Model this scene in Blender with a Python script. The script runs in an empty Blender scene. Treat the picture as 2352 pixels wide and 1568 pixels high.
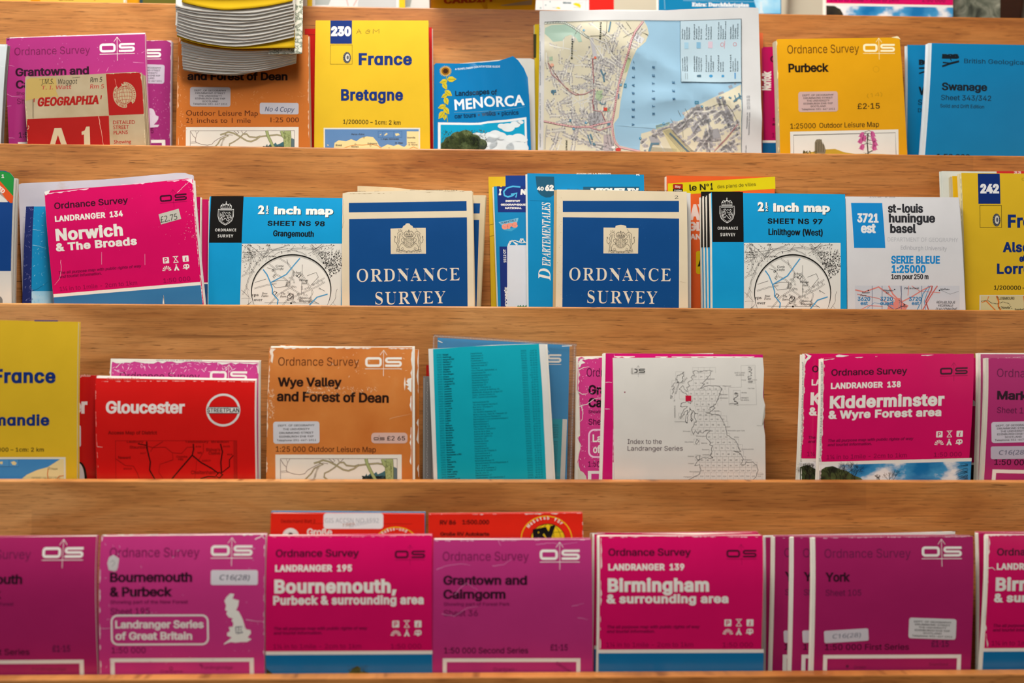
import bpy, bmesh, math, os, random
import numpy as np
from mathutils import Vector, Matrix
from mathutils.geometry import delaunay_2d_cdt, tessellate_polygon

rnd = random.Random(7)
sc = bpy.context.scene
COL = sc.collection

# ------------------------------------------------------------------ camera
F, CX, CY = 2352 * 40.0 / 36.0, 1176.0, 784.0     # 40 mm lens on a 36 mm sensor, 2352x1568
PSI, RHO, TILT = 0.0393, 0.0058, math.radians(15.0)
CAM = Vector((0.0, 0.0, 1.45))
# rack frame: x = along the rack, y = into the rack, z = up along the sloping panels
RX = Matrix.Rotation(-TILT, 4, 'X')
RACK = Matrix.Translation(CAM) @ RX
_r0 = Vector((math.cos(PSI), -math.sin(PSI), 0))
_u0 = Vector((0, 0, 1))
FW = Vector((math.sin(PSI), math.cos(PSI), 0))
RI = _r0 * math.cos(RHO) + _u0 * math.sin(RHO)
UP = _u0 * math.cos(RHO) - _r0 * math.sin(RHO)


def ray(px, py):
    return FW + RI * ((px - CX) / F) - UP * ((py - CY) / F)


def at(px, py, w):
    """Point of the plane y = w (rack frame) seen at a photo pixel -> (x, z)."""
    d = ray(px, py)
    t = w / d.y
    return d.x * t, d.z * t


cam_d = bpy.data.cameras.new('camera')
cam = bpy.data.objects.new('camera', cam_d)
COL.objects.link(cam)
cam_d.lens, cam_d.sensor_width, cam_d.clip_start, cam_d.clip_end = 40.0, 36.0, 0.05, 50
R3 = RX.to_3x3()
M = Matrix.Identity(4)
for i, a in enumerate((R3 @ RI, R3 @ UP, R3 @ -FW)):
    for j in range(3):
        M[j][i] = a[j]
M.translation = CAM
cam.matrix_world = M
cam_d.dof.use_dof = True
cam_d.dof.focus_distance = 1.035
cam_d.dof.aperture_fstop = 2.3
sc.camera = cam

# ------------------------------------------------------------------ light
sc.view_settings.view_transform = 'Standard'
sc.view_settings.look = 'None'
sc.view_settings.gamma = 1.0
sc.view_settings.use_curve_mapping = False
sc.view_settings.exposure = -0.45
wd = bpy.data.worlds.new('world')
sc.world = wd
wd.use_nodes = True
wd.node_tree.nodes['Background'].inputs[0].default_value = (1.0, 0.95, 0.88, 1)
wd.node_tree.nodes['Background'].inputs[1].default_value = 0.06


def area(name, loc, aim, sx, sy, power, colr):
    l = bpy.data.lights.new(name, 'AREA')
    l.shape, l.size, l.size_y, l.energy, l.color = 'RECTANGLE', sx, sy, power, colr
    o = bpy.data.objects.new(name, l)
    COL.objects.link(o)
    o.location = loc
    o.rotation_euler = (Vector(aim) - Vector(loc)).to_track_quat('-Z', 'Y').to_euler()
    return o


area('ceiling_light', (-0.16, 0.90, 2.32), (0, 0.98, 1.25), 1.15, 0.24, 44, (1, 0.94, 0.85))
area('fill_light_left', (-2.5, -1.1, 2.7), (0, 1.0, 1.4), 1.0, 1.0, 21, (0.96, 0.98, 1.0))  # unseen fill added on the left, for the hanging leaves and glossy covers
area('fill_light_right', (2.3, -1.3, 2.3), (0, 1.0, 1.3), 0.9, 0.9, 10, (1, 0.96, 0.9))  # weaker unseen fill added on the right to balance the left one

# ------------------------------------------------------------------ materials
MATS = {}


def lin(c):
    c = c.lstrip('#')
    v = [int(c[i:i + 2], 16) / 255 for i in (0, 2, 4)]
    return tuple(x / 12.92 if x <= .04045 else ((x + .055) / 1.055) ** 2.4 for x in v) + (1,)


ROUGH = {'gloss': .24, 'satin': .38, 'matte': .62, 'paper': .8}


def mat(c, kind='satin'):
    """A printed or plain paper colour: slight mottling, gloss by kind. Names registered beforehand pass through."""
    if c in MATS:
        return MATS[c]
    key = c + kind
    if key in MATS:
        return MATS[key]
    m = bpy.data.materials.new('print_' + c.lstrip('#') + '_' + kind)
    m.use_nodes = True
    nt = m.node_tree
    b = nt.nodes['Principled BSDF']
    b.inputs['Roughness'].default_value = ROUGH[kind]
    b.inputs['Specular IOR Level'].default_value = {'gloss': .42, 'satin': .22, 'matte': .12, 'paper': .1}[kind]
    tx = nt.nodes.new('ShaderNodeTexCoord')
    no = nt.nodes.new('ShaderNodeTexNoise')
    no.inputs['Scale'].default_value = 45
    no.inputs['Detail'].default_value = 5
    nt.links.new(tx.outputs['Object'], no.inputs['Vector'])
    mx = nt.nodes.new('ShaderNodeMix')
    mx.data_type = 'RGBA'
    a = lin(c)
    mx.inputs[6].default_value = tuple(x * .93 for x in a[:3]) + (1,)
    mx.inputs[7].default_value = tuple(min(1, x * 1.06 + .002) for x in a[:3]) + (1,)
    nt.links.new(no.outputs[0], mx.inputs[0])
    nt.links.new(mx.outputs[2], b.inputs['Base Color'])
    if kind != 'paper':
        bp = nt.nodes.new('ShaderNodeBump')
        bp.inputs['Strength'].default_value = .12
        bp.inputs['Distance'].default_value = .0015
        n2 = nt.nodes.new('ShaderNodeTexNoise')
        n2.inputs['Scale'].default_value = 28
        nt.links.new(tx.outputs['Object'], n2.inputs['Vector'])
        nt.links.new(n2.outputs[0], bp.inputs['Height'])
        nt.links.new(bp.outputs[0], b.inputs['Normal'])
    MATS[key] = m
    return m


def ramp_mat(name, stops, scale, detail=4, rough=.35, stretch=(1, 1, 1), distort=0.0, thr=None):
    """Registered procedural picture material: noise through a colour ramp (cloud photo, rock photo ...)."""
    m = bpy.data.materials.new(name)
    m.use_nodes = True
    nt = m.node_tree
    b = nt.nodes['Principled BSDF']
    b.inputs['Roughness'].default_value = rough
    tx = nt.nodes.new('ShaderNodeTexCoord')
    mp_ = nt.nodes.new('ShaderNodeMapping')
    mp_.inputs['Scale'].default_value = stretch
    no = nt.nodes.new('ShaderNodeTexNoise')
    no.inputs['Scale'].default_value = scale
    no.inputs['Detail'].default_value = detail
    no.inputs['Distortion'].default_value = distort
    cr = nt.nodes.new('ShaderNodeValToRGB')
    e = cr.color_ramp.elements
    while len(e) < len(stops):
        e.new(.5)
    for x, (p, c) in zip(e, stops):
        x.position = p
        x.color = lin(c)
    nt.links.new(tx.outputs['Object'], mp_.inputs[0])
    nt.links.new(mp_.outputs[0], no.inputs['Vector'])
    nt.links.new(no.outputs[0], cr.inputs[0])
    nt.links.new(cr.outputs[0], b.inputs['Base Color'])
    MATS[name] = m
    return m


def wood_mat(name, base=('#8a4c1c', '#b87434', '#cc8c4a'), seed=0.0):
    m = bpy.data.materials.new(name)
    m.use_nodes = True
    nt = m.node_tree
    N, L = nt.nodes.new, nt.links.new
    b = nt.nodes['Principled BSDF']
    b.inputs['Roughness'].default_value = .42
    b.inputs['Specular IOR Level'].default_value = .35
    tx = N('ShaderNodeTexCoord')
    mpg = N('ShaderNodeMapping')
    mpg.inputs['Location'].default_value = (seed, seed * .37, seed * .61)
    L(tx.outputs['Object'], mpg.inputs[0])

    def noise(sx, sz, scale, det, dist=0.0, rough=.55):
        mp2 = N('ShaderNodeMapping')
        mp2.inputs['Scale'].default_value = (sx, 1, sz)
        L(mpg.outputs[0], mp2.inputs[0])
        n = N('ShaderNodeTexNoise')
        n.inputs['Scale'].default_value = scale
        n.inputs['Detail'].default_value = det
        n.inputs['Distortion'].default_value = dist
        n.inputs['Roughness'].default_value = rough
        L(mp2.outputs[0], n.inputs['Vector'])
        return n.outputs[0]

    def ramp(src, stops):
        r = N('ShaderNodeValToRGB')
        e = r.color_ramp.elements
        while len(e) < len(stops):
            e.new(.5)
        for x, (p, c) in zip(e, stops):
            x.position = p
            x.color = lin(c) if isinstance(c, str) else (c, c, c, 1)
        L(src, r.inputs[0])
        return r.outputs[0]

    def mix(a, c, f, mode='MULTIPLY'):
        x = N('ShaderNodeMix')
        x.data_type = 'RGBA'
        x.blend_type = mode
        if isinstance(f, float):
            x.inputs[0].default_value = f
        else:
            L(f, x.inputs[0])
        L(a, x.inputs[6])
        if isinstance(c, str):
            x.inputs[7].default_value = lin(c)
        else:
            L(c, x.inputs[7])
        return x.outputs[2]
    figure = noise(2.2, 9, 2.6, 4, .8)
    col_ = ramp(figure, [(.28, base[0]), (.5, base[1]), (.74, base[2])])
    fine = noise(6, 190, 3.0, 7, .3, .75)
    col_ = mix(col_, ramp(fine, [(.3, .55), (.52, 1.0), (.75, 1.2)]), .9)
    pores = noise(14, 300, 3.4, 2, .5)
    col_ = mix(col_, '#4a2408', ramp(pores, [(.60, 0.0), (.70, .62)]), 'MIX')
    streak = noise(2.6, 75, 2.4, 3, .5)
    col_ = mix(col_, '#562a0a', ramp(streak, [(.66, 0.0), (.74, .45)]), 'MIX')
    # staves glued edge to edge, each a little different in tone
    br = N('ShaderNodeTexBrick')
    br.offset = .37
    br.inputs['Scale'].default_value = 1.0
    br.inputs['Brick Width'].default_value = .43
    br.inputs['Row Height'].default_value = .068
    br.inputs['Mortar Size'].default_value = 0
    br.inputs['Color1'].default_value = (.84, .80, .78, 1)
    br.inputs['Color2'].default_value = (1.12, 1.08, 1.02, 1)
    sw = N('ShaderNodeSeparateXYZ')
    cb = N('ShaderNodeCombineXYZ')
    L(mpg.outputs[0], sw.inputs[0])
    L(sw.outputs[0], cb.inputs[0])
    L(sw.outputs[2], cb.inputs[1])
    L(cb.outputs[0], br.inputs['Vector'])
    col_ = mix(col_, br.outputs[0], .75)
    # the boards run from tan on the left to a redder brown on the right
    mr = N('ShaderNodeMapRange')
    mr.inputs['From Min'].default_value = -.35
    mr.inputs['From Max'].default_value = .6
    sx = N('ShaderNodeSeparateXYZ')
    L(tx.outputs['Object'], sx.inputs[0])
    L(sx.outputs[0], mr.inputs['Value'])
    tone = N('ShaderNodeMix')
    tone.data_type = 'RGBA'
    tone.inputs[6].default_value = (1.14, 1.16, 1.22, 1)
    tone.inputs[7].default_value = (.97, .83, .68, 1)
    L(mr.outputs[0], tone.inputs[0])
    col_ = mix(col_, tone.outputs[2], 1.0)
    L(col_, b.inputs['Base Color'])
    bp = N('ShaderNodeBump')
    bp.inputs['Strength'].default_value = .18
    bp.inputs['Distance'].default_value = .0006
    L(fine, bp.inputs['Height'])
    L(bp.outputs[0], b.inputs['Normal'])
    MATS[name] = m
    return m


def plain(name, c, rough=.7, spec=.3, noise=.06, scale=20):
    m = bpy.data.materials.new(name)
    m.use_nodes = True
    nt = m.node_tree
    b = nt.nodes['Principled BSDF']
    b.inputs['Roughness'].default_value = rough
    b.inputs['Specular IOR Level'].default_value = spec
    no = nt.nodes.new('ShaderNodeTexNoise')
    no.inputs['Scale'].default_value = scale
    tx = nt.nodes.new('ShaderNodeTexCoord')
    nt.links.new(tx.outputs['Object'], no.inputs['Vector'])
    mx = nt.nodes.new('ShaderNodeMix')
    mx.data_type = 'RGBA'
    a = lin(c)
    mx.inputs[6].default_value = tuple(x * (1 - noise) for x in a[:3]) + (1,)
    mx.inputs[7].default_value = tuple(min(1, x * (1 + noise)) for x in a[:3]) + (1,)
    nt.links.new(no.outputs[0], mx.inputs[0])
    nt.links.new(mx.outputs[2], b.inputs['Base Color'])
    MATS[name] = m
    return m


def film_mat(name, tint, gloss=.22, alpha=.08):
    """Clear plastic film: mostly transparent, a glossy coat over it."""
    m = bpy.data.materials.new(name)
    m.use_nodes = True
    nt = m.node_tree
    nt.nodes.clear()
    N, L = nt.nodes.new, nt.links.new
    out, tr, gl, di, m1, m2, lw = (N('ShaderNodeOutputMaterial'), N('ShaderNodeBsdfTransparent'), N('ShaderNodeBsdfGlossy'),
                                   N('ShaderNodeBsdfDiffuse'), N('ShaderNodeMixShader'), N('ShaderNodeMixShader'), N('ShaderNodeLayerWeight'))
    tr.inputs[0].default_value = lin(tint)
    gl.inputs['Roughness'].default_value = gloss
    di.inputs[0].default_value = (.8, .8, .8, 1)
    lw.inputs[0].default_value = .12
    m1.inputs[0].default_value = alpha
    tx, no, bp = N('ShaderNodeTexCoord'), N('ShaderNodeTexNoise'), N('ShaderNodeBump')
    no.inputs['Scale'].default_value = 60
    bp.inputs['Strength'].default_value = .35
    bp.inputs['Distance'].default_value = .002
    L(tx.outputs['Object'], no.inputs['Vector'])
    L(no.outputs[0], bp.inputs['Height'])
    L(bp.outputs[0], gl.inputs['Normal'])
    L(tr.outputs[0], m1.inputs[1])
    L(di.outputs[0], m1.inputs[2])
    m2.inputs[0].default_value = .05
    L(m1.outputs[0], m2.inputs[1])
    L(gl.outputs[0], m2.inputs[2])
    L(m2.outputs[0], out.inputs[0])
    MATS[name] = m
    return m


# ------------------------------------------------------------------ object helpers
def tag(o, label=None, cat=None, group=None, kind=None):
    for k, v in (('label', label), ('category', cat), ('group', group), ('kind', kind)):
        if v:
            o[k] = v
    return o


def empty(name, mw):
    o = bpy.data.objects.new(name, None)
    o.empty_display_size = .02
    COL.objects.link(o)
    o.matrix_world = mw
    return o


def mesh_obj(name, verts, faces, mats, mi=None, parent=None, mw=None, smooth=False):
    me = bpy.data.meshes.new(name)
    me.from_pydata([tuple(v) for v in verts], [], faces)
    for m in mats:
        me.materials.append(m)
    if mi is not None:
        me.polygons.foreach_set('material_index', mi)
    if smooth:
        me.polygons.foreach_set('use_smooth', [True] * len(me.polygons))
    o = bpy.data.objects.new(name, me)
    COL.objects.link(o)
    if parent:
        o.parent = parent
    elif mw is not None:
        o.matrix_world = mw
    return o


def box_data(x0, x1, y0, y1, z0, z1):
    v = [(x, y, z) for z in (z0, z1) for y in (y0, y1) for x in (x0, x1)]
    f = [(0, 2, 3, 1), (4, 5, 7, 6), (0, 1, 5, 4), (2, 6, 7, 3), (0, 4, 6, 2), (1, 3, 7, 5)]
    return v, f


def box(name, x0, x1, y0, y1, z0, z1, m, parent=None, mw=None, bevel=0):
    bm = bmesh.new()
    v, f = box_data(x0, x1, y0, y1, z0, z1)
    vs = [bm.verts.new(p) for p in v]
    for q in f:
        bm.faces.new([vs[i] for i in q])
    if bevel:
        bmesh.ops.bevel(bm, geom=bm.edges[:], offset=bevel, segments=2, affect='EDGES', profile=.5)
    me = bpy.data.meshes.new(name)
    bm.to_mesh(me)
    bm.free()
    me.materials.append(m)
    o = bpy.data.objects.new(name, me)
    COL.objects.link(o)
    if parent:
        o.parent = parent
    elif mw is not None:
        o.matrix_world = mw
    return o


# ------------------------------------------------------------------ lettering
FDIR = os.path.join(bpy.utils.resource_path('LOCAL'), 'datafiles', 'fonts')
FONTS = {}
for _k, _f in (('sans', 'Inter.woff2'), ('math', 'NotoSansMath-Regular.woff2'), ('pen', 'NotoSansHebrew-Regular.woff2')):
    try:
        FONTS[_k] = bpy.data.fonts.load(os.path.join(FDIR, _f))
    except Exception:
        pass
FONTS['gill'] = bpy.data.fonts.load('<builtin>')
tcu = bpy.data.curves.new('lettering', 'FONT')
tob = bpy.data.objects.new('lettering', tcu)
COL.objects.link(tob)


def mathmap(s, up, lo, dg=None):
    r = ''
    for ch in s:
        if 'A' <= ch <= 'Z':
            r += chr(up + ord(ch) - 65)
        elif 'a' <= ch <= 'z':
            r += '\u210e' if (lo == 0x1d44e and ch == 'h') else chr(lo + ord(ch) - 97)
        elif dg and '0' <= ch <= '9':
            r += chr(dg + ord(ch) - 48)
        else:
            r += ch
    return r


def contours(s, f, sp, res):
    tcu.body = s
    tcu.font = FONTS.get(f, FONTS['gill'])
    tcu.space_character = sp
    bpy.context.view_layer.update()
    cu = tob.to_curve(bpy.context.evaluated_depsgraph_get())
    out = []
    for s_ in cu.splines:
        pts = []
        bp = s_.bezier_points
        n = len(bp)
        for i in range(n):
            a, b = bp[i], bp[(i + 1) % n]
            p0, p1, p2, p3 = a.co, a.handle_right, b.handle_left, b.co
            dev = (p1 - (p0 * 2 + p3) / 3).length + (p2 - (p0 + p3 * 2) / 3).length
            k = 1 if dev < 1e-4 else res
            for j in range(k):
                t = j / k
                m = 1 - t
                q = p0 * m ** 3 + p1 * 3 * m * m * t + p2 * 3 * m * t * t + p3 * t ** 3
                if not pts or abs(q.x - pts[-1][0]) + abs(q.y - pts[-1][1]) > 1e-5:
                    pts.append((q.x, q.y))
        if len(pts) > 2:
            out.append(pts)
    tob.to_curve_clear()
    return out


def parea(p):
    return sum(p[i - 1][0] * p[i][1] - p[i][0] * p[i - 1][1] for i in range(len(p))) / 2


def poffset(p, ox, oy):
    n = len(p)
    r = []
    for i in range(n):
        a, b, c = p[i - 1], p[i], p[(i + 1) % n]
        d1, d2 = (b[0] - a[0], b[1] - a[1]), (c[0] - b[0], c[1] - b[1])
        l1, l2 = max(1e-9, math.hypot(*d1)), max(1e-9, math.hypot(*d2))
        bx, by = d1[1] / l1 + d2[1] / l2, -d1[0] / l1 - d2[0] / l2
        k = 2 / max(.5, bx * bx + by * by)
        r.append((b[0] + bx * k * ox, b[1] + by * k * oy))
    return r


def nonzero(cs, s):
    vs, ed, A, B = [], [], [], []
    for p in cs:
        b = len(vs)
        n = len(p)
        vs += [Vector(q) for q in p]
        ed += [(b + i, b + (i + 1) % n) for i in range(n)]
        A += p
        B += p[1:] + p[:1]
    V, _, T, _, _, _ = delaunay_2d_cdt(vs, ed, [], 0, 1e-7)
    if not T:
        return np.zeros((0, 2)), np.zeros((0, 3), int)
    A, B, P, T = np.array(A), np.array(B), np.array([tuple(v) for v in V]), np.array([t[:3] for t in T])
    C = P[T].mean(1)
    ay, by, cy = A[None, :, 1], B[None, :, 1], C[:, None, 1]
    cr = (B[None, :, 0] - A[None, :, 0]) * (cy - ay) - (C[:, None, 0] - A[None, :, 0]) * (by - ay)
    w = ((ay <= cy) & (by > cy) & (cr > 0)).sum(1) - ((by <= cy) & (ay > cy) & (cr < 0)).sum(1)
    return P, T[(w * s > 0)]


TCACHE = {}


def letters(s, f='sans', ox=0.0, oy=0.0, sp=1.0, res=3):
    """Filled outlines of a string: (points, triangles), cap height about .7."""
    key = (s, f, ox, oy, sp, res)
    if key in TCACHE:
        return TCACHE[key]
    if f == 'serif':
        s2, f2 = mathmap(s, 0x1d400, 0x1d41a, 0x1d7ce), 'math'
    elif f == 'ital':
        s2, f2 = mathmap(s, 0x1d434, 0x1d44e), 'math'
    elif f == 'bital':
        s2, f2 = mathmap(s, 0x1d468, 0x1d482), 'math'
    elif f == 'noto':
        s2, f2 = mathmap(s, 0x1d5d4, 0x1d5ee, 0x1d7ec), 'math'
    else:
        s2, f2 = s, f
    cs = contours(s2, f2, sp, res)
    if not cs:
        TCACHE[key] = (np.zeros((0, 2)), np.zeros((0, 3), int))
        return TCACHE[key]
    sg = 1 if sum(parea(p) for p in cs) > 0 else -1
    # clusters of contours that overlap in x are one glyph each
    it = sorted(((min(q[0] for q in p), max(q[0] for q in p), p) for p in cs), key=lambda a: a[0])
    cl, end = [], -1e9
    for a, b, p in it:
        if a > end + 1e-4:
            cl.append([])
        cl[-1].append(p)
        end = max(end, b)
    PV, TV, n = [], [], 0
    for c in cl:
        if ox or oy:
            c = [poffset(p, ox * sg, oy * sg) for p in c]
        P, T = nonzero(c, sg)
        PV.append(P)
        TV.append(T + n)
        n += len(P)
    TCACHE[key] = (np.concatenate(PV), np.concatenate(TV))
    return TCACHE[key]


CAPH = {}


def cap_of(f):
    if f not in CAPH:
        CAPH[f] = float(letters('H', f)[0][:, 1].max())
    return CAPH[f]
# ------------------------------------------------------------------ the rack and the room
LIP_Y = (1542.5, 1100.0, 704.0, 343.5, 21.0)        # photo rows of the five lips, bottom one first
LIP_W = [.905 + .0531 * k for k in range(5)]
TH = .014                                           # panel thickness
POCKET = .105
LIP_V = [at(CX, LIP_Y[k], LIP_W[k] + (TH if k < 2 else 0))[1] for k in range(5)]
FLOOR_V = [v - POCKET for v in LIP_V]
HALF = .78
# photo rows are counted from the top in the photo: row(1) is the pocket behind LIP 3 ...
for i, (nm, base) in enumerate((('wood_a', ('#98602e', '#bb834a', '#c9965e')), ('wood_b', ('#92582a', '#b87c42', '#c68f56')),
                                ('wood_c', ('#955a2a', '#ba7e44', '#c89259')))):
    wood_mat(nm, base, seed=1.7 * i + .4)
plain('wall_paint', '#d9d2bd', .85)
plain('floor_vinyl', '#6b5c4c', .6)

rack = empty('display_rack', Matrix.Translation((0, 1.0, 0)))
tag(rack, 'tall orange-brown wooden display rack with five stepped pockets full of folded maps', 'display rack')
RI_ = rack.matrix_world.inverted() @ RACK


def rack_part(o):
    o.parent = rack
    o.matrix_parent_inverse = Matrix.Identity(4)
    o.matrix_basis = RI_
    return o


for k in range(5):
    bot = FLOOR_V[k - 1] if k else LIP_V[0] - .22
    rack_part(box('front_panel', -HALF, HALF, LIP_W[k], LIP_W[k] + TH, bot - .0, LIP_V[k],
                  MATS[('wood_b', 'wood_c', 'wood_a', 'wood_b', 'wood_c')[k]], bevel=.0012))
    y1 = LIP_W[k] + .0531 if k < 4 else LIP_W[4] + .060
    rack_part(box('pocket_floor', -HALF, HALF, LIP_W[k] + TH, y1, FLOOR_V[k] - .009, FLOOR_V[k], MATS['wood_b']))
rack_part(box('back_board', -HALF, HALF, LIP_W[4] + .060, LIP_W[4] + .070, FLOOR_V[4] - .01, LIP_V[4] - .03, MATS['wood_b']))
# sloping side panels that stand on the floor (outside the picture)
pts = [RACK @ Vector((0, LIP_W[0] - .01, LIP_V[0] - .22)), RACK @ Vector((0, LIP_W[0] - .01, LIP_V[0] + .03)),
       RACK @ Vector((0, LIP_W[4] - .01, LIP_V[4] + .03)), RACK @ Vector((0, LIP_W[4] + .07, LIP_V[4] + .03))]
prof = [(pts[0].y, 0.0)] + [(p.y, p.z) for p in pts] + [(pts[3].y + .02, 0.0)]
for s in (-1, 1):
    x0, x1 = (s * HALF, s * (HALF + .022)) if s > 0 else (s * (HALF + .022), s * HALF)
    n = len(prof)
    v = [(x0, y - 1.0, z) for y, z in prof] + [(x1, y - 1.0, z) for y, z in prof]
    f = [tuple(range(n)), tuple(range(2 * n - 1, n - 1, -1))] + [(i, i + n, (i + 1) % n + n, (i + 1) % n) for i in range(n)]
    mesh_obj('side_panel', v, f, [MATS['wood_b']], parent=rack)

WALL_Y = 1.46
tag(box('floor', -3, 3, -3, 1.6, -.02, 0, MATS['floor_vinyl']), kind='structure')
tag(box('wall_back', -3, 3, WALL_Y, WALL_Y + .1, 0, 3.2, MATS['wall_paint']), kind='structure')


# ------------------------------------------------------------------ printed things
EPS = .000018


def ROWK(r):
    return 4 - r                                    # photo row 0 (top) ... 4 (bottom) -> lip index


class Item:
    """One thing standing in a pocket: a front cover drawn in photo pixels on its own sloping plane, paper behind it, a back cover."""

    def __init__(self, name, label, cat, row, d, quad, col, kind='satin', thick=6.0, edge='#e6e2d8', n=5, bulge=2.5,
                 group=None, top=(), right=(), left=(), lx=-.6, rx=-.6, ty=-.8, back=None, parts=('front_cover', 'folded_sheets', 'back_cover'),
                 warp=None, height=None, floor=None, front_th=.4):
        self.name, self.label, self.cat, self.group = name, label, cat, group
        k = ROWK(row)
        self.W = LIP_W[k] + d / 1000
        self.v0 = FLOOR_V[k] if floor is None else floor
        self.vlip = LIP_V[k]
        self.kind, self.col, self.thick, self.edge, self.n = kind, col, thick / 1000, edge, n
        self.bulge, self.warp, self.parts = bulge / 1000, warp, parts
        self.lx, self.rx, self.ty, self.back = lx / 1000, rx / 1000, ty / 1000, back or col
        self.fth = front_th / 1000
        self.Z = None
        self.wc = {}
        P = [np.array(at(x, y, self.W)) for x, y in quad]
        eL, eR = P[3] - P[0], P[2] - P[1]
        eL, eR = eL / np.linalg.norm(eL), eR / np.linalg.norm(eR)
        z = self.v0 + .0004
        if height:
            l = height / 1000
            BL, BR = P[0] + eL * l, P[1] + eR * l
        else:
            l = min((P[0][1] - z) / -eL[1], (P[1][1] - z) / -eR[1])
            BL, BR = P[0] + eL * l, P[1] + eR * l
        self.Q = [P[0], P[1], BR, BL]
        self.outline = [P[0]] + [np.array(at(x, y, self.W)) for x, y in top] + [P[1]] + \
                       [np.array(at(x, y, self.W)) for x, y in right] + [BR, BL] + [np.array(at(x, y, self.W)) for x, y in left]
        self.u0 = (BL[0] + BR[0]) / 2
        self.vtop = max(p[1] for p in self.outline)
        self.prims = {parts[0]: []}
        self.names = {}
        self.cur = parts[0]
        self.base = 0

    # --- coordinate frames
    def zf(self, ox, oy, f):
        self.Z = lambda x, y: (ox + x / f, oy + y / f)
        return self

    def tf(self, src, dst):
        """Affine frame that sends three design points to three photo pixels."""
        A = np.array([[x, y, 1] for x, y in src])
        Mx = np.linalg.solve(A, np.array(dst))
        self.Z = lambda x, y: tuple(np.array([x, y, 1]) @ Mx)
        return self

    def uv(self, x, y):
        if self.Z:
            x, y = self.Z(x, y)
        return at(x, y, self.W)

    # --- drawing
    def part(self, name=None, label=None, base=3):
        """Start a part of its own (a sticker); None goes back to the cover."""
        if name is None:
            self.cur, self.base = self.parts[0], 0
            return self
        key = name
        i = 1
        while key in self.prims:
            key = name + '#%d' % i
            i += 1
        self.prims[key] = []
        self.names[key] = label
        self.cur, self.base = key, base
        return self

    def tris(self, P, T, c, L):
        """P: points in frame units, T: triangles."""
        if len(T):
            self.prims[self.cur].append(([self.uv(x, y) for x, y in P], [tuple(int(i) for i in t) for t in T], c, L + self.base, False))

    def poly(self, pts, c, L=1, skirt=False):
        P = [self.uv(x, y) for x, y in pts]
        T = tessellate_polygon([[Vector((x, y, 0)) for x, y in P]])
        self.prims[self.cur].append((P, [tuple(t) for t in T], c, L + self.base, skirt))

    def rect(self, x0, y0, x1, y1, c, L=1, skirt=False):
        self.poly([(x0, y0), (x1, y0), (x1, y1), (x0, y1)], c, L, skirt)

    def frame(self, x0, y0, x1, y1, t, c, L=1):
        for a in ((x0, y0, x1, y0 + t), (x0, y1 - t, x1, y1), (x0, y0 + t, x0 + t, y1 - t), (x1 - t, y0 + t, x1, y1 - t)):
            self.rect(*a, c, L)

    def rr(self, x0, y0, x1, y1, r, c, L=1, skirt=False, ang=0.0, seg=5):
        cx, cy = (x0 + x1) / 2, (y0 + y1) / 2
        pts = []
        for (ax, ay, a0) in ((x1 - r, y0 + r, -90), (x1 - r, y1 - r, 0), (x0 + r, y1 - r, 90), (x0 + r, y0 + r, 180)):
            for i in range(seg + 1):
                a = math.radians(a0 + 90 * i / seg)
                pts.append((ax + r * math.cos(a), ay + r * math.sin(a)))
        if ang:
            s, c_ = math.sin(math.radians(ang)), math.cos(math.radians(ang))
            pts = [(cx + (x - cx) * c_ - (y - cy) * s, cy + (x - cx) * s + (y - cy) * c_) for x, y in pts]
        self.poly(pts, c, L, skirt)
        return pts

    def ell(self, cx, cy, rx, ry, c, L=1, a0=0, a1=360, n=40):
        self.poly([(cx + rx * math.cos(math.radians(a0 + (a1 - a0) * i / n)), cy + ry * math.sin(math.radians(a0 + (a1 - a0) * i / n)))
                   for i in range(n + (0 if a1 - a0 == 360 else 1))], c, L)

    def ring(self, cx, cy, rx, ry, t, c, L=1, a0=0, a1=360, n=40):
        self.line([(cx + rx * math.cos(math.radians(a0 + (a1 - a0) * i / n)), cy + ry * math.sin(math.radians(a0 + (a1 - a0) * i / n)))
                   for i in range(n + 1)], t, c, L)

    def line(self, pts, w, c, L=2, w1=None):
        """A stroke of width w (to w1 at its end)."""
        n = len(pts)
        A, B = [], []
        for i in range(n):
            a, b = pts[max(0, i - 1)], pts[min(n - 1, i + 1)]
            if i == 0 and n > 2 and pts[0] == pts[-1]:
                a = pts[-2]
            if i == n - 1 and n > 2 and pts[0] == pts[-1]:
                b = pts[1]
            dx, dy = b[0] - a[0], b[1] - a[1]
            l = math.hypot(dx, dy) or 1
            h = (w if w1 is None else w + (w1 - w) * i / max(1, n - 1)) / 2
            k = 1.0
            if 0 < i < n - 1:
                d1 = (pts[i][0] - pts[i - 1][0], pts[i][1] - pts[i - 1][1])
                l1 = math.hypot(*d1) or 1
                k = 1 / max(.6, (d1[0] * dx + d1[1] * dy) / (l1 * l))
            nx, ny = -dy / l * h * k, dx / l * h * k
            A.append((pts[i][0] + nx, pts[i][1] + ny))
            B.append((pts[i][0] - nx, pts[i][1] - ny))
        T = []
        for i in range(n - 1):
            T += [(i, i + 1, n + i + 1), (i, n + i + 1, n + i)]
        self.tris(A + B, T, c, L)

    def lines(self, segs, w, c, L=2):
        P, T = [], []
        for x0, y0, x1, y1 in segs:
            dx, dy = x1 - x0, y1 - y0
            l = math.hypot(dx, dy) or 1
            nx, ny = -dy / l * w / 2, dx / l * w / 2
            b = len(P)
            P += [(x0 + nx, y0 + ny), (x1 + nx, y1 + ny), (x1 - nx, y1 - ny), (x0 - nx, y0 - ny)]
            T += [(b, b + 1, b + 2), (b, b + 2, b + 3)]
        self.tris(P, T, c, L)

    def quads(self, qs, c, L=2):
        P, T = [], []
        for q in qs:
            b = len(P)
            P += q
            T += [(b, b + i, b + i + 1) for i in range(1, len(q) - 1)]
        self.tris(P, T, c, L)

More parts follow.
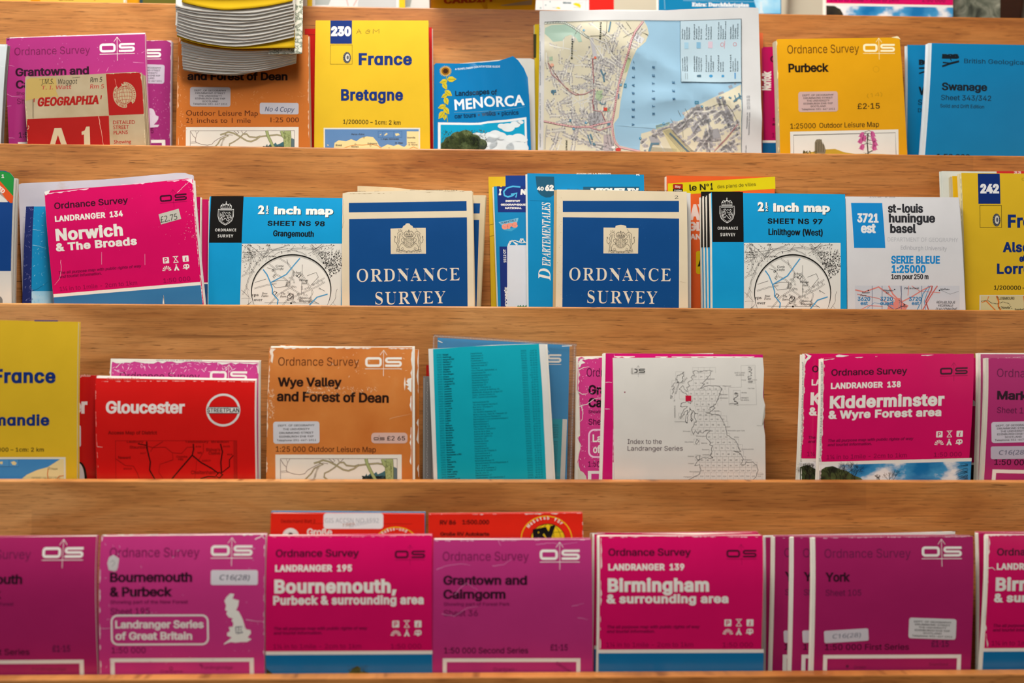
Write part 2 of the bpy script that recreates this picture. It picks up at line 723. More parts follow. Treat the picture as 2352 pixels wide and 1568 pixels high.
    def text(self, s, x0, y0, x1=None, y1=None, cap=10, c='#111111', f='sans', b=0.0, by=None, L=2, sh=0.0, sp=1.0, res=3, al='l'):
        """A line of lettering from (x0, y0) to (x1, y1) along its baseline, capital height cap."""
        P, T = letters(s, f, b, b * .8 if by is None else by, sp, res)
        if not len(T):
            return
        xa, xb = P[:, 0].min(), P[:, 0].max()
        k = cap / cap_of(f)
        if x1 is None:
            w = (xb - xa) * k
            x1 = x0 + w if al == 'l' else x0 + w / 2
            if al == 'c':
                x0 = x0 - w / 2
        if y1 is None:
            y1 = y0
        dx, dy = x1 - x0, y1 - y0
        l = math.hypot(dx, dy)
        ex, ey = dx / l, dy / l
        X = (P[:, 0] - xa) / (xb - xa) * l
        Y = P[:, 1] * k
        X = X + Y * sh
        self.tris(list(zip(x0 + X * ex + Y * ey, y0 + X * ey - Y * ex)), T, c, L)

    # --- building
    def prof(self, v):
        s = (v - self.vlip) / max(.01, self.vtop - self.vlip)
        if s > .55:
            return 1 - ((s - .55) / .45) ** 2
        if s > 0:
            return 1 - .45 * ((.55 - s) / .55) ** 2
        return max(.25, .55 + s * .5)

    def warp_lin(self, u, v, G=.009):
        """The warp, linear inside each triangle of the grid the sheet is cut along."""
        a, b = u / G, (v - self.vlip) / G
        i, j = math.floor(a + 1e-6), math.floor(b + 1e-6)
        fu, fv = a - i, b - j

        def g(p, q):
            if (p, q) not in self.wc:
                self.wc[(p, q)] = self.warp(p * G, self.vlip + q * G)
            return self.wc[(p, q)]
        if fu + fv <= 1:
            return g(i, j) + fu * (g(i + 1, j) - g(i, j)) + fv * (g(i, j + 1) - g(i, j))
        return g(i + 1, j + 1) + (1 - fu) * (g(i, j + 1) - g(i + 1, j + 1)) + (1 - fv) * (g(i + 1, j) - g(i + 1, j + 1))

    def finish(self):
        h = self.vtop - self.vlip
        cuts = [self.vlip + h * s for s in (-.4, 0, .12, .24, .36, .48, .6, .68, .76, .84, .9, .95)]
        kv = [self.v0 - .01] + cuts + [self.vtop + .002]
        kn = [self.bulge * self.prof(v) for v in kv]
        mw = RACK @ Matrix.Translation((self.u0, self.W + self.thick / 2, self.v0))
        root = empty(self.name, mw)
        tag(root, self.label, self.cat, self.group)
        self.root = root
        yo = self.thick / 2

        def emit(name, verts, faces, mi, mats, label=None, cutit=True, sm=True):
            bm = bmesh.new()
            me = bpy.data.meshes.new(name)
            me.from_pydata(verts, [], faces)
            me.polygons.foreach_set('material_index', mi)
            bm.from_mesh(me)
            lo, hi = min(v[2] for v in verts), max(v[2] for v in verts)
            if cutit and self.bulge:
                for z in cuts:
                    if lo + 1e-5 < z < hi - 1e-5:
                        bmesh.ops.bisect_plane(bm, geom=bm.verts[:] + bm.edges[:] + bm.faces[:], plane_co=(0, 0, z), plane_no=(0, 0, 1), dist=1e-7)
            if self.warp:
                G = .009
                us = [v[0] for v in verts]
                u = math.floor(min(us) / G) * G
                while u < max(us):
                    if u > min(us) + 1e-5:
                        bmesh.ops.bisect_plane(bm, geom=bm.verts[:] + bm.edges[:] + bm.faces[:], plane_co=(u, 0, 0), plane_no=(1, 0, 0), dist=1e-7)
                    u += G
                z = self.vlip + math.ceil((lo - self.vlip) / G) * G
                while z < hi:
                    bmesh.ops.bisect_plane(bm, geom=bm.verts[:] + bm.edges[:] + bm.faces[:], plane_co=(0, 0, z), plane_no=(0, 0, 1), dist=1e-7)
                    z += G
                k = math.floor((min(us) + lo - self.vlip) / G)
                while self.vlip + k * G < max(us) + hi:
                    bmesh.ops.bisect_plane(bm, geom=bm.verts[:] + bm.edges[:] + bm.faces[:], plane_co=(0, 0, self.vlip + k * G), plane_no=(1, 0, 1), dist=1e-7)
                    k += 1
            for v in bm.verts:
                n = v.co.y + float(np.interp(v.co.z, kv, kn))
                if self.warp:
                    n += self.warp_lin(v.co.x, v.co.z) / 1000
                v.co = (v.co.x - self.u0, -n - yo, v.co.z - self.v0)
            bm.to_mesh(me)
            bm.free()
            for m in mats:
                me.materials.append(m)
            if sm:
                me.polygons.foreach_set('use_smooth', [True] * len(me.polygons))
            o = bpy.data.objects.new(name, me)
            COL.objects.link(o)
            o.parent = root
            if label:
                o['label'] = label
            return o

        def slab(poly, n0, n1, V, Fc, MI, mi, me_=None):
            """Front face at n1, back at n0, walls between; appended to the lists."""
            T = tessellate_polygon([[Vector((x, y, 0)) for x, y in poly]])
            for n, flip in ((n1, False), (n0, True)):
                b = len(V)
                V.extend((p[0], n, p[1]) for p in poly)
                for t in T:
                    a = [poly[i] for i in t]
                    ar = (a[1][0] - a[0][0]) * (a[2][1] - a[0][1]) - (a[2][0] - a[0][0]) * (a[1][1] - a[0][1])
                    t = tuple(b + i for i in t)
                    Fc.append(t if (ar > 0) != flip else t[::-1])
                    MI.append(mi)
            walls(poly, n0, n1, V, Fc, MI, mi if me_ is None else me_)

        def walls(poly, n0, n1, V, Fc, MI, mi):
            ar = sum(poly[i - 1][0] * poly[i][1] - poly[i][0] * poly[i - 1][1] for i in range(len(poly)))
            for i in range(len(poly)):
                p, q = poly[i - 1], poly[i]
                b = len(V)
                V.extend([(p[0], n0, p[1]), (q[0], n0, q[1]), (q[0], n1, q[1]), (p[0], n1, p[1])])
                Fc.append((b, b + 1, b + 2, b + 3) if ar > 0 else (b + 3, b + 2, b + 1, b))
                MI.append(mi)

        eps = EPS if not self.warp else EPS * 3.5
        parent_of = {}
        for key, prims in self.prims.items():
            V, Fc, MI, mats, mk = [], [], [], [], {}

            def mi_of(c):
                m = mat(c, self.kind)
                if m.name not in mk:
                    mk[m.name] = len(mats)
                    mats.append(m)
                return mk[m.name]
            if key == self.parts[0]:
                slab(self.outline, -self.fth, 0.0, V, Fc, MI, mi_of(self.col), mi_of(self.edge))
            for P, T, c, L, skirt in prims:
                i_ = mi_of(c)
                n = L * eps
                b = len(V)
                V.extend((p[0], n, p[1]) for p in P)
                for t in T:
                    a = [P[i] for i in t]
                    ar = (a[1][0] - a[0][0]) * (a[2][1] - a[0][1]) - (a[2][0] - a[0][0]) * (a[1][1] - a[0][1])
                    if abs(ar) < 1e-14:
                        continue
                    t = tuple(b + i for i in t)
                    Fc.append(t if ar > 0 else t[::-1])
                    MI.append(i_)
                if skirt:
                    walls(P, eps * .2, n, V, Fc, MI, i_)
            o = emit(key.split('#')[0], V, Fc, MI, mats, self.names.get(key))
            if key == self.parts[0]:
                cover = o
            else:
                o.parent = root
        if len(self.parts) > 1 and self.n:
            V, Fc, MI = [], [], []
            r = random.Random(self.name + self.label)
            TL, TR, BR, BL = self.Q
            z0, z1 = -self.fth - .0002, -self.thick + (.0005 if len(self.parts) > 2 else 0)
            st = (z0 - z1) / self.n
            for i in range(self.n):
                j = lambda a: a + r.uniform(-.0007, .0005)
                ux = lambda p, du, dv: (p[0] + du, p[1] + dv)
                l_, r_, t_ = j(self.lx), j(self.rx), min(j(self.ty), .004)
                tilt = r.uniform(-.0006, .0006)
                q = [ux(TL, -l_, t_ + tilt), ux(TR, r_, t_ - tilt), ux(BR, r_, .0003), ux(BL, -l_, .0003)]
                slab(q, z0 - (i + .86) * st, z0 - i * st, V, Fc, MI, 0)
            emit(self.parts[1], V, Fc, MI, [mat(self.edge, 'paper')], sm=False)
        if len(self.parts) > 2:
            V, Fc, MI = [], [], []
            slab([tuple(p) for p in self.Q], -self.thick, -self.thick + .0004, V, Fc, MI, 0, 1)
            emit(self.parts[2], V, Fc, MI, [mat(self.back, self.kind), mat(self.edge, self.kind)], sm=False)
        return root
# ------------------------------------------------------------------ shared printed designs
WHT, INK, DARK = '#e9e6e0', '#15110f', '#3c0a26'
MAG, OPK, BLU = '#d0075f', '#c43580', '#0b74ac'
ramp_mat('cloud_photo', [(.40, '#0f6fae'), (.50, '#3f93c8'), (.56, '#dfe2e6'), (.7, '#f2f0ee')], 24, 5, .3, (1, 1, 1.5))
ramp_mat('hazy_sky_photo', [(.35, '#1f5f96'), (.65, '#3d7fb2')], 9, 3, .3, (.4, 1, 2))
ramp_mat('pale_sky_photo', [(.35, '#5fb2e0'), (.55, '#9fd0ea'), (.7, '#d5e6ee')], 30, 5, .3)
ramp_mat('rock_photo', [(.30, '#23261f'), (.46, '#5c6052'), (.6, '#8f9080'), (.75, '#b9b8a6')], 55, 8, .35, (1, 1, 1), 1.2)
ramp_mat('tree_photo', [(.35, '#1a2413'), (.5, '#3c4a26'), (.66, '#5d6a3c'), (.8, '#7d8a63')], 120, 7, .4)
ramp_mat('dark_photo', [(.35, '#0c0a08'), (.6, '#2b261a'), (.8, '#6a5a34')], 90, 6, .4)
ramp_mat('stained_lilac', [(.30, '#b9b6c4'), (.62, '#c6c3cf'), (.72, '#b79f8c'), (.8, '#a3815e')], 22, 5, .6, (1, 1, 1.6))
ramp_mat('aged_cream', [(.25, '#b09a72'), (.45, '#cdb996'), (.7, '#d6c7a8')], 26, 6, .7)
ramp_mat('worn_orange', [(.28, '#c06a27'), (.6, '#cf7d38'), (.72, '#d58a49')], 30, 6, .42)


def os_logo(it, x0, y0, x1, y1, c, ca=None, fade=False):
    W, H = x1 - x0, y1 - y0
    t = H * .25
    ca = ca or c
    r = H * .22
    a, b, cx0, cx1 = y0 + t / 2, y1 - t / 2, x0 + t * .55, x0 + W * .46 - t * .55

    def arc(cx, cy, a0, a1, rr=r):
        return [(cx + rr * math.cos(math.radians(a0 + (a1 - a0) * i / 5)), cy + rr * math.sin(math.radians(a0 + (a1 - a0) * i / 5))) for i in range(6)]
    p = arc(cx1 - r, a + r, -90, 0) + arc(cx1 - r, b - r, 0, 90) + arc(cx0 + r, b - r, 90, 180) + arc(cx0 + r, a + r, 180, 270)
    it.line(p + [p[0]], t, c, 2)
    s0, s1, m = x0 + W * .55 + t * .4, x1 - t * .4, (a + b) / 2
    q = (m - a) / 2
    p = [(x1, a)] + arc(s0 + q, a + q, 270, 90, q)[:1] + [(s0 + q - q * math.sin(math.radians(k)), a + q - q * math.cos(math.radians(k))) for k in (30, 60, 90, 120, 150, 180)]
    p += [(s1 - q + q * math.sin(math.radians(k)), m + q - q * math.cos(math.radians(k))) for k in (0, 30, 60, 90, 120, 150, 180)] + [(x0 + W * .55, b)]
    it.line(p, t * .92, c, 2)
    ax = x0 + W * .503
    it.line([(ax, y0 - H * .72), (ax, y1 + H * .95)], H * .045, ca, 3)
    for s in (-1, 1):
        it.line([(ax, y0 - H * .72), (ax + s * H * .36, y0 - H * .2)], H * .045, ca, 3)
    it.line([(x0, y1 + H * .2), (x1, y1 + H * .2)], H * .06, ca, 3)


def dept_sticker(it, x0, y0, x1, y1, six=True, ang=0.0, c='#d3d1d3', ink='#2c2a30'):
    """White typed address label: rounded sticker, a part of its own."""
    it.part('address_label', 'small white rounded sticker with a typed university address', 4)
    w, h = x1 - x0, y1 - y0
    it.rr(x0, y0, x1, y1, h * .12, c, 1, True, ang)
    rows = (['DEPT. OF GEOGRAPHY', 'DRUMMOND STREET', 'THE UNIVERSITY', 'EDINBURGH EH8 9XP', 'SCOTLAND', 'Telephone: 031-667 1011'] if six else
            ['DEPT. OF GEOGRAPHY', 'THE UNIVERSITY', 'DRUMMOND STREET', 'EDINBURGH EH8 9XP', 'Telephone: 031-667-1011'])
    ws = {'DEPT. OF GEOGRAPHY': .79, 'DRUMMOND STREET': .74, 'THE UNIVERSITY': .58, 'EDINBURGH EH8 9XP': .74, 'SCOTLAND': .39}
    n = len(rows)
    cx, cy = (x0 + x1) / 2, (y0 + y1) / 2
    s, k = math.sin(math.radians(ang)), math.cos(math.radians(ang))
    for i, t in enumerate(rows):
        lw = ws.get(t, .85) * w / 2
        dy = y0 + h * (.17 + .78 * i / (n - .35)) - cy + h * .05
        it.text(t, cx - lw * k - dy * s, cy - lw * s + dy * k, cx + lw * k - dy * s, cy + lw * s + dy * k, h * .085, ink, b=.012, res=2, L=2)
    it.part()


def pen_sticker(it, x0, y0, x1, y1, txt, ang=0.0, c='#d9d3dc', ink='#3f4258', inset=.18):
    it.part('paper_label', 'small white sticker with handwriting', 4)
    w, h = x1 - x0, y1 - y0
    it.rr(x0, y0, x1, y1, h * .14, c, 1, True, ang)
    s, k = math.sin(math.radians(ang)), math.cos(math.radians(ang))
    cx, cy, lw, dy = (x0 + x1) / 2, (y0 + y1) / 2, w * (.5 - inset), h * .16
    it.text(txt, cx - lw * k - dy * s, cy - lw * s + dy * k, cx + lw * k - dy * s, cy + lw * s + dy * k, h * .34, ink, f='pen', b=.008, sh=.18, res=2, L=2)
    it.part()


def icons(it, cs, rs, z, c, hole):
    """P, picnic, i / viewpoint, campsite, caravan signs."""
    (a, b, d), (u, v), h = cs, rs, z / 2
    it.rr(a - h, u - h, a + h, u + h, z * .1, c, 2)
    it.text('P', a, u + z * .33, cap=z * .66, c=hole, b=.03, L=3, al='c')
    it.rr(d - h, u - h, d + h, u + h, z * .1, c, 2)
    it.text('i', d, u + z * .36, cap=z * .62, c=hole, f='bital', b=.02, L=3, al='c')
    w = z * .1
    for p in ([(b - h * .9, u - h), (b + h * .9, u - h)], [(b - h * .6, u - h), (b + h * .8, u + h)], [(b + h * .6, u - h), (b - h * .8, u + h)], [(b - h * .8, u + h * .96), (b + h * .8, u + h * .96)]):
        it.line(p, w, c, 2)
    for k in range(7):
        t = math.radians(180 + 180 * (k + .5) / 7)
        e = .09
        q = lambda r, t: (a + r * 1.5 * math.cos(t), v + h * .9 + r * 1.7 * math.sin(t))
        it.poly([q(h * .35, t - e * .8), q(h, t - e * 1.5), q(h, t + e * 1.5), q(h * .35, t + e * .8)], c, 2)
    it.line([(b - h * .2, v - h), (b + h * .8, v + h)], w, c, 2)
    it.line([(b + h * .2, v - h), (b - h * .8, v + h)], w, c, 2)
    it.poly([(b, v - h * .5), (b + h * .75, v + h), (b + h * .3, v + h), (b, v + h * .2), (b - h * .3, v + h), (b - h * .75, v + h)], c, 2)
    it.rr(d - h * 1.0, v - h * .8, d + h * 1.0, v + h * .6, z * .3, c, 2)
    it.rect(d - h * 1.25, v + h * .4, d + h * .9, v + h * .58, c, 2)
    it.ell(d - h * .45, v - h * .15, h * .25, h * .3, hole, 3, n=12)
    it.ell(d + h * .4, v - h * .15, h * .25, h * .3, hole, 3, n=12)
    it.ell(d, v + h * .6, h * .38, h * .38, c, 3, n=12)


def landranger(it, TL, TR, WL, sheet, title, tw, sub='', sw=0, photo='blue', dark=DARK, first='Birmingham'):
    it.tf([(88, 66), (958, 66), (82, 680)], [TL, TR, WL])
    it.text('Ordnance Survey', 133, 172, 572, None, 36, dark, b=.022, L=2)
    os_logo(it, 760, 143, 920, 183, dark, '#8c0745')
    it.text('LANDRANGER', 132, 247, 432, None, 31, WHT, b=.040, sp=1.08)
    it.text(sheet, 457, 247, 535, None, 31, WHT, b=.040, sp=1.08)
    it.text(title, 128, 358, 128 + tw, None, 64, WHT, b=.043, sp=1.08)
    if sub:
        it.text(sub, 122, 420, 122 + sw, None, 42, WHT, b=.043, sp=1.08)
    it.text('The all purpose map with public rights of way', 122, 556, 615, None, 15, '#7c0640', b=.03, sh=.2, res=2)
    it.text('and tourist information.', 122, 580, 378, None, 15, '#7c0640', b=.03, sh=.2, res=2)
    it.text('1¼ in to 1mile - 2cm to 1km', 120, 657, 582, None, 25, '#8a0646', b=.005, res=2)
    it.text('1:50 000', 738, 659, 898, None, 25, '#8a0646', b=.005)
    icons(it, (765, 823, 882), (528, 575), 36, WHT, MAG)
    it.rect(80, 671, 957, 690, WHT, 1)
    if photo == 'blue':
        it.rect(79, 690, 956, 1100, '#0d70aa', 1)
    elif photo == 'haze':
        it.rect(79, 690, 956, 1100, 'hazy_sky_photo', 1)
    elif photo == 'cloud':
        it.rect(79, 690, 956, 1100, 'cloud_photo', 1)


def old_pink(it, TL, TR, FL, t1, w1, t2, w2, show, showw, sheet, scale, price, box=False, c=OPK, dark='#2b0b20', thin='#6a1748', cw=WHT):
    it.tf([(1195, 268), (2282, 266), (1258, 1088)], [TL, TR, FL])
    it.text('Ordnance Survey', 1258, 410, 1850, None, 60, thin, b=.002)
    os_logo(it, 1925, 335, 2200, 405, cw)
    it.text(t1, 1262, 572, 1262 + w1, None, 58, dark, b=.035)
    if t2:
        it.text(t2, 1262, 668, 1262 + w2, None, 58, dark, b=.035)
    if show:
        it.text(show, 1265, 718, 1265 + showw, None, 22, thin, b=.02, res=2)
    ys = 790 if t2 else 672
    it.text(sheet[0], 1265, ys, 1265 + sheet[1], None, 42, thin, b=.012)
    it.text(scale, 1268, 1050, 1268 + (577 if len(scale) > 9 else 225), None, 40, dark if not box else thin, b=.01)
    if price:
        it.text(price, 1998, 1030, 2118, None, 42, thin, b=.03)
    it.rect(1258, 1085, 2205, 1111, cw, 1)
    it.rect(1258, 1111, 1286, 1600, cw, 1)
    it.rect(2177, 1111, 2205, 1600, cw, 1)
    if box:
        X, Y = (lambda x: 1195 + (x - 872) * .7693), (lambda y: 268 + (y - 290) * .7755)
        p = []
        x0, y0, x1, y1, r = X(972), Y(972), X(1796), Y(1223), 40
        for ax, ay, a0 in ((x1 - r, y0 + r, -90), (x1 - r, y1 - r, 0), (x0 + r, y1 - r, 90), (x0 + r, y0 + r, 180)):
            p += [(ax + r * math.cos(math.radians(a0 + 15 * i)), ay + r * math.sin(math.radians(a0 + 15 * i))) for i in range(7)]
        it.line(p + [p[0]], 12, cw, 2)
        it.text('Landranger Series', X(1003), Y(1080), X(1760), None, 48, cw, b=.03)
        it.text('of Great Britain', X(1003), Y(1180), X(1660), None, 48, cw, b=.03)
        uk = [(1990, 785), (2025, 790), (2010, 830), (2065, 845), (2058, 890), (2040, 930), (2062, 940), (2085, 985), (2100, 1020), (2115, 1075), (2125, 1095), (2160, 1100),
              (2165, 1130), (2135, 1165), (2170, 1180), (2130, 1205), (2080, 1205), (2030, 1210), (1990, 1205), (1960, 1215), (1930, 1228), (1935, 1215), (1975, 1185), (2000, 1165),
              (1960, 1150), (1960, 1125), (1985, 1110), (1975, 1075), (2010, 1070), (2015, 1040), (2000, 1020), (2010, 1000), (1975, 990), (1955, 960), (1965, 935), (1945, 930),
              (1955, 890), (1940, 850), (1955, 820)]
        it.poly([(X(x), Y(y)) for x, y in uk], cw, 2)


def worn_edge(it, pts, w, seed, c=WHT, gap=.35, L=4):
    """Rubbed white patches of uneven width along a fold."""
    r = random.Random(seed)
    for (x0, y0), (x1, y1) in zip(pts, pts[1:]):
        l = math.hypot(x1 - x0, y1 - y0)
        n = max(2, int(l / (w * 1.6)))
        nx, ny = -(y1 - y0) / l, (x1 - x0) / l
        i = 0
        while i < n:
            k = r.randint(1, 5)
            if r.random() > gap:
                m = min(n, i + k)
                A = [(x0 + (x1 - x0) * j / n, y0 + (y1 - y0) * j / n) for j in range(i, m + 1)]
                h = [w * r.uniform(.15, 1) * (.3 if j in (0, len(A) - 1) else 1) for j in range(len(A))]
                it.poly(A + [(x + nx * d, y + ny * d) for (x, y), d in zip(A[::-1], h[::-1])], c, L)
            i += k


def crease(it, pts, w, seed, c='#e6b9d4', L=4):
    r = random.Random(seed)
    P = []
    for (x0, y0), (x1, y1) in zip(pts, pts[1:]):
        for i in range(5):
            t = i / 5
            j = math.hypot(x1 - x0, y1 - y0) * .03
            P.append((x0 + (x1 - x0) * t + r.uniform(-j, j), y0 + (y1 - y0) * t + r.uniform(-j, j)))
    P.append(pts[-1])
    it.line(P, w, c, L, w * .4)


def scuffs(it, x0, y0, x1, y1, n, seed, c='#d9a7c6', L=4, size=4):
    r = random.Random(seed)
    qs = []
    for _ in range(n):
        x, y, a, l = r.uniform(x0, x1), r.uniform(y0, y1), r.uniform(0, 6.3), r.uniform(.3, 1) * size
        dx, dy = math.cos(a) * l, math.sin(a) * l
        w = r.uniform(.1, .25)
        qs.append([(x - dx, y - dy), (x - dy * w, y + dx * w), (x + dx, y + dy), (x + dy * w, y - dx * w)])
    it.quads(qs, c, L)


def road_web(it, inside, x0, y0, x1, y1, n, seed, w, c, L=2, step=9, wig=.35, double=0):
    """Wandering lines kept inside a region."""
    r = random.Random(seed)
    for _ in range(n):
        x, y, a = r.uniform(x0, x1), r.uniform(y0, y1), r.uniform(0, 6.3)
        run = []
        for _ in range(r.randint(6, 28)):
            if inside(x, y):
                run.append((x, y))
            else:
                break
            a += r.uniform(-wig, wig)
            x, y = x + math.cos(a) * step, y + math.sin(a) * step
        if len(run) > 3:
            if double:
                for s in (-1, 1):
                    it.line([(px + s * double * math.sin(a), py + s * double * math.cos(a)) for px, py in run], w, c, L)
            else:
                it.line(run, w, c, L)


def speck(it, inside, x0, y0, x1, y1, n, seed, s, c, L=2):
    r = random.Random(seed)
    qs = []
    while n > 0:
        n -= 1
        x, y = r.uniform(x0, x1), r.uniform(y0, y1)
        if inside(x, y):
            a, b, t = s * r.uniform(.4, 1.3), s * r.uniform(.3, 1), r.uniform(0, 6.3)
            k, m = math.cos(t), math.sin(t)
            qs.append([(x + a * u * k - b * v * m, y + a * u * m + b * v * k) for u, v in ((-1, -1), (1, -1), (1, 1), (-1, 1))])
    it.quads(qs, c, L)
# ================================================================== row 4 (bottom of the photo)
PINKS = 'pink folded maps in the lowest pocket'
it = Item('folded_map', 'dark pink map at the bottom left corner, cut by the picture edge, £1·15', 'folded map', 4, 19,
          [(-150, 1234), (222, 1231), (228, 1546), (-152, 1549)], '#a81f62', 'gloss', 6, bulge=6, group=PINKS)
old_pink(it, (-150, 1234), (222, 1231), (-128, 1514), 'Bournemouth', 700 / 1.3, '& Purbeck', 400, 'Showing part of the New Forest', 480, ('Sheet 195', 260), '1:50 000 First Series', '£1·15', c='#a81f62')
it.Z = None
it.text('Fordingbridge', 78, 1536, 155, None, 7, '#6a1748', res=2)
it.finish()

it = Item('folded_map', 'mauve map titled Bournemouth & Purbeck with white outline of Britain', 'folded map', 4, 18,
          [(232, 1231), (611, 1227), (609, 1546), (230, 1548)], OPK, 'satin', 7, bulge=4.5, group=PINKS)
old_pink(it, (232, 1229), (609, 1227), (256, 1510), 'Bournemouth', 543, '& Purbeck', 412, 'Showing part of the New Forest', 512, ('Sheet 195', 260), '1:50 000', None, box=True)
it.zf(0, 1150, 3.7516)
worn_edge(it, [(880, 292), (1500, 288), (2280, 288)], 12, 3, gap=.5)
worn_edge(it, [(2286, 300), (2284, 900), (2280, 1480)], 9, 5, gap=.6)
worn_edge(it, [(874, 1480), (872, 700), (880, 300)], 14, 6, gap=.6)
crease(it, [(2130, 1015), (2280, 1030)], 5, 4)
crease(it, [(2200, 330), (2260, 300), (2285, 330)], 9, 4, WHT)
crease(it, [(890, 1085), (1000, 1090)], 4, 9)
scuffs(it, 900, 320, 2250, 1480, 60, 4, size=16)
it.text('Cranborne', 1390, 1472, 1580, None, 24, '#6a1748', res=2)
it.text('Fordingbridge', 1745, 1440, 2010, None, 28, '#6a1748', res=2)
it.ring(1482, 1435, 13, 13, 5, '#6a1748', 2, n=14)
it.ring(1738, 1405, 9, 9, 5, '#6a1748', 2, n=14)
for p in ([(2040, 1075), (2045, 1130)], [(2040, 1075), (2095, 1072), (2080, 1100), (2100, 1120), (2050, 1132)], [(2065, 1075), (2062, 1130)]):
    it.line(p, 7, '#5d6070', 4)
pen_sticker(it, 1826, 588, 2230, 714, 'C16(28)', 0)
it.part('torn_paper_patch', 'small torn scrap of white paper stuck on the corner', 4)
it.poly([(985, 458), (1012, 475), (1036, 490), (1030, 545), (1020, 590), (995, 598), (950, 588), (935, 530), (948, 480)], '#c9c3c4', 1, True)
it.line([(960, 520), (985, 505), (1000, 530), (975, 560)], 4, '#8d8a8c', 2)
it.part()
it.finish()

it = Item('folded_map', 'crimson map titled Bournemouth, Purbeck & surrounding area', 'folded map', 4, 18.5,
          [(614, 1230), (993, 1228), (993, 1546), (612, 1547)], MAG, 'gloss', 6, bulge=6, group=PINKS)
landranger(it, (615, 1231), (993, 1229), (613.5, 1496), '195', 'Bournemouth,', 642, 'Purbeck & surrounding area', 790, 'blue')
it.zf(600, 1150, 3.0154)
it.quads([[(600, 1190), (640, 1150), (668, 1132), (692, 1148), (690, 1170), (720, 1172), (750, 1182), (760, 1195)], [(40, 1150), (62, 1172), (95, 1196), (40, 1196)]], 'tree_photo', 3)
scuffs(it, 600, 1130, 740, 1195, 90, 8, '#2c3a1c', size=9)
worn_edge(it, [(45, 248), (600, 246), (1186, 240)], 4, 12, '#f0a9c8', .6)
it.finish()

it = Item('folded_map', 'creased mauve map titled Grantown and Cairngorm, Sheet 36, in the lowest pocket', 'folded map', 4, 18,
          [(995, 1239), (1358, 1238), (1361, 1546), (993, 1548)], '#b53078', 'satin', 7, bulge=4.5, group=PINKS)
old_pink(it, (996, 1239), (1358, 1238), (1017, 1510), 'Grantown and', 576, 'Cairngorm', 428, 'Showing part of Forest Park', 455, ('Sheet 36', 235), '1:50 000 Second Series', '£1·15')
it.zf(600, 1150, 3.0154)
for i, p in enumerate(([(1215, 470), (1290, 440), (1400, 432), (1450, 440)], [(1600, 445), (1680, 435), (1730, 400)], [(1250, 775), (1340, 790), (1420, 735), (1500, 720)],
                       [(2150, 720), (2230, 700)], [(1340, 640), (1420, 560), (1500, 610)], [(2190, 800), (2260, 812)], [(1900, 300), (2000, 290), (2100, 300), (2190, 285)], [(1640, 270), (1660, 310)])):
    crease(it, p, 4, 40 + i, '#d584b4')
worn_edge(it, [(1200, 275), (1700, 272), (2276, 268)], 5, 9, '#e6b9d4', .55)
it.text('Grantown-', 1607, 1172, 1770, None, 26, '#6a1748', res=2)
it.text('on-Spey', 1630, 1202, 1750, None, 26, '#6a1748', res=2)
it.text('Glenlivet', 2035, 1120, 2135, 1185, 22, '#6a1748', res=2)
it.finish()

it = Item('folded_map', 'red map with a round yellow emblem, behind the Grantown map', 'folded map', 4, 31, [(984, 1180), (1338, 1177), (1341, 1500), (984, 1503)],
          '#dd2413', 'gloss', 6, bulge=2, edge='#e9e6e0')
it.zf(600, 1150, 3.0154)
it.text('RV 86', 1238, 162, 1348, None, 28, '#3c0d08', b=.03)
it.text('1:500.000', 1393, 160, 1578, None, 28, '#3c0d08', b=.03)
it.text('Große RV Autokarte', 1240, 240, 1580, None, 24, '#4a0f08', b=.035)
it.ell(1975, 260, 178, 158, '#e9c31a', 1)
it.ell(1975, 260, 172, 152, '#dd2413', 2)
it.ell(1985, 262, 118, 104, '#e9c31a', 3)
it.ring(1985, 262, 118, 104, 4, '#15110f', 4)
for k in (.35, .75):
    it.ring(1985, 262, 118 * k, 104, 3, '#3a3410', 4)
for k in (-.4, .1):
    it.line([(1985 - 108, 262 + k * 90), (1985 + 108, 262 + k * 90 - 14)], 3, '#3a3410', 4)
it.text('RV', 1885, 270, 2045, 240, 66, '#15110f', b=.08, L=5, sh=.1)
for i, ch in enumerate('Maßstab für'):
    a = math.radians(-142 + i * 9.4)
    x, y = 1975 + 148 * math.cos(a), 260 + 133 * math.sin(a)
    tx, ty = -math.sin(a), math.cos(a)
    if ch != ' ':
        w = 10 if ch in 'mM' else 6.5
        it.text(ch, x - tx * w, y - ty * w, x + tx * w, y + ty * w, 20, WHT, b=.03, L=4)
worn_edge(it, [(1165, 92), (1500, 92), (2212, 84)], 8, 14, WHT, .55)
worn_edge(it, [(2226, 88), (2228, 260)], 7, 15, WHT, .3)
it.finish()

it = Item('folded_map', 'red map with a white handwritten accession sticker, behind the crimson Bournemouth map', 'folded map', 4, 31, [(622, 1178), (975, 1180), (977, 1500), (618, 1500)],
          '#dd2413', 'gloss', 5, bulge=2)
it.zf(600, 1150, 3.0154)
it.text('Deutschland Blatt 2', 138, 150, 375, None, 22, '#7a130b', b=.01, res=2)
it.line([(345, 156), (1045, 158)], 3, '#9c1a10', 2)
it.ell(205, 245, 58, 58, WHT, 2)
it.text('2', 205, 268, cap=46, c='#15110f', b=.05, L=3, al='c')
it.text('Große', 318, 236, 492, None, 44, WHT, b=.03)
it.ell(935, 290, 150, 112, '#e9c31a', 1)
it.ell(935, 290, 144, 106, '#dd2413', 2)
it.ell(940, 300, 82, 66, '#e9c31a', 3)
for i, ch in enumerate('Reise-und'):
    a = math.radians(-135 + i * 9.5)
    x, y = 935 + 122 * math.cos(a), 290 + 88 * math.sin(a)
    tx, ty = -math.sin(a), math.cos(a)
    it.text(ch, x - tx * 6.5, y - ty * 6.5, x + tx * 6.5, y + ty * 6.5, 20, WHT, b=.03, L=4)
it.part('paper_label', 'white rounded sticker with faint pencil writing', 4)
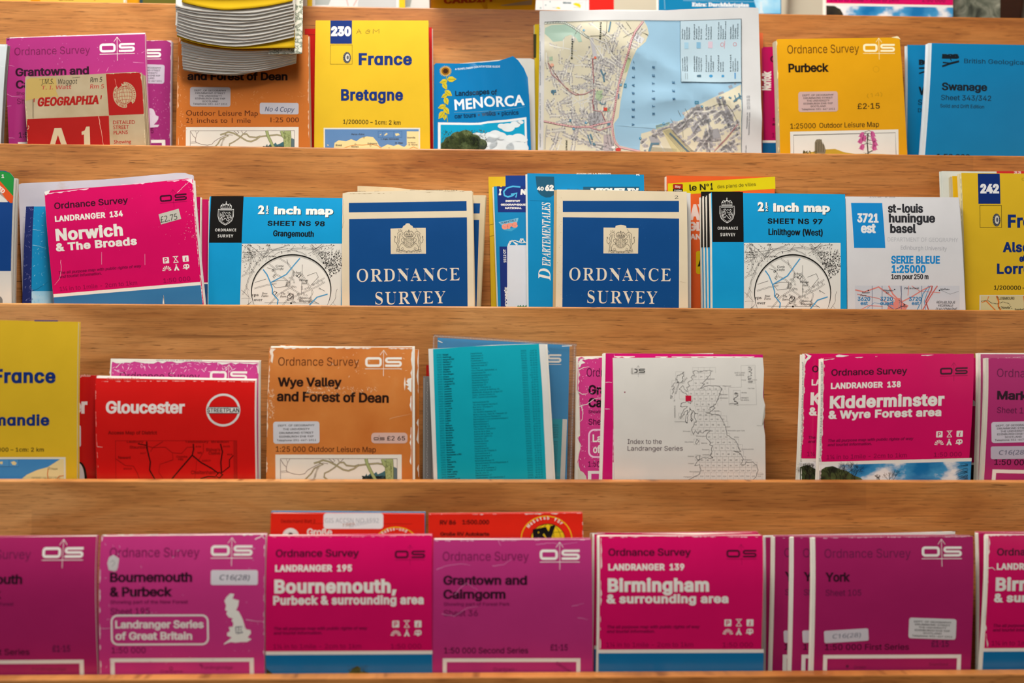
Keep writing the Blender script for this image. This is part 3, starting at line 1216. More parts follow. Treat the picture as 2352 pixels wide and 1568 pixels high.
it.rr(432, 84, 846, 192, 22, '#e6e1e4', 1, True)
it.text('GIS ACCSN NO 1592', 442, 150, 815, None, 30, '#a9a8b0', f='pen', b=.004, res=2)
it.text('1989', 560, 178, 645, 172, 22, '#a3624a', f='pen', b=.004, sh=.25, res=2)
it.text('REVERSED', 612, 186, 760, 150, 20, '#c3c1c8', b=.02, res=2)
it.part()
it.finish()
Item('folded_map', 'blue edge of a map just showing above the red map with the accession sticker', 'folded map', 4, 38.5, [(623, 1174), (977, 1176), (978, 1500), (620, 1500)],
     '#1683bd', 'gloss', 4, bulge=1).finish()

it = Item('folded_map', 'crimson map titled Birmingham & surrounding area, shown whole', 'folded map', 4, 18,
          [(1377, 1231), (1752, 1229), (1744, 1546), (1374, 1547)], MAG, 'gloss', 6, bulge=5, group=PINKS, lx=1.4)
landranger(it, (1377, 1229), (1752, 1228), (1374.5, 1492.5), '139', 'Birmingham', 537, '& surrounding area', 645, 'blue')
worn_edge(it, [(95, 76), (400, 70), (950, 76)], 5, 17, '#f3c6da', .45)
worn_edge(it, [(86, 700), (90, 300), (95, 80)], 9, 18, WHT, .25)
it.finish()
it = Item('folded_map', 'pink map edge with a worn left fold, directly behind the crimson Birmingham map', 'folded map', 4, 28, [(1365, 1226), (1742, 1222), (1742, 1500), (1362, 1500)],
          MAG, 'gloss', 5, bulge=2, lx=1.0, top=[(1374, 1222), (1600, 1227)])
landranger(it, (1367, 1226), (1742, 1222), (1365, 1485), '139', 'Birmingham', 537, '& surrounding area', 645, 'blue')
worn_edge(it, [(60, 100), (62, 60), (140, 62)], 12, 19, WHT, .1)
it.finish()

YORK = 'dark pink maps of York in one stack'
for i, (x, xr, d, lab) in enumerate(((1872, 2235, 18, 'dark pink map titled York with two white stickers, front of its stack'),
                                     (1823, 2205, 26.5, 'York map directly behind the front one, part of a sticker showing'),
                                     (1780, 2180, 34, 'York map third from the front of its stack, white left fold showing'))):
    it = Item('folded_map', lab, 'folded map', 4, d, [(x, 1233 - i), (xr, 1231 - i), (xr - 8, 1546), (x - 5 - i, 1547)], '#a51c60', 'satin', 6 if i == 0 else 5, bulge=3 if i == 0 else 2, lx=2.4, group=YORK)
    old_pink(it, (x, 1233 - i), (x + 363, 1231 - i), (x + 17, 1503), 'York', 172, '', 0, '', 0, ('Sheet 105', 245), '1:50 000 First Series', '£1·15', c='#a51c60', dark='#330a22')
    it.zf(1340 - (1872 - x), 1200, 2.3241)
    worn_edge(it, [(1245, 82), (1600, 76), (2078, 74)], 4, 60 + i, '#e7bcd3', .4)
    it.text('Green', 1440, 775, 1505, None, 16, '#6a1748', res=2)
    it.ell(1405, 763, 9, 9, '#6a1748', 2, n=10)
    it.text('Stamford', 1840, 760, 1940, None, 16, '#6a1748', res=2)
    pen_sticker(it, 1280, 566, 1516, 632, 'C16(28)', -3.5, '#cfc9d2', '#77798a')
    if i == 0:
        dept_sticker(it, 1730, 506, 1982, 616, True, 2.0)
    it.finish()
it = Item('folded_map', 'pink map with a long white top edge, behind all the York maps', 'folded map', 4, 41, [(1757, 1231), (2194, 1222), (2196, 1500), (1755, 1500)], '#a81f62', 'satin', 5, bulge=1.5, lx=1.0)
it.zf(1340, 1200, 2.3241)
it.poly([(968, 70), (1985, 47), (1984, 61), (968, 78)], WHT, 2)
it.poly([(962, 80), (972, 78), (972, 790), (958, 790)], '#d4cfd0', 2)
it.text('YORK', 1885, 52, 1915, 50, 8, '#777777', res=2)
it.finish()

it = Item('folded_map', 'crimson Birmingham map at the bottom right corner, cut by the picture edge', 'folded map', 4, 18, [(2270, 1229), (2640, 1226), (2634, 1541), (2254, 1543)], MAG, 'gloss', 6, bulge=3.5, lx=1.5, group=PINKS)
landranger(it, (2270, 1229), (2642, 1227), (2257, 1490), '139', 'Birmingham', 537, '& surrounding area', 645, 'blue')
it.zf(1340, 1200, 2.3241)
worn_edge(it, [(2148, 660), (2130, 500), (2150, 240), (2165, 80)], 9, 23, WHT, .2)
worn_edge(it, [(2165, 68), (2352, 62)], 6, 24, '#f3c6da', .3)
crease(it, [(2145, 240), (2175, 236), (2190, 250)], 5, 25, WHT)
it.finish()
Item('folded_map', 'worn white fold of a map behind the Birmingham map at bottom right', 'folded map', 4, 27.5, [(2247, 1223), (2630, 1222), (2630, 1500), (2247, 1500)], '#c3165f', 'gloss', 6, bulge=2, lx=.6).finish()
# ================================================================== row 3
ROW3 = 'maps in the second pocket from the bottom'
SEA, LAND = '#3f86c4', '#dfcf98'
YEL, NAVY = '#d6b024', '#0a2a70'


def tyre_box(it, x0, y0, x1, y1):
    """Outlined square with a tyre in it (the figure beside the tyre is left out)."""
    it.frame(x0, y0, x1, y1, 3, '#3a3414', 2)
    w, h = x1 - x0, y1 - y0
    cx, cy = x0 + w * .76, y0 + h * .66
    it.ell(cx, cy, w * .18, h * .29, '#3b3d44', 2, n=24)
    it.ell(cx + w * .02, cy - h * .01, w * .10, h * .19, '#c9c4ba', 3, n=20)
    it.ell(cx + w * .03, cy - h * .01, w * .05, h * .1, '#55565a', 4, n=16)
    for k in range(14):
        a = math.radians(-80 + k * 25)
        it.line([(cx + w * .13 * math.cos(a), cy + h * .22 * math.sin(a)), (cx + w * .175 * math.cos(a), cy + h * .285 * math.sin(a))], 2.2, '#8d8f94', 4)


def france(it, num, lines, seed=1, boxed=True, scale='1/200000 – 1cm: 2 km'):
    """Yellow road map front, drawn in the frame set before."""
    if num:
        it.rect(248, 198, 456, 426, NAVY, 1)
        it.text(num, 255, 344, 448, None, 80, WHT, b=.06, sp=1.05)
        tyre_box(it, 248, 437, 461, 626)
    it.text('Frɑnce', 522, 628, 1038, None, 105, NAVY, b=.040, sp=1.08)
    for s, x0, y, x1, cap in lines:
        it.text(s, x0, y, x1, None, cap, NAVY, b=.040, sp=1.08)
    it.text(scale, 372, 1197, 925, 1207, 40, '#2a2610', b=.016, sp=1.05)


it = Item('folded_map', 'yellow map of France Normandie at the left edge of the second lowest pocket', 'folded map', 3, 17.5, [(-90, 733), (180, 739), (178, 1102), (-90, 1102)], YEL, 'matte', 6,
          bulge=2, edge='#d8cfa8', group=ROW3)
it.zf(0, 720, 3.7935)
it.quads([[(300, 56), (505, 58), (505, 69), (300, 67)]], '#5a4a78', 2)
it.text('Frɑnce', -52, 598, 495, None, 110, NAVY, b=.040, sp=1.08)
it.text('Normɑndie', -290, 970, 440, None, 88, NAVY, b=.040, sp=1.08)
it.text('1/200000 – 1cm: 2 km', -160, 1200, 388, None, 34, '#2a2610', b=.016, sp=1.05)
it.rect(-300, 1248, 577, 1600, '#d9d6c8', 1)
it.rect(-300, 1266, 562, 1600, LAND, 2)
it.poly([(-300, 1266), (530, 1266), (420, 1335), (330, 1360), (240, 1400), (190, 1440), (150, 1600), (-300, 1600)], SEA, 3)
it.rect(-60, 1270, 80, 1328, '#4f93cc', 4)
it.rect(90, 1270, 165, 1328, '#4f93cc', 4)
it.quads([[(0, 1290), (30, 1285), (28, 1310), (8, 1308)], [(100, 1292), (130, 1282), (152, 1300), (140, 1318), (115, 1315)]], LAND, 5)
it.line([(0, 1330), (168, 1330), (168, 1268)], 3, '#2c5f96', 5)
it.line([(425, 1350), (418, 1400), (425, 1440)], 8, '#c9743a', 4)
it.line([(500, 1440), (520, 1415), (560, 1410)], 7, '#c9743a', 4)
it.text('Dieppe', 445, 1357, 507, None, 16, '#4a4430', b=.03, res=2)
it.ring(432, 1345, 8, 8, 3, '#4a4430', 4, n=10)
it.text('Anglo-Normandes', -90, 1355, 142, None, 15, '#1f4a80', b=.03, sh=.2, res=2)
it.text('SEINE-MARITIME', 278, 1440, 535, None, 20, '#8a6a40', b=.02, res=2)
it.finish()

it = Item('folded_map', 'red map with a large white letter r, between the Normandie and Gloucester maps', 'folded map', 3, 27.5, [(-80, 858), (224, 862), (222, 1090), (-80, 1090)],
          '#b51312', 'gloss', 5, bulge=2)
it.zf(0, 720, 3.7935)
it.text('Gloucester', 60, 862, 768, None, 120, '#d5c9c9', b=.04)
it.text('Geographia', 560, 548, 790, 550, 22, '#c9a39a', f='bital', L=2)
it.rr(560, 968, 712, 1160, 20, '#c9bcc0', 2)
it.ell(700, 1440, 62, 150, '#15110f', 2)
it.ell(690, 1440, 50, 140, '#cfc4c4', 3)
it.finish()

it = Item('folded_map', 'bright red Gloucester map with a round white and red emblem', 'folded map', 3, 18, [(220, 868), (586, 874), (588, 1102), (224, 1102)], '#c91411', 'gloss', 6, bulge=3.5, group=ROW3,
          edge='#e4ded8', rx=.9, ty=1.2)
it.zf(0, 720, 3.7935)
it.text('Gloucester', 932, 862, 1618, None, 97, '#dcd5d2', b=.034)
it.ring(1952, 838, 146, 140, 6, '#2a0f0d', 2, n=48)
it.ring(1952, 838, 139, 133, 19, '#d3d0cd', 3, n=48)
it.rect(1812, 815, 2090, 864, '#d3d0cd', 3)
it.lines([(1816, 813, 2088, 813), (1816, 866, 2088, 866)], 5, '#2a0f0d', 4)
it.text('STREETPLAN', 1812, 856, 2092, None, 34, '#2a1412', b=.02, L=4)
it.text('Access Map of District', 952, 1048, 1378, None, 28, '#7d0b08', b=.03, L=2)
RD = '#8c0d0a'
it.frame(1015, 1102, 2072, 1600, 4, RD, 2)
it.rect(2040, 1106, 2068, 1600, '#a8110e', 2)
for p, w in (([(1288, 1110), (1292, 1180), (1318, 1290), (1310, 1360), (1355, 1440)], 12), ([(1210, 1130), (1290, 1145)], 9), ([(1292, 1150), (1340, 1165), (1430, 1110)], 6),
             ([(1692, 1130), (1695, 1180), (1682, 1230), (1560, 1370), (1500, 1440)], 12), ([(1682, 1230), (1760, 1295), (1850, 1345), (1910, 1390)], 12), ([(1928, 1130), (1945, 1200), (1930, 1290), (1935, 1385)], 12),
             ([(2040, 1230), (2005, 1270), (2005, 1330), (1935, 1385)], 8), ([(1750, 1435), (1820, 1415), (1885, 1420)], 10), ([(1015, 1260), (1100, 1320), (1170, 1325), (1205, 1390), (1220, 1440)], 6),
             ([(1340, 1165), (1450, 1160), (1510, 1210), (1590, 1215), (1640, 1160), (1692, 1160)], 5), ([(1510, 1210), (1515, 1270), (1400, 1310), (1390, 1380), (1430, 1440)], 4), ([(1720, 1280), (1715, 1350), (1700, 1440)], 4),
             ([(1340, 1165), (1320, 1200)], 5), ([(1780, 1130), (1780, 1200), (1740, 1270)], 5)):
    it.line(p, w, '#3d0706' if w > 7 else RD, 3)
it.line([(1885, 1410), (1915, 1378), (1945, 1400), (1915, 1430), (1885, 1410)], 9, '#3d0706', 3)
for s, x0, y, x1, h in (('Staunton', 1140, 1172, 1285, 24), ('Newent', 1040, 1262, 1148, 24), ('Coombe', 1545, 1252, 1640, 18), ('Hill', 1560, 1275, 1605, 18), ("Bishop's", 1805, 1195, 1925, 26), ('Cleeve', 1825, 1225, 1925, 26),
                        ('Cheltenham', 1670, 1395, 1880, 30), ('Ledbury', 1115, 1122, 1260, 18), ('Tewkesbury', 1620, 1122, 1825, 18), ('Bredon', 1850, 1122, 2000, 18), ('A4019', 1765, 1285, 1840, 15), ('M5', 1730, 1218, 1765, 17),
                        ('A417', 1230, 1220, 1280, 14), ('A38', 1710, 1162, 1760, 14), ('A435', 1950, 1160, 2010, 14), ('B4215', 1085, 1355, 1155, 14), ('A46', 1985, 1230, 2030, 14)):
    it.text(s, x0, y, x1, None, h, '#6d0907', b=.015, res=2, L=3)
worn_edge(it, [(830, 590), (1500, 585), (2215, 592)], 6, 31, '#e9b9b0', .5)
crease(it, [(858, 1155), (905, 1160)], 5, 3, '#e9b9b0')
worn_edge(it, [(865, 1400), (855, 1200), (835, 600)], 7, 33, '#e58a80', .55)
it.text('Geographia', 930, 576, 1215, None, 20, '#c9605a', f='bital', L=3)
it.finish()

it = Item('folded_map', 'worn mauve pink map with a white torn border, behind the red Gloucester map', 'folded map', 3, 28, [(257, 829), (594, 832), (594, 1090), (252, 1090)], '#c8408c', 'satin', 7, bulge=2,
          lx=1.2, ty=1.4, rx=1, top=[(330, 828), (450, 829)])
old_pink(it, (257, 829), (594, 832), (270, 1075), 'Worcester', 450, '', 0, '', 0, ('Sheet 150', 245), '1:50 000 First Series', '£1·15')
it.zf(0, 720, 3.7935)
worn_edge(it, [(975, 412), (1500, 412), (2250, 430)], 24, 37, WHT, .06)
worn_edge(it, [(955, 520), (975, 410)], 26, 38, WHT, .02)
worn_edge(it, [(2250, 425), (2255, 520)], 30, 39, WHT, .1)
scuffs(it, 980, 430, 2240, 520, 90, 30, '#eec2de', size=22)
crease(it, [(1010, 470), (1060, 425)], 6, 5, WHT)
it.text('WORCESTER & THE MALVERNS', 1360, 412, 1760, 414, 11, '#777777', res=2, L=6)
it.finish()


def wye_tree(it):
    """Line drawing of a bare tree over a hillside, in frame J."""
    it.rect(150, 1268, 1447, 1800, '#e4e1d8', 1)
    it.frame(200, 1308, 1402, 1800, 4, '#5a3a35', 2)
    br = '#5b3f36'
    for p, w in (([(205, 1320), (235, 1370), (262, 1395), (265, 1440), (300, 1455), (340, 1468), (400, 1475), (450, 1465), (480, 1430), (520, 1405), (590, 1370), (640, 1355), (690, 1362)], 5),
                 ([(265, 1395), (275, 1350), (300, 1312)], 4), ([(275, 1350), (262, 1312)], 3), ([(205, 1440), (270, 1435)], 4), ([(205, 1455), (290, 1448)], 3)):
        it.line(p, w, br, 3)
    for p, w in (([(545, 1358), (590, 1345), (640, 1325), (700, 1340), (760, 1370), (800, 1395), (850, 1425), (900, 1435), (960, 1412), (1000, 1380), (1060, 1372), (1120, 1365), (1200, 1358), (1260, 1370), (1310, 1420)], 18),
                 ([(590, 1345), (640, 1372), (600, 1385), (550, 1410), (520, 1460), (480, 1500), (450, 1530)], 14), ([(600, 1390), (555, 1470), (545, 1530)], 10), ([(580, 1400), (560, 1500), (530, 1530)], 10),
                 ([(810, 1350), (760, 1400), (700, 1440), (655, 1460), (650, 1500), (690, 1530)], 14), ([(810, 1350), (850, 1348), (880, 1380), (960, 1388), (1010, 1372)], 16), ([(700, 1312), (745, 1350), (760, 1330), (740, 1312)], 6),
                 ([(810, 1350), (790, 1312)], 8), ([(810, 1350), (850, 1312)], 5)):
        it.line(p, w, br, 3)
        it.line(p, w - 5, '#a9a37e' if w > 12 else '#d9d3c2', 4)
    it.poly([(1030, 1600), (1040, 1520), (1060, 1485), (1070, 1500), (1085, 1460), (1095, 1490), (1115, 1470), (1130, 1455), (1150, 1475), (1185, 1445), (1200, 1470), (1240, 1455), (1270, 1435), (1300, 1470), (1300, 1600)], '#3f6a74', 3)
    speck(it, lambda x, y: True, 1045, 1490, 1300, 1535, 160, 5, 9, '#27383c', 4)
    it.poly([(1345, 1600), (1345, 1430), (1370, 1395), (1400, 1410), (1400, 1600)], '#5d7279', 3)
    for p, w in (([(1080, 1310), (1092, 1360), (1120, 1420), (1150, 1480), (1180, 1530)], 34), ([(1250, 1312), (1270, 1370), (1300, 1400)], 38), ([(1310, 1312), (1305, 1420), (1318, 1600)], 62), ([(1345, 1312), (1350, 1400), (1350, 1600)], 30)):
        it.line(p, w, '#4f5a2c', 5)
        it.line(p, w - 8, '#a3b077', 6)
    r = random.Random(4)
    for _ in range(40):
        x, y = r.uniform(1285, 1345), r.uniform(1320, 1520)
        it.line([(x, y), (x + r.uniform(-4, 4), y + 14)], 3, '#5c6a38', 7)


for row, d, q in ((3, 18, [(618, 798), (947, 797), (948, 1102), (612, 1102)]),):
    it = Item('folded_map', 'worn orange map titled Wye Valley and Forest of Dean, in the second lowest pocket', 'folded map', row, d, q, 'worn_orange', 'satin', 7, bulge=3, group=ROW3, rx=1.6, ty=.5)
    it.zf(600, 760, 4.48)
    BR = '#5c2a10'
    it.text('Ordnance Survey', 178, 355, 1008, 358, 86, BR, b=.001)
    os_logo(it, 1070, 268, 1447, 368, '#e9e4dc')
    it.text('Wye Valley', 175, 566, 832, 568, 86, '#24100a', b=.034)
    it.text('and Forest of Dean', 165, 715, 1315, 733, 92, '#24100a', b=.034)
    it.text('1:25 000', 155, 1238, 460, 1240, 54, '#4a1f10', b=.006)
    it.text('Outdoor Leisure Map', 492, 1238, 1182, 1244, 54, '#4a1f10', b=.008)
    wye_tree(it)
    dept_sticker(it, 130, 928, 604, 1154, False, -.6, '#cdcdd4')
    it.part('price_label', 'small pinkish price sticker', 4)
    it.rr(1135, 1043, 1507, 1152, 36, '#d3b0a6', 1, True)
    os_logo(it, 1160, 1090, 1272, 1118, '#2a1512')
    it.text('£2 65', 1297, 1122, 1482, None, 44, '#2a1512', b=.012)
    it.part()
    worn_edge(it, [(90, 175), (700, 170), (1560, 178)], 12, 51, WHT, .35)
    worn_edge(it, [(55, 1520), (70, 700), (95, 190)], 14, 52, '#efd9c2', .4)
    worn_edge(it, [(1560, 190), (1548, 600), (1545, 1500)], 20, 53, WHT, .45)
    it.poly([(1548, 480), (1510, 490), (1495, 520), (1515, 540), (1480, 545), (1520, 570), (1505, 590), (1535, 620), (1548, 630)], WHT, 5)
    it.poly([(1480, 470), (1488, 540), (1478, 612), (1470, 540)], '#efe2d4', 5)
    it.poly([(95, 185), (150, 182), (120, 215), (130, 250), (118, 330), (100, 310), (105, 250), (88, 215)], '#ead9c8', 5)
    scuffs(it, 480, 570, 1200, 640, 90, 20, '#e9c7a6', size=20)
    scuffs(it, 90, 600, 140, 900, 60, 21, '#e9c7a6', size=20)
    scuffs(it, 700, 190, 1500, 480, 30, 22, '#e9c7a6', size=16)
    crease(it, [(1320, 900), (1450, 870), (1545, 850)], 4, 23, '#e3b78f')
    it.finish()
it = Item('folded_map', 'second orange map, only its worn right edge showing behind the Wye Valley map', 'folded map', 3, 29, [(640, 792), (962, 802), (964, 1090), (640, 1090)], 'worn_orange', 'satin', 6, bulge=2,
          top=[(652, 797), (660, 791), (668, 796), (800, 799)])
it.zf(600, 760, 4.48)
worn_edge(it, [(1620, 190), (1618, 600), (1622, 1500)], 26, 55, WHT, .3)
worn_edge(it, [(1560, 180), (1622, 188)], 30, 56, WHT, .1)
it.finish()

# grey plastic wallet and the red scrap beside it
MATS['grey_film'] = plain('grey_film', '#7f7d7c', .3, .5)
it = Item('plastic_wallet', 'grey plastic wallet edge standing left of the turquoise address list', 'plastic wallet', 3, 38, [(972, 864), (1050, 864), (1050, 1090), (971, 1090)], 'grey_film', 'gloss', 5, bulge=0, n=3, edge='#8a8886')
it.zf(960, 750, 4.3545)
r = random.Random(5)
for i in range(60):
    y = 560 + i * 16
    it.ell(92 + r.uniform(-4, 4), y, 6, 4, '#b7b5b3', 2, n=8)
it.line([(62, 512), (60, 1520)], 8, '#a9a7a6', 2)
it.finish()
Item('folded_map', 'sliver of red map showing left of the turquoise address list', 'folded map', 3, 44.5, [(979, 838), (1040, 838), (1040, 1090), (979, 1090)], '#a3160f', 'satin', 2, bulge=0, n=2).finish()

# the turquoise list
TEAL = '#0aa0b4'
it = Item('folded_list', 'turquoise folded sheet printed with a list of Swiss addresses', 'folded sheet', 3, 18, [(984, 801), (1253, 790), (1271, 1102), (996, 1102)], '#d9d8d4', 'satin', 5, bulge=2.5, rx=1.4,
          top=[(1060, 797), (1130, 792), (1220, 789)])
it.zf(960, 750, 4.3545)
it.poly([(150, 224), (320, 212), (520, 198), (800, 186), (1210, 172), (1240, 600), (1290, 1700), (200, 1700)], TEAL, 1)
LIST = """3780 Gstaad|Hauptstrasse|(030) 4 49 24
9435 Heerbrugg|Auerstrasse 9|(071) 72 35 35
6052 Hergiswil NW|Seestrasse 20|(041) 95 19 25
9102 Herisau 2|Poststrasse 1|(071) 51 12 01
6280 Hochdorf|Sagenbachstrasse 1|(041) 88 12 13
3800 Interlaken|Bahnhofstrasse 20|(036) 21 61 41
3063 Ittigen|Talweg 14|(031) 58 35 55
7250 Klosters|Haus Haensli, Bahnhofstr. 6|(083) 4 44 44
8280 Kreuzlingen|Hauptstrasse 54|(072) 71 11 11
6010 Kriens|Gemeindehausstrasse 1|(041) 45 11 21
8700 Küsnacht ZH|Zürichstrasse 139|(01) 910 79 31
4900 Langenthal|Aarwangenstrasse 5|(063) 22 52 52
3550 Langnau i.E.|Alleestrasse 10 A|(035) 2 18 01
4242 Laufen|Hauptstrasse 37|(061) 89 19 55
1002 Lausanne|Place St-François 16|(021) 21 91 11
1012 Lausanne|Chailly, Avenue de Béthusy 91|(021) 32 67 71
1006 Lausanne|Montchoisi, Avenue de Jurigoz 20|(021) 27 54 41
1006 Lausanne|Ouchy, Avenue d'Ouchy 61|(021) 26 12 33
1015 Lausanne|EPFL, Centre Universitaire|(021) 24 89 27
3954 Leukerbad||(027) 61 16 24
4410 Liestal|Rathausstrasse 58|(061) 91 42 42
6601 Locarno|Via della Dogana Vecchia 3|(093) 31 01 11
2400 Le Locle|Rue Henry-Grandjean 5|(039) 31 22 43
6901 Lugano|Via Nassa 11|(091) 21 61 11
6900 Lugano|Via Serafino Balestra 10|(091) 21 61 11
6904 Lugano|Molino Nuovo, Viale St. Franscini 29|(091) 21 63 98
6901 Lugano|Via Pretorio/Corso Pestalozzi|(091) 21 61 11
6002 Luzern|Bahnhofplatz 2 und Schweizerhofquai 2|(041) 20 31 11
3250 Lyss|Bahnhofstrasse 9|(032) 84 41 41
6102 Malters|Bahnhofstrasse 4|(041) 97 11 05
1920 Martigny|Place Centrale 11|(026) 2 42 02
6850 Mendrisio|Via Stefano Franscini 6|(091) 46 66 61
3962 Montana|Avenue de la Gare|(027) 41 41 14
1870 Monthey|Avenue de la Gare 24|(025) 70 61 51
1820 Montreux|Avenue du Casino 41|(021) 63 50 21
1110 Morges|Grand'Rue 102|(021) 71 07 41
1110 Morges|Hôpital de Zone|(021) 72 17 41
3110 Münsingen|Thunstrasse 4|(031) 92 31 11
3280 Murten|Hauptgasse 21|(037) 72 11 51
4132 Muttenz|Hauptstrasse 81|(061) 61 00 55
2001 Neuchâtel|Faubourg de l'Hôpital 8|(038) 22 41 11
8212 Neuhausen a.Rhf.|Zentralstrasse 2|(053) 2 44 21
2560 Nidau|Weyermattstrasse 2|(032) 51 55 21
1260 Nyon|Place Bel-Air 8|(022) 63 11 01
4104 Oberwil BL|Bottmingerstrasse 75|(061) 30 20 20
4601 Olten|Aarauerstrasse 55 und Ringstrasse 5|(062) 25 33 33
6903 Paradiso|Via G. Guisan 1|(091) 21 67 30
2034 Peseux|Place de la Fontaine 1|(038) 31 77 33
1213 Petit-Lancy|Route de St-Georges 47|(022) 22 41 11
2900 Porrentruy|Rue du Jura 11|(066) 66 55 31
4133 Pratteln|Bahnhofstrasse 17|(061) 81 63 55
8640 Rapperswil SG|Stadthofplatz, Zürcherstrasse 2|(055) 21 91 91
8105 Regensdorf|Watterstrasse 41|(01) 840 23 23""".split('\n')
ti = '#063840'
for i, ln in enumerate(LIST):
    a, b, c = ln.split('|')
    y = 292 + i * 24.35
    x = 188 + i * 1.0
    n1, n2 = a[:4], a[5:]
    k = 9.7
    it.text(n1, x, y, x + 48, y - 3, 15, ti, b=.006, res=1)
    it.text(n2, x + 58, y - 3, x + 58 + k * len(n2) * .98, y - 3 - len(n2) * .55, 15, ti, b=.032, res=1)
    if b:
        it.text(b, x + 340, y - 16, x + 340 + 9.35 * len(b), y - 16 - len(b) * .45, 15, ti, b=.006, res=1)
    y2 = 250 + i * 24.3
    p1, p2 = c.split(') ')
    it.text(p1 + ')', 1030 + i * 1.35, y2 - 1, 1030 + i * 1.35 + 52, y2 - 3, 14, ti, b=.006, res=1)
    w = 8.6 * len(p2)
    it.text(p2, 1186 + i * 1.2 - w, y2 - 4, 1186 + i * 1.2, y2 - 8, 14, ti, b=.006, res=1)
it.finish()

# blue map in a clear sleeve
it = Item('folded_map', 'blue map inside the clear plastic sleeve, white logo at its top right', 'folded map', 3, 30, [(1005, 775), (1308, 792), (1302, 1090), (1003, 1090)], '#2f8ac4', 'satin', 4, bulge=1.5)
it.zf(960, 750, 4.3545)
os_logo(it, 1130, 275, 1432, 360, WHT)
it.rect(1200, 922, 1447, 1700, TEAL, 1)
it.quads([[(1445, 922), (1490, 924), (1462, 1700), (1415, 1700)]], '#dcdad6', 2)
for i in range(24):
    if i != 6:
        it.text(('3618', '2540', '1337', '1232', '9202', '2901', '', '9301', '3750', '1195', '1202', '1211', '1211', '1211', '1207', '1211', '1228', '1203', '1213', '1206', '1207', '1212', '1290', '1226')[i],
                1405 - i * 1.0, 990 + i * 24, 1352 - i * 1.0, None, -15, ti, b=.008, res=1)
for a in ((200, 140, 245, 160), (1440, 195, 1540, 190)):
    it.line([(a[0], a[1]), (a[2], a[3])], 9, '#e9f2f6', 4)
it.finish()
film_mat('clear_film', '#fcfbfa', .2, .02)
film_mat('seam_film', '#ece4dc', .25, .06)
it = Item('plastic_sleeve', 'clear plastic sleeve with a crimped seam, holding the blue map behind the turquoise list', 'plastic sleeve', 3, 26.5, [(996, 767), (1324, 788), (1314, 1090), (992, 1090)], 'clear_film', 'gloss', 9,
          bulge=1.5, parts=('front_film',), n=0, edge='clear_film', front_th=.15)
it.part('seam', 'crimped clear seam around the sleeve', 2)
it.zf(960, 750, 4.3545)
top = [(155, 74), (1588, 165)]
it.poly([(155, 74), (1588, 165), (1585, 192), (1545, 190), (200, 108), (160, 104)], 'seam_film', 1)
it.poly([(1588, 165), (1540, 1700), (1488, 1700), (1545, 190)], 'seam_film', 1)
it.poly([(155, 74), (140, 300), (135, 1500), (185, 1500), (195, 300), (200, 108)], 'seam_film', 1)
r = random.Random(9)
film_mat('stitch_film', '#f6efe6', .15, .35)
for i in range(96):
    t = i / 95
    x, y = 165 + 1410 * t, 84 + 91 * t
    it.rr(x, y + 2, x + 9, y + 16, 3, 'stitch_film', 3, seg=2)
for i in range(90):
    it.rr(150 - i * .1, 100 + i * 16, 164 - i * .1, 108 + i * 16, 3, 'stitch_film', 3, seg=2)
    it.rr(1560 - i * .55, 200 + i * 16, 1574 - i * .55, 208 + i * 16, 3, 'stitch_film', 3, seg=2)
it.finish()

# torn pink Grantown map, and the index map
it = Item('folded_map', 'badly torn pink Grantown map with a ragged white left edge', 'folded map', 3, 33.5, [(1328, 822), (1640, 815), (1640, 1090), (1325, 1090)], '#cd3a86', 'satin', 7, bulge=2, lx=1.8, ty=1.0,
          left=[(1332, 1075), (1326, 1060), (1334, 1020), (1326, 1004), (1332, 1000), (1330, 900), (1325, 895), (1327, 850)], top=[(1336, 819), (1345, 824), (1380, 821)])
it.zf(1300, 780, 4.704)
it.text('Ordnance', 222, 398, 620, None, 92, '#4d0f38', b=.002)
it.text('Survey', 650, 398, 900, None, 92, '#4d0f38', b=.002)
it.text('Grantown and', 240, 585, 1000, None, 92, '#1c0814', b=.036)
it.text('Cairngorm', 240, 724, 800, None, 92, '#1c0814', b=.036)
it.text('Showing part', 240, 792, 500, None, 34, '#4d0f38', b=.02)
it.text('Sheet 36', 240, 915, 560, None, 62, '#4d0f38', b=.012)
x0, y0, x1, y1, r_ = 246, 970, 900, 1265, 60
p = []
for ax, ay, a0 in ((x1 - r_, y0 + r_, -90), (x1 - r_, y1 - r_, 0), (x0 + r_, y1 - r_, 90), (x0 + r_, y0 + r_, 180)):
    p += [(ax + r_ * math.cos(math.radians(a0 + 15 * i)), ay + r_ * math.sin(math.radians(a0 + 15 * i))) for i in range(7)]
it.line(p + [p[0]], 18, '#f0c9e2', 2)
it.text('Landranger', 285, 1100, 780, None, 76, WHT, b=.03)
it.text('of Great', 290, 1218, 600, None, 76, WHT, b=.03)
it.text('1:50 000', 238, 1368, 500, None, 56, '#4d0f38', b=.008)
it.rect(235, 1415, 1200, 1445, WHT, 1)
it.rect(235, 1445, 272, 1700, WHT, 1)
worn_edge(it, [(130, 1420), (128, 1000), (125, 560), (135, 230)], 22, 71, WHT, .25)
worn_edge(it, [(130, 205), (240, 200), (390, 200)], 22, 72, WHT, .2)
it.poly([(128, 260), (150, 215), (185, 200), (175, 225), (210, 250), (165, 262), (150, 300)], WHT, 5)
it.poly([(125, 1390), (150, 1410), (185, 1430), (215, 1470), (225, 1530), (128, 1530)], '#d5cfbe', 5)
for i, p in enumerate(([(130, 720), (230, 690), (300, 640), (385, 625)], [(125, 560), (180, 590), (230, 580)], [(160, 700), (180, 790), (175, 860), (140, 890)], [(130, 330), (190, 300), (250, 290)])):
    crease(it, p, 8, 80 + i, WHT)
scuffs(it, 140, 220, 400, 1400, 130, 81, '#f3cfe6', size=14)
it.finish()
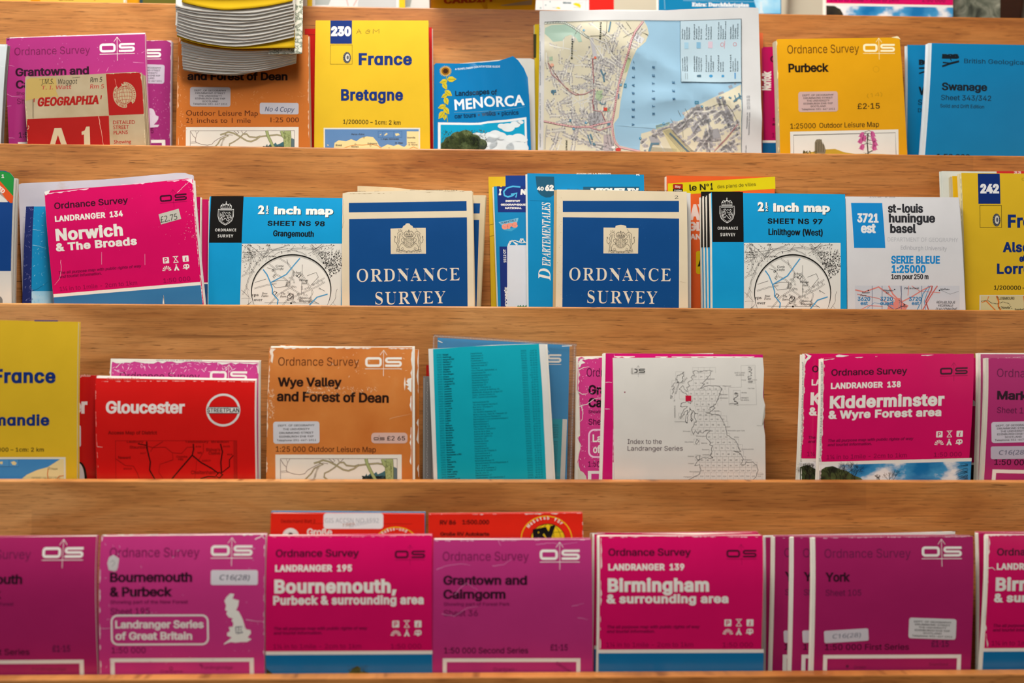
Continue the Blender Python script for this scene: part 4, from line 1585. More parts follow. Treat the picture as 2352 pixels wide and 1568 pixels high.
it = Item('folded_map', 'magenta map cover with rubbed top edge, the back of the white Index sheet', 'folded map', 3, 24, [(1391, 811), (1752, 814), (1756, 1102), (1383, 1102)], '#c9146f', 'gloss', 5, bulge=2, lx=2.0,
          top=[(1500, 812)])
it.zf(1300, 780, 4.704)
worn_edge(it, [(520, 178), (1100, 182), (1600, 180), (2120, 182)], 26, 90, WHT, .25, L=3)
worn_edge(it, [(500, 1320), (512, 700), (520, 160)], 10, 91, '#f0c9e2', .3)
for i, p in enumerate(([(425, 460), (470, 458), (495, 462)], [(420, 745), (470, 748)])):
    crease(it, p, 7, 95 + i, '#f3cfe6')
it.rect(500, 1322, 522, 1600, WHT, 2)
it.finish()

it = Item('folded_map', 'white Index map cover with a thin outline map of Britain and one red square', 'folded map', 3, 18, [(1409, 822), (1752, 821), (1757, 1102), (1411, 1102)], '#dad7d2', 'matte', 5, bulge=2.2, ty=-1.5,
          right=[(1754, 850), (1751, 910), (1756, 930), (1755, 958), (1749, 974), (1753, 980), (1756, 1000)])
it.zf(1300, 780, 4.704)
it.text('Index to the', 662, 1122, 1030, None, 50, '#3a1626', b=.003)
it.text('Landranger Series', 662, 1196, 1258, None, 50, '#3a1626', b=.003)
os_logo(it, 705, 312, 852, 358, '#23201f', '#55504e')
it.rect(700, 300, 722, 366, '#dad7d2', 5)
it.ell(716, 335, 26, 30, '#dad7d2', 5)
lg = '#8d8a88'
dk = '#3c3a3a'
r = random.Random(77)


def coast(pts, w=4, c='#3a3838', j=5, n=4):
    P = []
    for (ax, ay), (bx, by) in zip(pts, pts[1:]):
        for i in range(n):
            t = i / n
            P.append((ax + (bx - ax) * t + r.uniform(-j, j), ay + (by - ay) * t + r.uniform(-j, j)))
    P.append(pts[-1])
    it.line(P, w, c, 3)


coast([(1320, 1510), (1440, 1450), (1455, 1400), (1440, 1350), (1380, 1355), (1440, 1290), (1490, 1268), (1560, 1280), (1585, 1270), (1550, 1250), (1570, 1210), (1565, 1170), (1585, 1140), (1545, 1135), (1560, 1110), (1520, 1070),
       (1508, 1030), (1530, 990), (1558, 978), (1510, 975), (1470, 1005), (1430, 990), (1420, 1018), (1390, 980), (1372, 1028), (1352, 970), (1385, 890), (1405, 885), (1380, 830), (1390, 790), (1420, 800)], 4)
coast([(1390, 790), (1370, 760), (1345, 800), (1360, 850), (1355, 880), (1340, 860), (1350, 770), (1330, 740), (1310, 820), (1300, 905), (1290, 880), (1310, 760), (1280, 780), (1255, 820), (1225, 850), (1250, 790), (1300, 720), (1240, 730),
       (1230, 700), (1290, 660), (1340, 690), (1360, 650)], 4, j=9)
coast([(1310, 600), (1270, 570), (1215, 530), (1240, 520), (1255, 490), (1280, 540), (1310, 560), (1300, 520), (1330, 500), (1310, 460), (1360, 430), (1350, 400), (1385, 380), (1365, 340), (1400, 335), (1440, 350), (1500, 335), (1565, 328),
       (1555, 380), (1510, 430), (1470, 470), (1490, 480), (1440, 530), (1490, 505), (1560, 495), (1640, 500), (1678, 520), (1670, 560), (1650, 600), (1640, 640), (1610, 700), (1545, 735), (1590, 715), (1600, 740), (1550, 780), (1500, 790),
       (1560, 800), (1600, 805), (1650, 815), (1690, 880), (1710, 930), (1735, 1030), (1810, 1070), (1850, 1130), (1860, 1170), (1885, 1210), (1800, 1195), (1870, 1220), (1910, 1290), (1885, 1340), (1925, 1350), (1945, 1320), (2010, 1320),
       (2060, 1360), (2070, 1410), (2050, 1470), (2020, 1510)], 4)
coast([(1275, 345), (1225, 380), (1190, 395), (1185, 430), (1210, 450), (1190, 465), (1240, 460), (1270, 420), (1250, 400), (1275, 385), (1265, 350)], 4, j=8)
coast([(1165, 465), (1145, 500), (1175, 510), (1150, 530), (1165, 560), (1145, 590)], 4, j=8)
coast([(1120, 635), (1130, 600), (1145, 610), (1125, 635)], 4, j=4)
coast([(1410, 1075), (1430, 1090), (1405, 1125), (1392, 1110), (1410, 1075)], 4, j=2)
coast([(1405, 1255), (1440, 1250), (1440, 1290), (1415, 1298), (1400, 1270), (1405, 1255)], 4, j=4)
for k, (x, y, n) in enumerate(((1990, 300, 14), (1830, 570, 12))):
    p = [(x, y)]
    for i in range(n * 2):
        p.append((x + r.uniform(-34, 34), y + i * 6 + r.uniform(-6, 6)))
    it.line(p, 4, '#3a3838', 3)
it.line([(1758, 690), (1800, 685), (1830, 690)], 4, '#3a3838', 3)
# sheet grid with numbers
gw, gh = 66, 62
nums = {340: (1365, 4), 400: (1370, 3), 470: (1372, 3), 535: (1340, 6), 585: (1320, 6), 640: (1360, 5), 700: (1385, 4), 756: (1395, 3), 812: (1420, 4), 860: (1420, 5), 920: (1370, 6), 985: (1420, 5), 1050: (1515, 4), 1110: (1550, 5), 1170: (1590, 5),
        1236: (1540, 6), 1300: (1440, 8), 1360: (1440, 10), 1415: (1440, 10), 1475: (1370, 12)}
num = 9
ks = sorted(nums)
for a, y in enumerate(ks):
    x0, n = nums[y]
    y0, y1 = y - 40, (ks[a + 1] - 40 if a + 1 < len(ks) else y + 40)
    segs = [(x0, y0, x0 + n * gw * .94, y0)]
    for i in range(n + 1):
        segs.append((x0 + i * gw * .94, y0, x0 + i * gw * .94, y1))
    it.lines(segs, 1.6, lg, 2)
    for i in range(n):
        it.text(str(num), x0 + i * gw * .94 + 14, y + 4, cap=14, c='#6a6765', res=1, b=.01)
        num += 1
it.lines([(1888, 280, 2042, 275), (2042, 275, 2052, 700), (2052, 700, 1755, 702), (1755, 702, 1752, 515), (1752, 515, 1890, 512), (1890, 512, 1888, 280)], 2, lg, 2)
it.frame(1965, 292, 2035, 470, 1.6, lg, 2)
it.frame(1800, 545, 1880, 640, 1.6, lg, 2)
for x0, y0, x1, y1 in ((1180, 345, 1280, 470), (1140, 438, 1185, 535), (1122, 535, 1170, 630), (1218, 560, 1290, 640), (1376, 1068, 1440, 1132), (1390, 1240, 1450, 1300), (1210, 790, 1270, 855), (1345, 965, 1420, 1028)):
    it.frame(x0, y0, x1, y1, 1.6, lg, 2)
for s, x0, y, x1, h in (('SHETLAND', 1817, 364, 1930, 15), ('ISLANDS', 1830, 388, 1920, 15), ('ORKNEY', 1878, 634, 1968, 15), ('ISLANDS', 1880, 658, 1970, 15), ('Isle of Man', 1278, 1108, 1370, 12), ('Newcastle upon Tyne', 1740, 985, 1925, 12),
                        ('Kingston upon Hull', 1890, 1185, 2020, 12), ('Aberdeen', 1660, 596, 1740, 12), ('Stonehaven', 1650, 634, 1742, 12), ('Peterhead', 1690, 505, 1778, 12), ('Campbeltown', 1168, 888, 1280, 12), ('Stranraer', 1258, 992, 1340, 12),
                        ('Workington', 1400, 1045, 1505, 12), ('Barrow', 1458, 1120, 1520, 12), ('Blackpool', 1466, 1190, 1545, 12), ('Liverpool', 1470, 1245, 1560, 12), ('Anglesey', 1310, 1262, 1380, 12), ('Pwllheli', 1316, 1340, 1380, 12),
                        ('Aberystwyth', 1330, 1428, 1432, 12), ('Fishguard', 1270, 1484, 1352, 12), ('Skegness', 1920, 1300, 2000, 12), ('Dunbar', 1600, 772, 1652, 12), ('Blyth', 1725, 945, 1768, 12), ('Whitby', 1810, 1056, 1862, 12),
                        ('Helmsdale', 1515, 428, 1602, 12), ('Fair Isle', 1960, 530, 2030, 12), ('Foula', 1893, 440, 1940, 12), ('Lerwick', 2000, 438, 2060, 12), ('Sanday', 1890, 576, 1950, 12), ('Yarmouth', 2060, 1455, 2130, 12)):
    it.text(s, x0, y, x1, None, h, '#6a6664', res=1, b=.006)
for s, x0, y0, x1, y1 in (('WESTERN', 1185, 590, 1225, 470), ('ISLES', 1255, 470, 1310, 415), ('OR', 1172, 668, 1176, 645), ('HEBRIDES', 1180, 840, 1178, 710)):
    it.text(s, x0, y0, x1, y1, 15, '#5a5654', res=1, b=.004)
it.rect(1286, 602, 1349, 662, '#c5143a', 5)
it.ell(632, 565, 9, 7, '#8c3a4c', 3, n=12)
crease(it, [(2055, 925), (2100, 928), (2135, 910)], 5, 96, '#aaa6a0')
it.poly([(2128, 780), (2140, 700), (2145, 800), (2125, 900), (2110, 905)], '#b3aea6', 3)
it.finish()

# Kidderminster pair and neighbours
it = Item('folded_map', 'crimson Kidderminster map, the front one of its pair', 'folded map', 3, 18, [(1891, 822), (2237, 812), (2221, 1102), (1882, 1102)], MAG, 'gloss', 6, bulge=3, lx=2.4, group=ROW3,
          top=[(1960, 815), (2080, 815)])
landranger(it, (1891, 821), (2237, 812), (1881, 1063.5), '138', 'Kidderminster', 660, '& Wyre Forest area', 650, 'cloud')
it.zf(1780, 780, 4.1119)


def bare_trees(it, x0, x1, yb, seed, hmin=90, hmax=150, n=8, c='#26241e'):
    rr = random.Random(seed)
    for _ in range(n):
        bx, h = rr.uniform(x0, x1), rr.uniform(hmin, hmax)

        def grow(x, y, a, l, w, dep):
            x2, y2 = x + math.cos(a) * l, y + math.sin(a) * l
            it.line([(x, y), (x2, y2)], w, c, 3)
            if dep:
                for _k in range(rr.choice((2, 3))):
                    grow(x2, y2, a + rr.uniform(-.7, .7), l * rr.uniform(.6, .85), w * .62, dep - 1)
        grow(bx, yb, -1.57 + rr.uniform(-.15, .15), h * .34, 5, 5)


it.poly([(415, 1360), (415, 1235), (470, 1200), (540, 1190), (610, 1220), (680, 1240), (740, 1280), (800, 1300), (870, 1360)], 'tree_photo', 2)
bare_trees(it, 430, 760, 1340, 3, 120, 170, 9)
bare_trees(it, 950, 1120, 1370, 4, 90, 130, 4)
rr = random.Random(2)
for i in range(26):
    y = 1160 + rr.uniform(0, 170)
    x = 1812
    p = [(x, y)]
    for k in range(6):
        x -= rr.uniform(8, 24)
        y += rr.uniform(-8, 14)
        p.append((x, y))
    it.line(p, 3, '#1d2a36', 3, 1)
worn_edge(it, [(455, 190), (600, 172), (1100, 152), (1500, 142)], 12, 101, WHT, .5)
it.poly([(572, 150), (600, 140), (650, 146), (700, 150), (640, 162), (580, 162)], WHT, 5)
worn_edge(it, [(420, 1340), (440, 700), (462, 200)], 10, 102, '#ead6dc', .3)
it.text('If you wish to fold the map back on itself', 424, 1150, 446, 210, 15, '#5a5557', res=1, L=6)
it.finish()
it = Item('folded_map', 'second crimson Kidderminster map, showing left of and behind the front one', 'folded map', 3, 28, [(1848, 812), (2190, 812), (2190, 1102), (1837, 1102)], MAG, 'gloss', 6, bulge=2, lx=2.2)
landranger(it, (1848, 812), (2190, 812), (1837, 1056), '138', 'Kidderminster', 660, '& Wyre Forest area', 650, 'cloud')
it.zf(1780, 780, 4.1119)
bare_trees(it, 240, 400, 1340, 13, 130, 190, 8)
it.poly([(232, 1360), (232, 1200), (300, 1180), (400, 1230), (400, 1360)], 'tree_photo', 2)
it.poly([(280, 128), (345, 150), (330, 175), (300, 200), (280, 240), (282, 190), (310, 160)], WHT, 5)
worn_edge(it, [(240, 1340), (262, 700), (280, 140)], 10, 103, WHT, .25)
it.text('protect the map. If you wish to fold the map back on itself', 246, 1150, 268, 210, 15, '#5a5557', res=1, L=6)
it.finish()
it = Item('folded_map', 'crimson map with a dark photo, just its right edge showing behind the Kidderminster maps', 'folded map', 3, 36, [(1900, 816), (2254, 822), (2240, 1102), (1890, 1102)], '#b80f57', 'gloss', 5, bulge=1.5)
it.zf(1780, 780, 4.1119)
it.text('Ludlow & Wenlock Edge in', 500, 620, 1882, None, 62, '#d5c3c9', b=.045)
it.rect(400, 1158, 1950, 1180, WHT, 1)
it.rect(400, 1180, 1950, 1500, 'dark_photo', 1)
worn_edge(it, [(1950, 170), (1930, 600), (1895, 1150)], 8, 104, '#e7bcd3', .3)
it.finish()
it = Item('folded_map', 'mauve pink map starting Mark, with two stickers, at the right edge', 'folded map', 3, 18, [(2270, 822), (2615, 830), (2600, 1102), (2258, 1102)], '#ad2a6c', 'satin', 7, bulge=3, lx=2.0, group=ROW3, edge='#cfc8bd')
old_pink(it, (2270, 820), (2615, 826), (2277, 1078), 'Market Weighton', 740, '', 0, '', 0, ('Sheet 106', 260), '1:50 000 First Series', '£1·15', c='#ad2a6c')
it.zf(1780, 780, 4.1119)
dept_sticker(it, 2030, 770, 2440, 968, True, -1.5, '#cfc9d6')
pen_sticker(it, 2026, 1002, 2430, 1122, 'C16(28)', -.8, '#bfb7c8', '#6a6a80')
worn_edge(it, [(1985, 180), (2352, 160)], 5, 107, '#f0d5e6', .3)
it.finish()
Item('folded_map', 'pale pink map edge with a white top fold, behind the Mark map', 'folded map', 3, 28, [(2252, 813), (2560, 814), (2560, 1090), (2246, 1090)], '#b8527f', 'satin', 6, bulge=2, lx=1.5, ty=.8).finish()
# ================================================================== row 2
ROW2 = 'maps in the middle pocket'
CYAN, OSB, CREAM = '#0f96d0', '#044482', '#d9cbb0'

it = Item('map_booklet', 'booklet with a green, orange and blue cover at the left edge of the middle pocket', 'map booklet', 2, 18, [(-120, 388), (33, 408), (25, 700), (-120, 698)], '#0b3f86', 'gloss', 8, bulge=2.5,
          edge='#bdb9b2', rx=1.4, top=[(-60, 390), (10, 392), (24, 397)])
it.zf(0, 380, 4.6125)
it.poly([(-500, 60), (40, 62), (110, 80), (150, 130), (148, 330), (-500, -200)], '#1f8a3a', 1)
it.poly([(-500, -250), (0, 160), (150, 330), (142, 400), (120, 400), (-500, -100)], '#d9531c', 2)
it.poly([(-500, -120), (0, 260), (95, 390), (-500, 390)], '#d9d6d0', 2)
it.text('TED', -40, 232, 40, 300, 40, '#ead9cf', b=.05, L=3)
it.text('1', 20, 130, cap=34, c='#d9d6d0', b=.04, L=3)
it.rect(-500, 1120, 128, 1700, '#d5d5d2', 2)
it.poly([(-500, 1460), (-500, 1400), (0, 1400), (12, 1385), (25, 1400), (35, 1420), (35, 1700), (-500, 1700)], '#77797a', 3)
it.finish()
Item('folded_map', 'brownish folded paper edge right behind the green and blue booklet', 'folded map', 2, 30, [(-100, 446), (40, 450), (34, 690), (-100, 690)], '#a08d80', 'matte', 4, bulge=1, n=3, edge='#b5a497').finish()

it = Item('map_sheet', 'large pale lilac folded sheet with rusty stains, behind the Norwich map', 'map sheet', 2, 43, [(43, 424), (443, 402), (450, 690), (53, 690)], 'stained_lilac', 'matte', 4, bulge=1.5, edge='#b9b2b4',
          top=[(50, 421), (240, 412), (405, 397), (425, 397), (434, 400)], left=[(47, 520)])
it.finish()
it = Item('folded_map', 'blue and navy map with creased left fold, peeking out left of the Norwich map', 'folded map', 2, 31, [(60, 474), (288, 474), (288, 700), (54, 700)], '#0f86bd', 'satin', 5, bulge=2, edge='#3c3f66')
it.zf(0, 380, 4.6125)
it.poly([(278, 436), (360, 432), (352, 700), (338, 1500), (240, 1500), (262, 900)], '#1f2a66', 2)
it.poly([(342, 1330), (580, 1330), (580, 1800), (335, 1800)], 'pale_sky_photo', 2)
crease(it, [(355, 845), (420, 855), (500, 880)], 5, 2, '#9fd0e6')
crease(it, [(355, 680), (440, 690)], 4, 3, '#9fd0e6')
crease(it, [(350, 1330), (420, 1300), (520, 1230)], 6, 4, '#0b5f8c')
scuffs(it, 262, 440, 350, 1450, 60, 5, '#6a70a6', size=22)
scuffs(it, 360, 440, 500, 1450, 50, 6, '#8cc9e2', size=16)
it.finish()

it = Item('folded_map', 'tilted crimson map titled Norwich & The Broads with a £2.75 price tag', 'folded map', 2, 18, [(104, 446), (443, 412), (469, 701), (126, 701)], MAG, 'gloss', 6, bulge=3, rx=.8, group=ROW2, edge='#d6d2ce',
          top=[(116, 438), (300, 424), (430, 410)])
landranger(it, (106, 441), (441, 413), (125.5, 679), '134', 'Norwich', 398, '& The Broads', 482, 'haze')
it.zf(0, 380, 4.6125)
it.poly([(1728, 1465), (1738, 1370), (1752, 1465)], '#e3e0da', 4)
it.line([(1734, 1375), (1750, 1465)], 4, '#24303c', 5)
it.part('price_tag', 'small grey handwritten price tag', 4)
it.poly([(1688, 520), (1900, 460), (1928, 568), (1715, 628)], '#bdbab0', 1, True)
it.text('£2.75', 1712, 610, 1888, 572, 62, '#2c2c2a', f='pen', b=.004, sh=.1)
it.part()
worn_edge(it, [(480, 300), (1200, 210), (2030, 145)], 16, 110, '#f3c6da', .35)
it.poly([(476, 280), (540, 262), (520, 300), (490, 320)], WHT, 5)
it.poly([(1960, 150), (2035, 140), (2040, 200), (2010, 175)], '#efd0dc', 5)
worn_edge(it, [(2150, 1460), (2090, 800), (2040, 180)], 9, 111, WHT, .25)
scuffs(it, 1960, 180, 2110, 800, 60, 112, '#e9b3cb', size=12)
scuffs(it, 500, 280, 2000, 900, 50, 113, '#dc7fa6', size=9)
crease(it, [(1885, 290), (1950, 220), (2020, 160)], 5, 114, '#efc0d4')
crease(it, [(655, 1005), (660, 1120), (640, 1200), (590, 1265)], 5, 115, '#efa9c6')
for x, a, b in ((1088, 920, 1050), (1545, 940, 1055)):
    it.line([(x, a), (x, b)], 5, '#dc8fae', 4)
it.finish()
for i, (tl, tr, d, lab, c) in enumerate((((300, 452), (460, 452), 28.2, 'pink map edge just right of the tilted Norwich map', '#b30d58'), ((320, 455), (479, 458), 34.5, 'pink map edge farther right, touching the black crest map', '#c0175f'))):
    it = Item('folded_map', lab, 'folded map', 2, d, [tl, tr, (tr[0], 700), (tl[0], 700)], c, 'gloss', 5, bulge=1.0, rx=.5)
    it.zf(0, 380, 4.6125)
    it.rect(1400, 1240, 2230, 1255, WHT, 1)
    it.rect(1400, 1255, 2230, 1600, '#2a4f7c', 1)
    it.finish()


def crest_shield(it, cx, y0, s, c='#cfcfcd', dk='#161412'):
    """Crowned shield with a rearing beast, white line work on black."""
    L = lambda p, w=3.0: it.line([(cx + x * s, y0 + y * s) for x, y in p], w * s, c, 3)
    sh = [(-60, 70), (60, 70), (60, 130), (48, 170), (25, 192), (0, 206), (-25, 192), (-48, 170), (-60, 130), (-60, 70)]
    L(sh, 5)
    L([(x * .84, 138 + (y - 138) * .84) for x, y in sh], 2.5)
    beast = [(-30, 100), (-15, 92), (-5, 105), (5, 98), (18, 104), (30, 95), (34, 108), (22, 118), (30, 128), (38, 122), (40, 140), (26, 140), (12, 134), (18, 150), (30, 158), (22, 172), (10, 166), (4, 152), (-6, 146), (-14, 160), (-26, 166), (-24, 152),
             (-34, 146), (-28, 136), (-14, 136), (-8, 124), (-24, 126), (-38, 118), (-30, 112), (-14, 114), (-20, 106)]
    L(beast + [beast[0]], 4)
    L([(-40, 100), (-42, 128), (-34, 134), (-40, 150), (-30, 165)], 3.2)
    L([(0, 112), (4, 126), (14, 122), (20, 132)], 3)
    L([(38, 150), (44, 138), (36, 130)], 3)
    for x in (-34, -17, 0, 17, 34):
        it.ell(cx + x * s, y0 + (34 - (17 - abs(x) * .4) + 8) * s, 5 * s, 6 * s, c, 3, n=10)
    L([(-40, 66), (-42, 40), (-28, 22), (-10, 28), (0, 14), (10, 28), (28, 22), (42, 40), (40, 66)], 3.5)
    L([(-38, 58), (38, 58)], 3)
    L([(-40, 66), (40, 66)], 3.5)
    for x in (-26, -9, 9, 26):
        L([(x, 58), (x * .8, 30)], 2.6)
    L([(-6, 6), (6, 6)], 3)
    L([(0, 0), (0, 16)], 3)


def ns_map(it, sheet, place, px0, px1, parens):
    """Blue 2½ inch sheet in frame H (front of the Linlithgow map)."""
    it.rect(166, 184, 384, 534, '#12100f', 1)
    crest_shield(it, 270, 224, .86)
    it.text('ORDNANCE', 203, 449, 344, None, 21, '#dcdbd8', f='noto', sp=1.1)
    it.text('SURVEY', 222, 494, 326, None, 22, '#dcdbd8', f='noto', sp=1.1)
    for dx, dy, c, L in ((4, 4, '#0c2733', 2), (0, 0, '#f0eeea', 3)):
        it.text('2', 485 + dx, 316 + dy, 528 + dx, None, 58, c, f='gill', b=.055, L=L)
        it.text('1', 541 + dx, 283 + dy, 551 + dx, None, 26, c, f='gill', b=.03, L=L)
        it.line([(537 + dx, 288 + dy), (557 + dx, 288 + dy)], 4, c, L)
        it.text('2', 538 + dx, 317 + dy, 556 + dx, None, 25, c, f='gill', b=.03, L=L)
        it.text('inch', 592 + dx, 318 + dy, 772 + dx, 319 + dy, 55, c, f='gill', b=.06, L=L, sp=1.1)
        it.text('map', 806 + dx, 320 + dy, 990 + dx, 321 + dy, 55, c, f='gill', b=.06, L=L, sp=1.1)
    it.text('SHEET NS', 552, 405, 842, 408, 34, '#0f1418', b=.035, sp=1.1)
    it.text(sheet, 868, 408, 936, 410, 34, '#0f1418', b=.035)
    it.text(place, px0, 484, px1, 490, 42, '#0f1418', b=.040, by=.018, sp=1.04)
    PAP = '#dedcd6'
    x0, y0, x1, y1 = 386, 541, 1061, 1260
    it.rect(x0, y0, x1, y1, PAP, 1)
    cx, cy, R = 726, 888, 268
    out = lambda x, y: x0 + 4 < x < x1 - 4 and y0 + 4 < y < 1040 and math.hypot(x - cx, y - cy) > R + 8
    inn = lambda x, y: math.hypot(x - cx, y - cy) < R - 14 and y < 1040
    for args in ((16, 5, 2.2, '#33312f', 0), (22, 7, 1.5, '#4a4846', 0), (14, 9, 1.6, '#33312f', 4)):
        n, sd, w, c, dbl = args
        road_web(it, out, x0, y0, x1, 1030, n * 4, sd, w, c, 2, 16, .3, dbl)
    speck(it, out, x0, y0, 600, 760, 120, 3, 3, '#2a2826')
    speck(it, out, 640, y0, 1000, 640, 60, 4, 3, '#2a2826')
    speck(it, lambda x, y: out(x, y) and x > 900 and 600 < y < 800 and (x - 930) > (y - 680) * .4 and x + y * .8 < 1640, 880, 600, 1061, 810, 330, 6, 4.2, '#3a3836')
    for s, a, b, w in (("Woodend Ho", 392, 612, 90), ('remains of', 398, 628, 84), ('Bo Aghan', 530, 640, 90), ('Pawlair', 885, 614, 58), ('Farm', 895, 628, 40), ('Smith', 945, 690, 50), ('Mill', 545, 560, 30), ('Remains of', 950, 706, 70), ('HS', 425, 556, 20), ('Bourton', 400, 645, 66)):
        it.text(s, a, b, a + w, None, 11, '#2a2826', f='ital', b=.012, res=1, L=3)
    it.ell(cx, cy, R + 1, R + 1, '#14130f', 4, n=72)
    it.ell(cx, cy + 5, R - 5, R - 4, '#b9b7b2', 5, n=72)
    it.ell(cx, cy + 14, R - 6, R - 6, '#e6e4de', 6, n=72)

    def clip(p):
        o, run = [], []
        for (ax, ay), (bx, by) in zip(p, p[1:]):
            for i in range(6):
                t = i / 6
                q = (ax + (bx - ax) * t, ay + (by - ay) * t)
                if inn(*q):
                    run.append(q)
                elif len(run) > 1:
                    o.append(run)
                    run = []
                else:
                    run = []
        if len(run) > 1:
            o.append(run)
        return o

    def mag(p, w, c, L=7):
        for q in clip(p):
            it.line(q, w, c, L)
    for p in ([(640, 650), (700, 690), (735, 745), (730, 800), (690, 850), (770, 905), (790, 950), (830, 990)], [(820, 880), (880, 840), (980, 775)], [(500, 1100), (640, 920), (760, 840)], [(570, 690), (605, 720), (620, 770), (680, 800), (730, 850)],
              [(790, 760), (870, 900), (850, 980)], [(460, 880), (560, 850), (640, 835)], [(640, 1050), (700, 960), (820, 900), (900, 860), (960, 820)]):
        mag(p, 9, '#3a3836', 7)
        mag(p, 5, '#e6e4de', 8)
    for p in ([(795, 640), (795, 980)], [(460, 980), (1000, 985)], [(590, 830), (640, 815), (700, 815), (690, 860), (620, 870), (590, 830)], [(830, 780), (890, 755), (905, 790), (850, 860)], [(700, 930), (740, 915), (745, 955), (705, 965), (700, 930)],
              [(910, 870), (960, 900)], [(560, 720), (610, 735)], [(480, 830), (570, 800)], [(700, 700), (690, 650)], [(850, 950), (930, 1000)]):
        mag(p, 2.4, '#3a3836', 9)
    for p in ([(520, 715), (560, 770), (585, 830), (600, 880), (600, 910), (640, 960), (635, 1000)], [(585, 832), (640, 800), (690, 770), (740, 700), (785, 640)], [(850, 1000), (900, 940), (985, 912)]):
        mag(p, 8, '#1f86c0', 9)
        mag(p, 3, '#5fb0dc', 10)
    rr = random.Random(8)
    for _ in range(46):
        x, y = rr.uniform(690, 930), rr.uniform(780, 980)
        if inn(x, y) and abs(x - y) > 20:
            it.line([(x - 5, y + 5), (x - 5, y - 2), (x, y - 6), (x + 5, y - 2), (x + 5, y + 5), (x - 3, y + 5)], 1.6, '#55524e', 9)
    for q in ((775, 780, 14), (615, 910, 16), (720, 930, 22), (600, 740, 8)):
        a = q[2]
        it.line([(q[0] - a, q[1] + a * .4), (q[0], q[1] - a), (q[0] + a, q[1] - a * .3), (q[0], q[1] + a), (q[0] - a, q[1] + a * .4)], 4, '#2a2826', 9)
    for s, a, b, w, f in (('Corrie', 617, 714, 54, 'ital'), ('Crofts', 616, 735, 54, 'ital'), ('School', 735, 763, 54, 'ital'), ('214', 735, 784, 26, 'ital'), ('Village', 778, 820, 60, 'ital'), ('Hall', 795, 843, 36, 'ital'), ('The', 658, 920, 30, 'ital'), ('Burn', 652, 941, 42, 'ital'),
                          ('Brae', 530, 918, 38, 'ital'), ('Farm', 526, 937, 48, 'ital'), ('GP', 690, 860, 30, 'ital'), ('Mains of', 786, 952, 76, 'ital'), ('Kincraigie', 780, 974, 88, 'ital')):
        it.text(s, a, b, a + w, None, 15, '#3a3836', f=f, b=.008, res=1, L=11)
    it.text('FP', 610, 800, 625, 775, 17, '#3a3836', f='ital', b=.008, res=1, L=11)
    it.text('eps', 462, 932, 508, None, 21, '#2a2826', f='serif', b=0, by=0, res=2, L=11)
    it.text('over', 478, 968, 536, None, 21, '#2a2826', f='serif', res=2, L=11)
    it.ell(728, 984, 7, 7, '#14130f', 11, n=12)


for (ox, quad, dst, sheet, place, p0, p1, lab, d) in (
        (0, [(1633, 442), (1941, 446), (1944, 712), (1636, 709)], [(1634, 441), (1941, 446), (1638, 709)], '97', 'Linlithgow (West)', 557, 936, 'light blue map titled Linlithgow (West) with a black crest panel', 18),
        (0, [(482, 451), (803, 455), (803, 705), (479, 701)], [(484, 450.5), (804, 455), (479, 701)], '98', 'Grangemouth', 592, 865, 'light blue map titled Grangemouth with a black crest panel', 26.5)):
    it = Item('folded_map', lab, 'folded map', 2, d, quad, CYAN, 'satin', 5, bulge=2, group=ROW2, edge='#d9d5cb', lx=.8)
    it.tf([(163, 185), (1098, 200), (173, 1000)], dst)
    ns_map(it, sheet, place, p0, p1, True)
    it.finish()
it = Item('folded_map', 'thin dark map edge between the pink maps and the Grangemouth map', 'folded map', 2, 40.4, [(476, 462), (640, 456), (640, 700), (472, 700)], '#171413', 'satin', 2, bulge=.6, n=2)
it.rect(400, 645, 640, 760, CYAN, 1)
it.finish()
for i, (x, d) in enumerate(((1624, 25.5), (1617, 30.5), (1610, 35.5))):
    it = Item('folded_map', ('thin map edge directly behind the Linlithgow map, black over blue', 'middle one of the thin map edges behind the Linlithgow map', 'leftmost thin map edge behind the Linlithgow map, pale fold showing')[i], 'folded map', 2, d,
              [(x, 448 + i * 2), (1900, 452), (1900, 708), (x + 4, 708)], CYAN, 'satin', 3.5, bulge=1, n=2, edge='#d9d5cb', lx=.9, group='thin map edges behind the Linlithgow map')
    it.rect(x, 440, 1700, 568, '#171413', 1)
    it.finish()


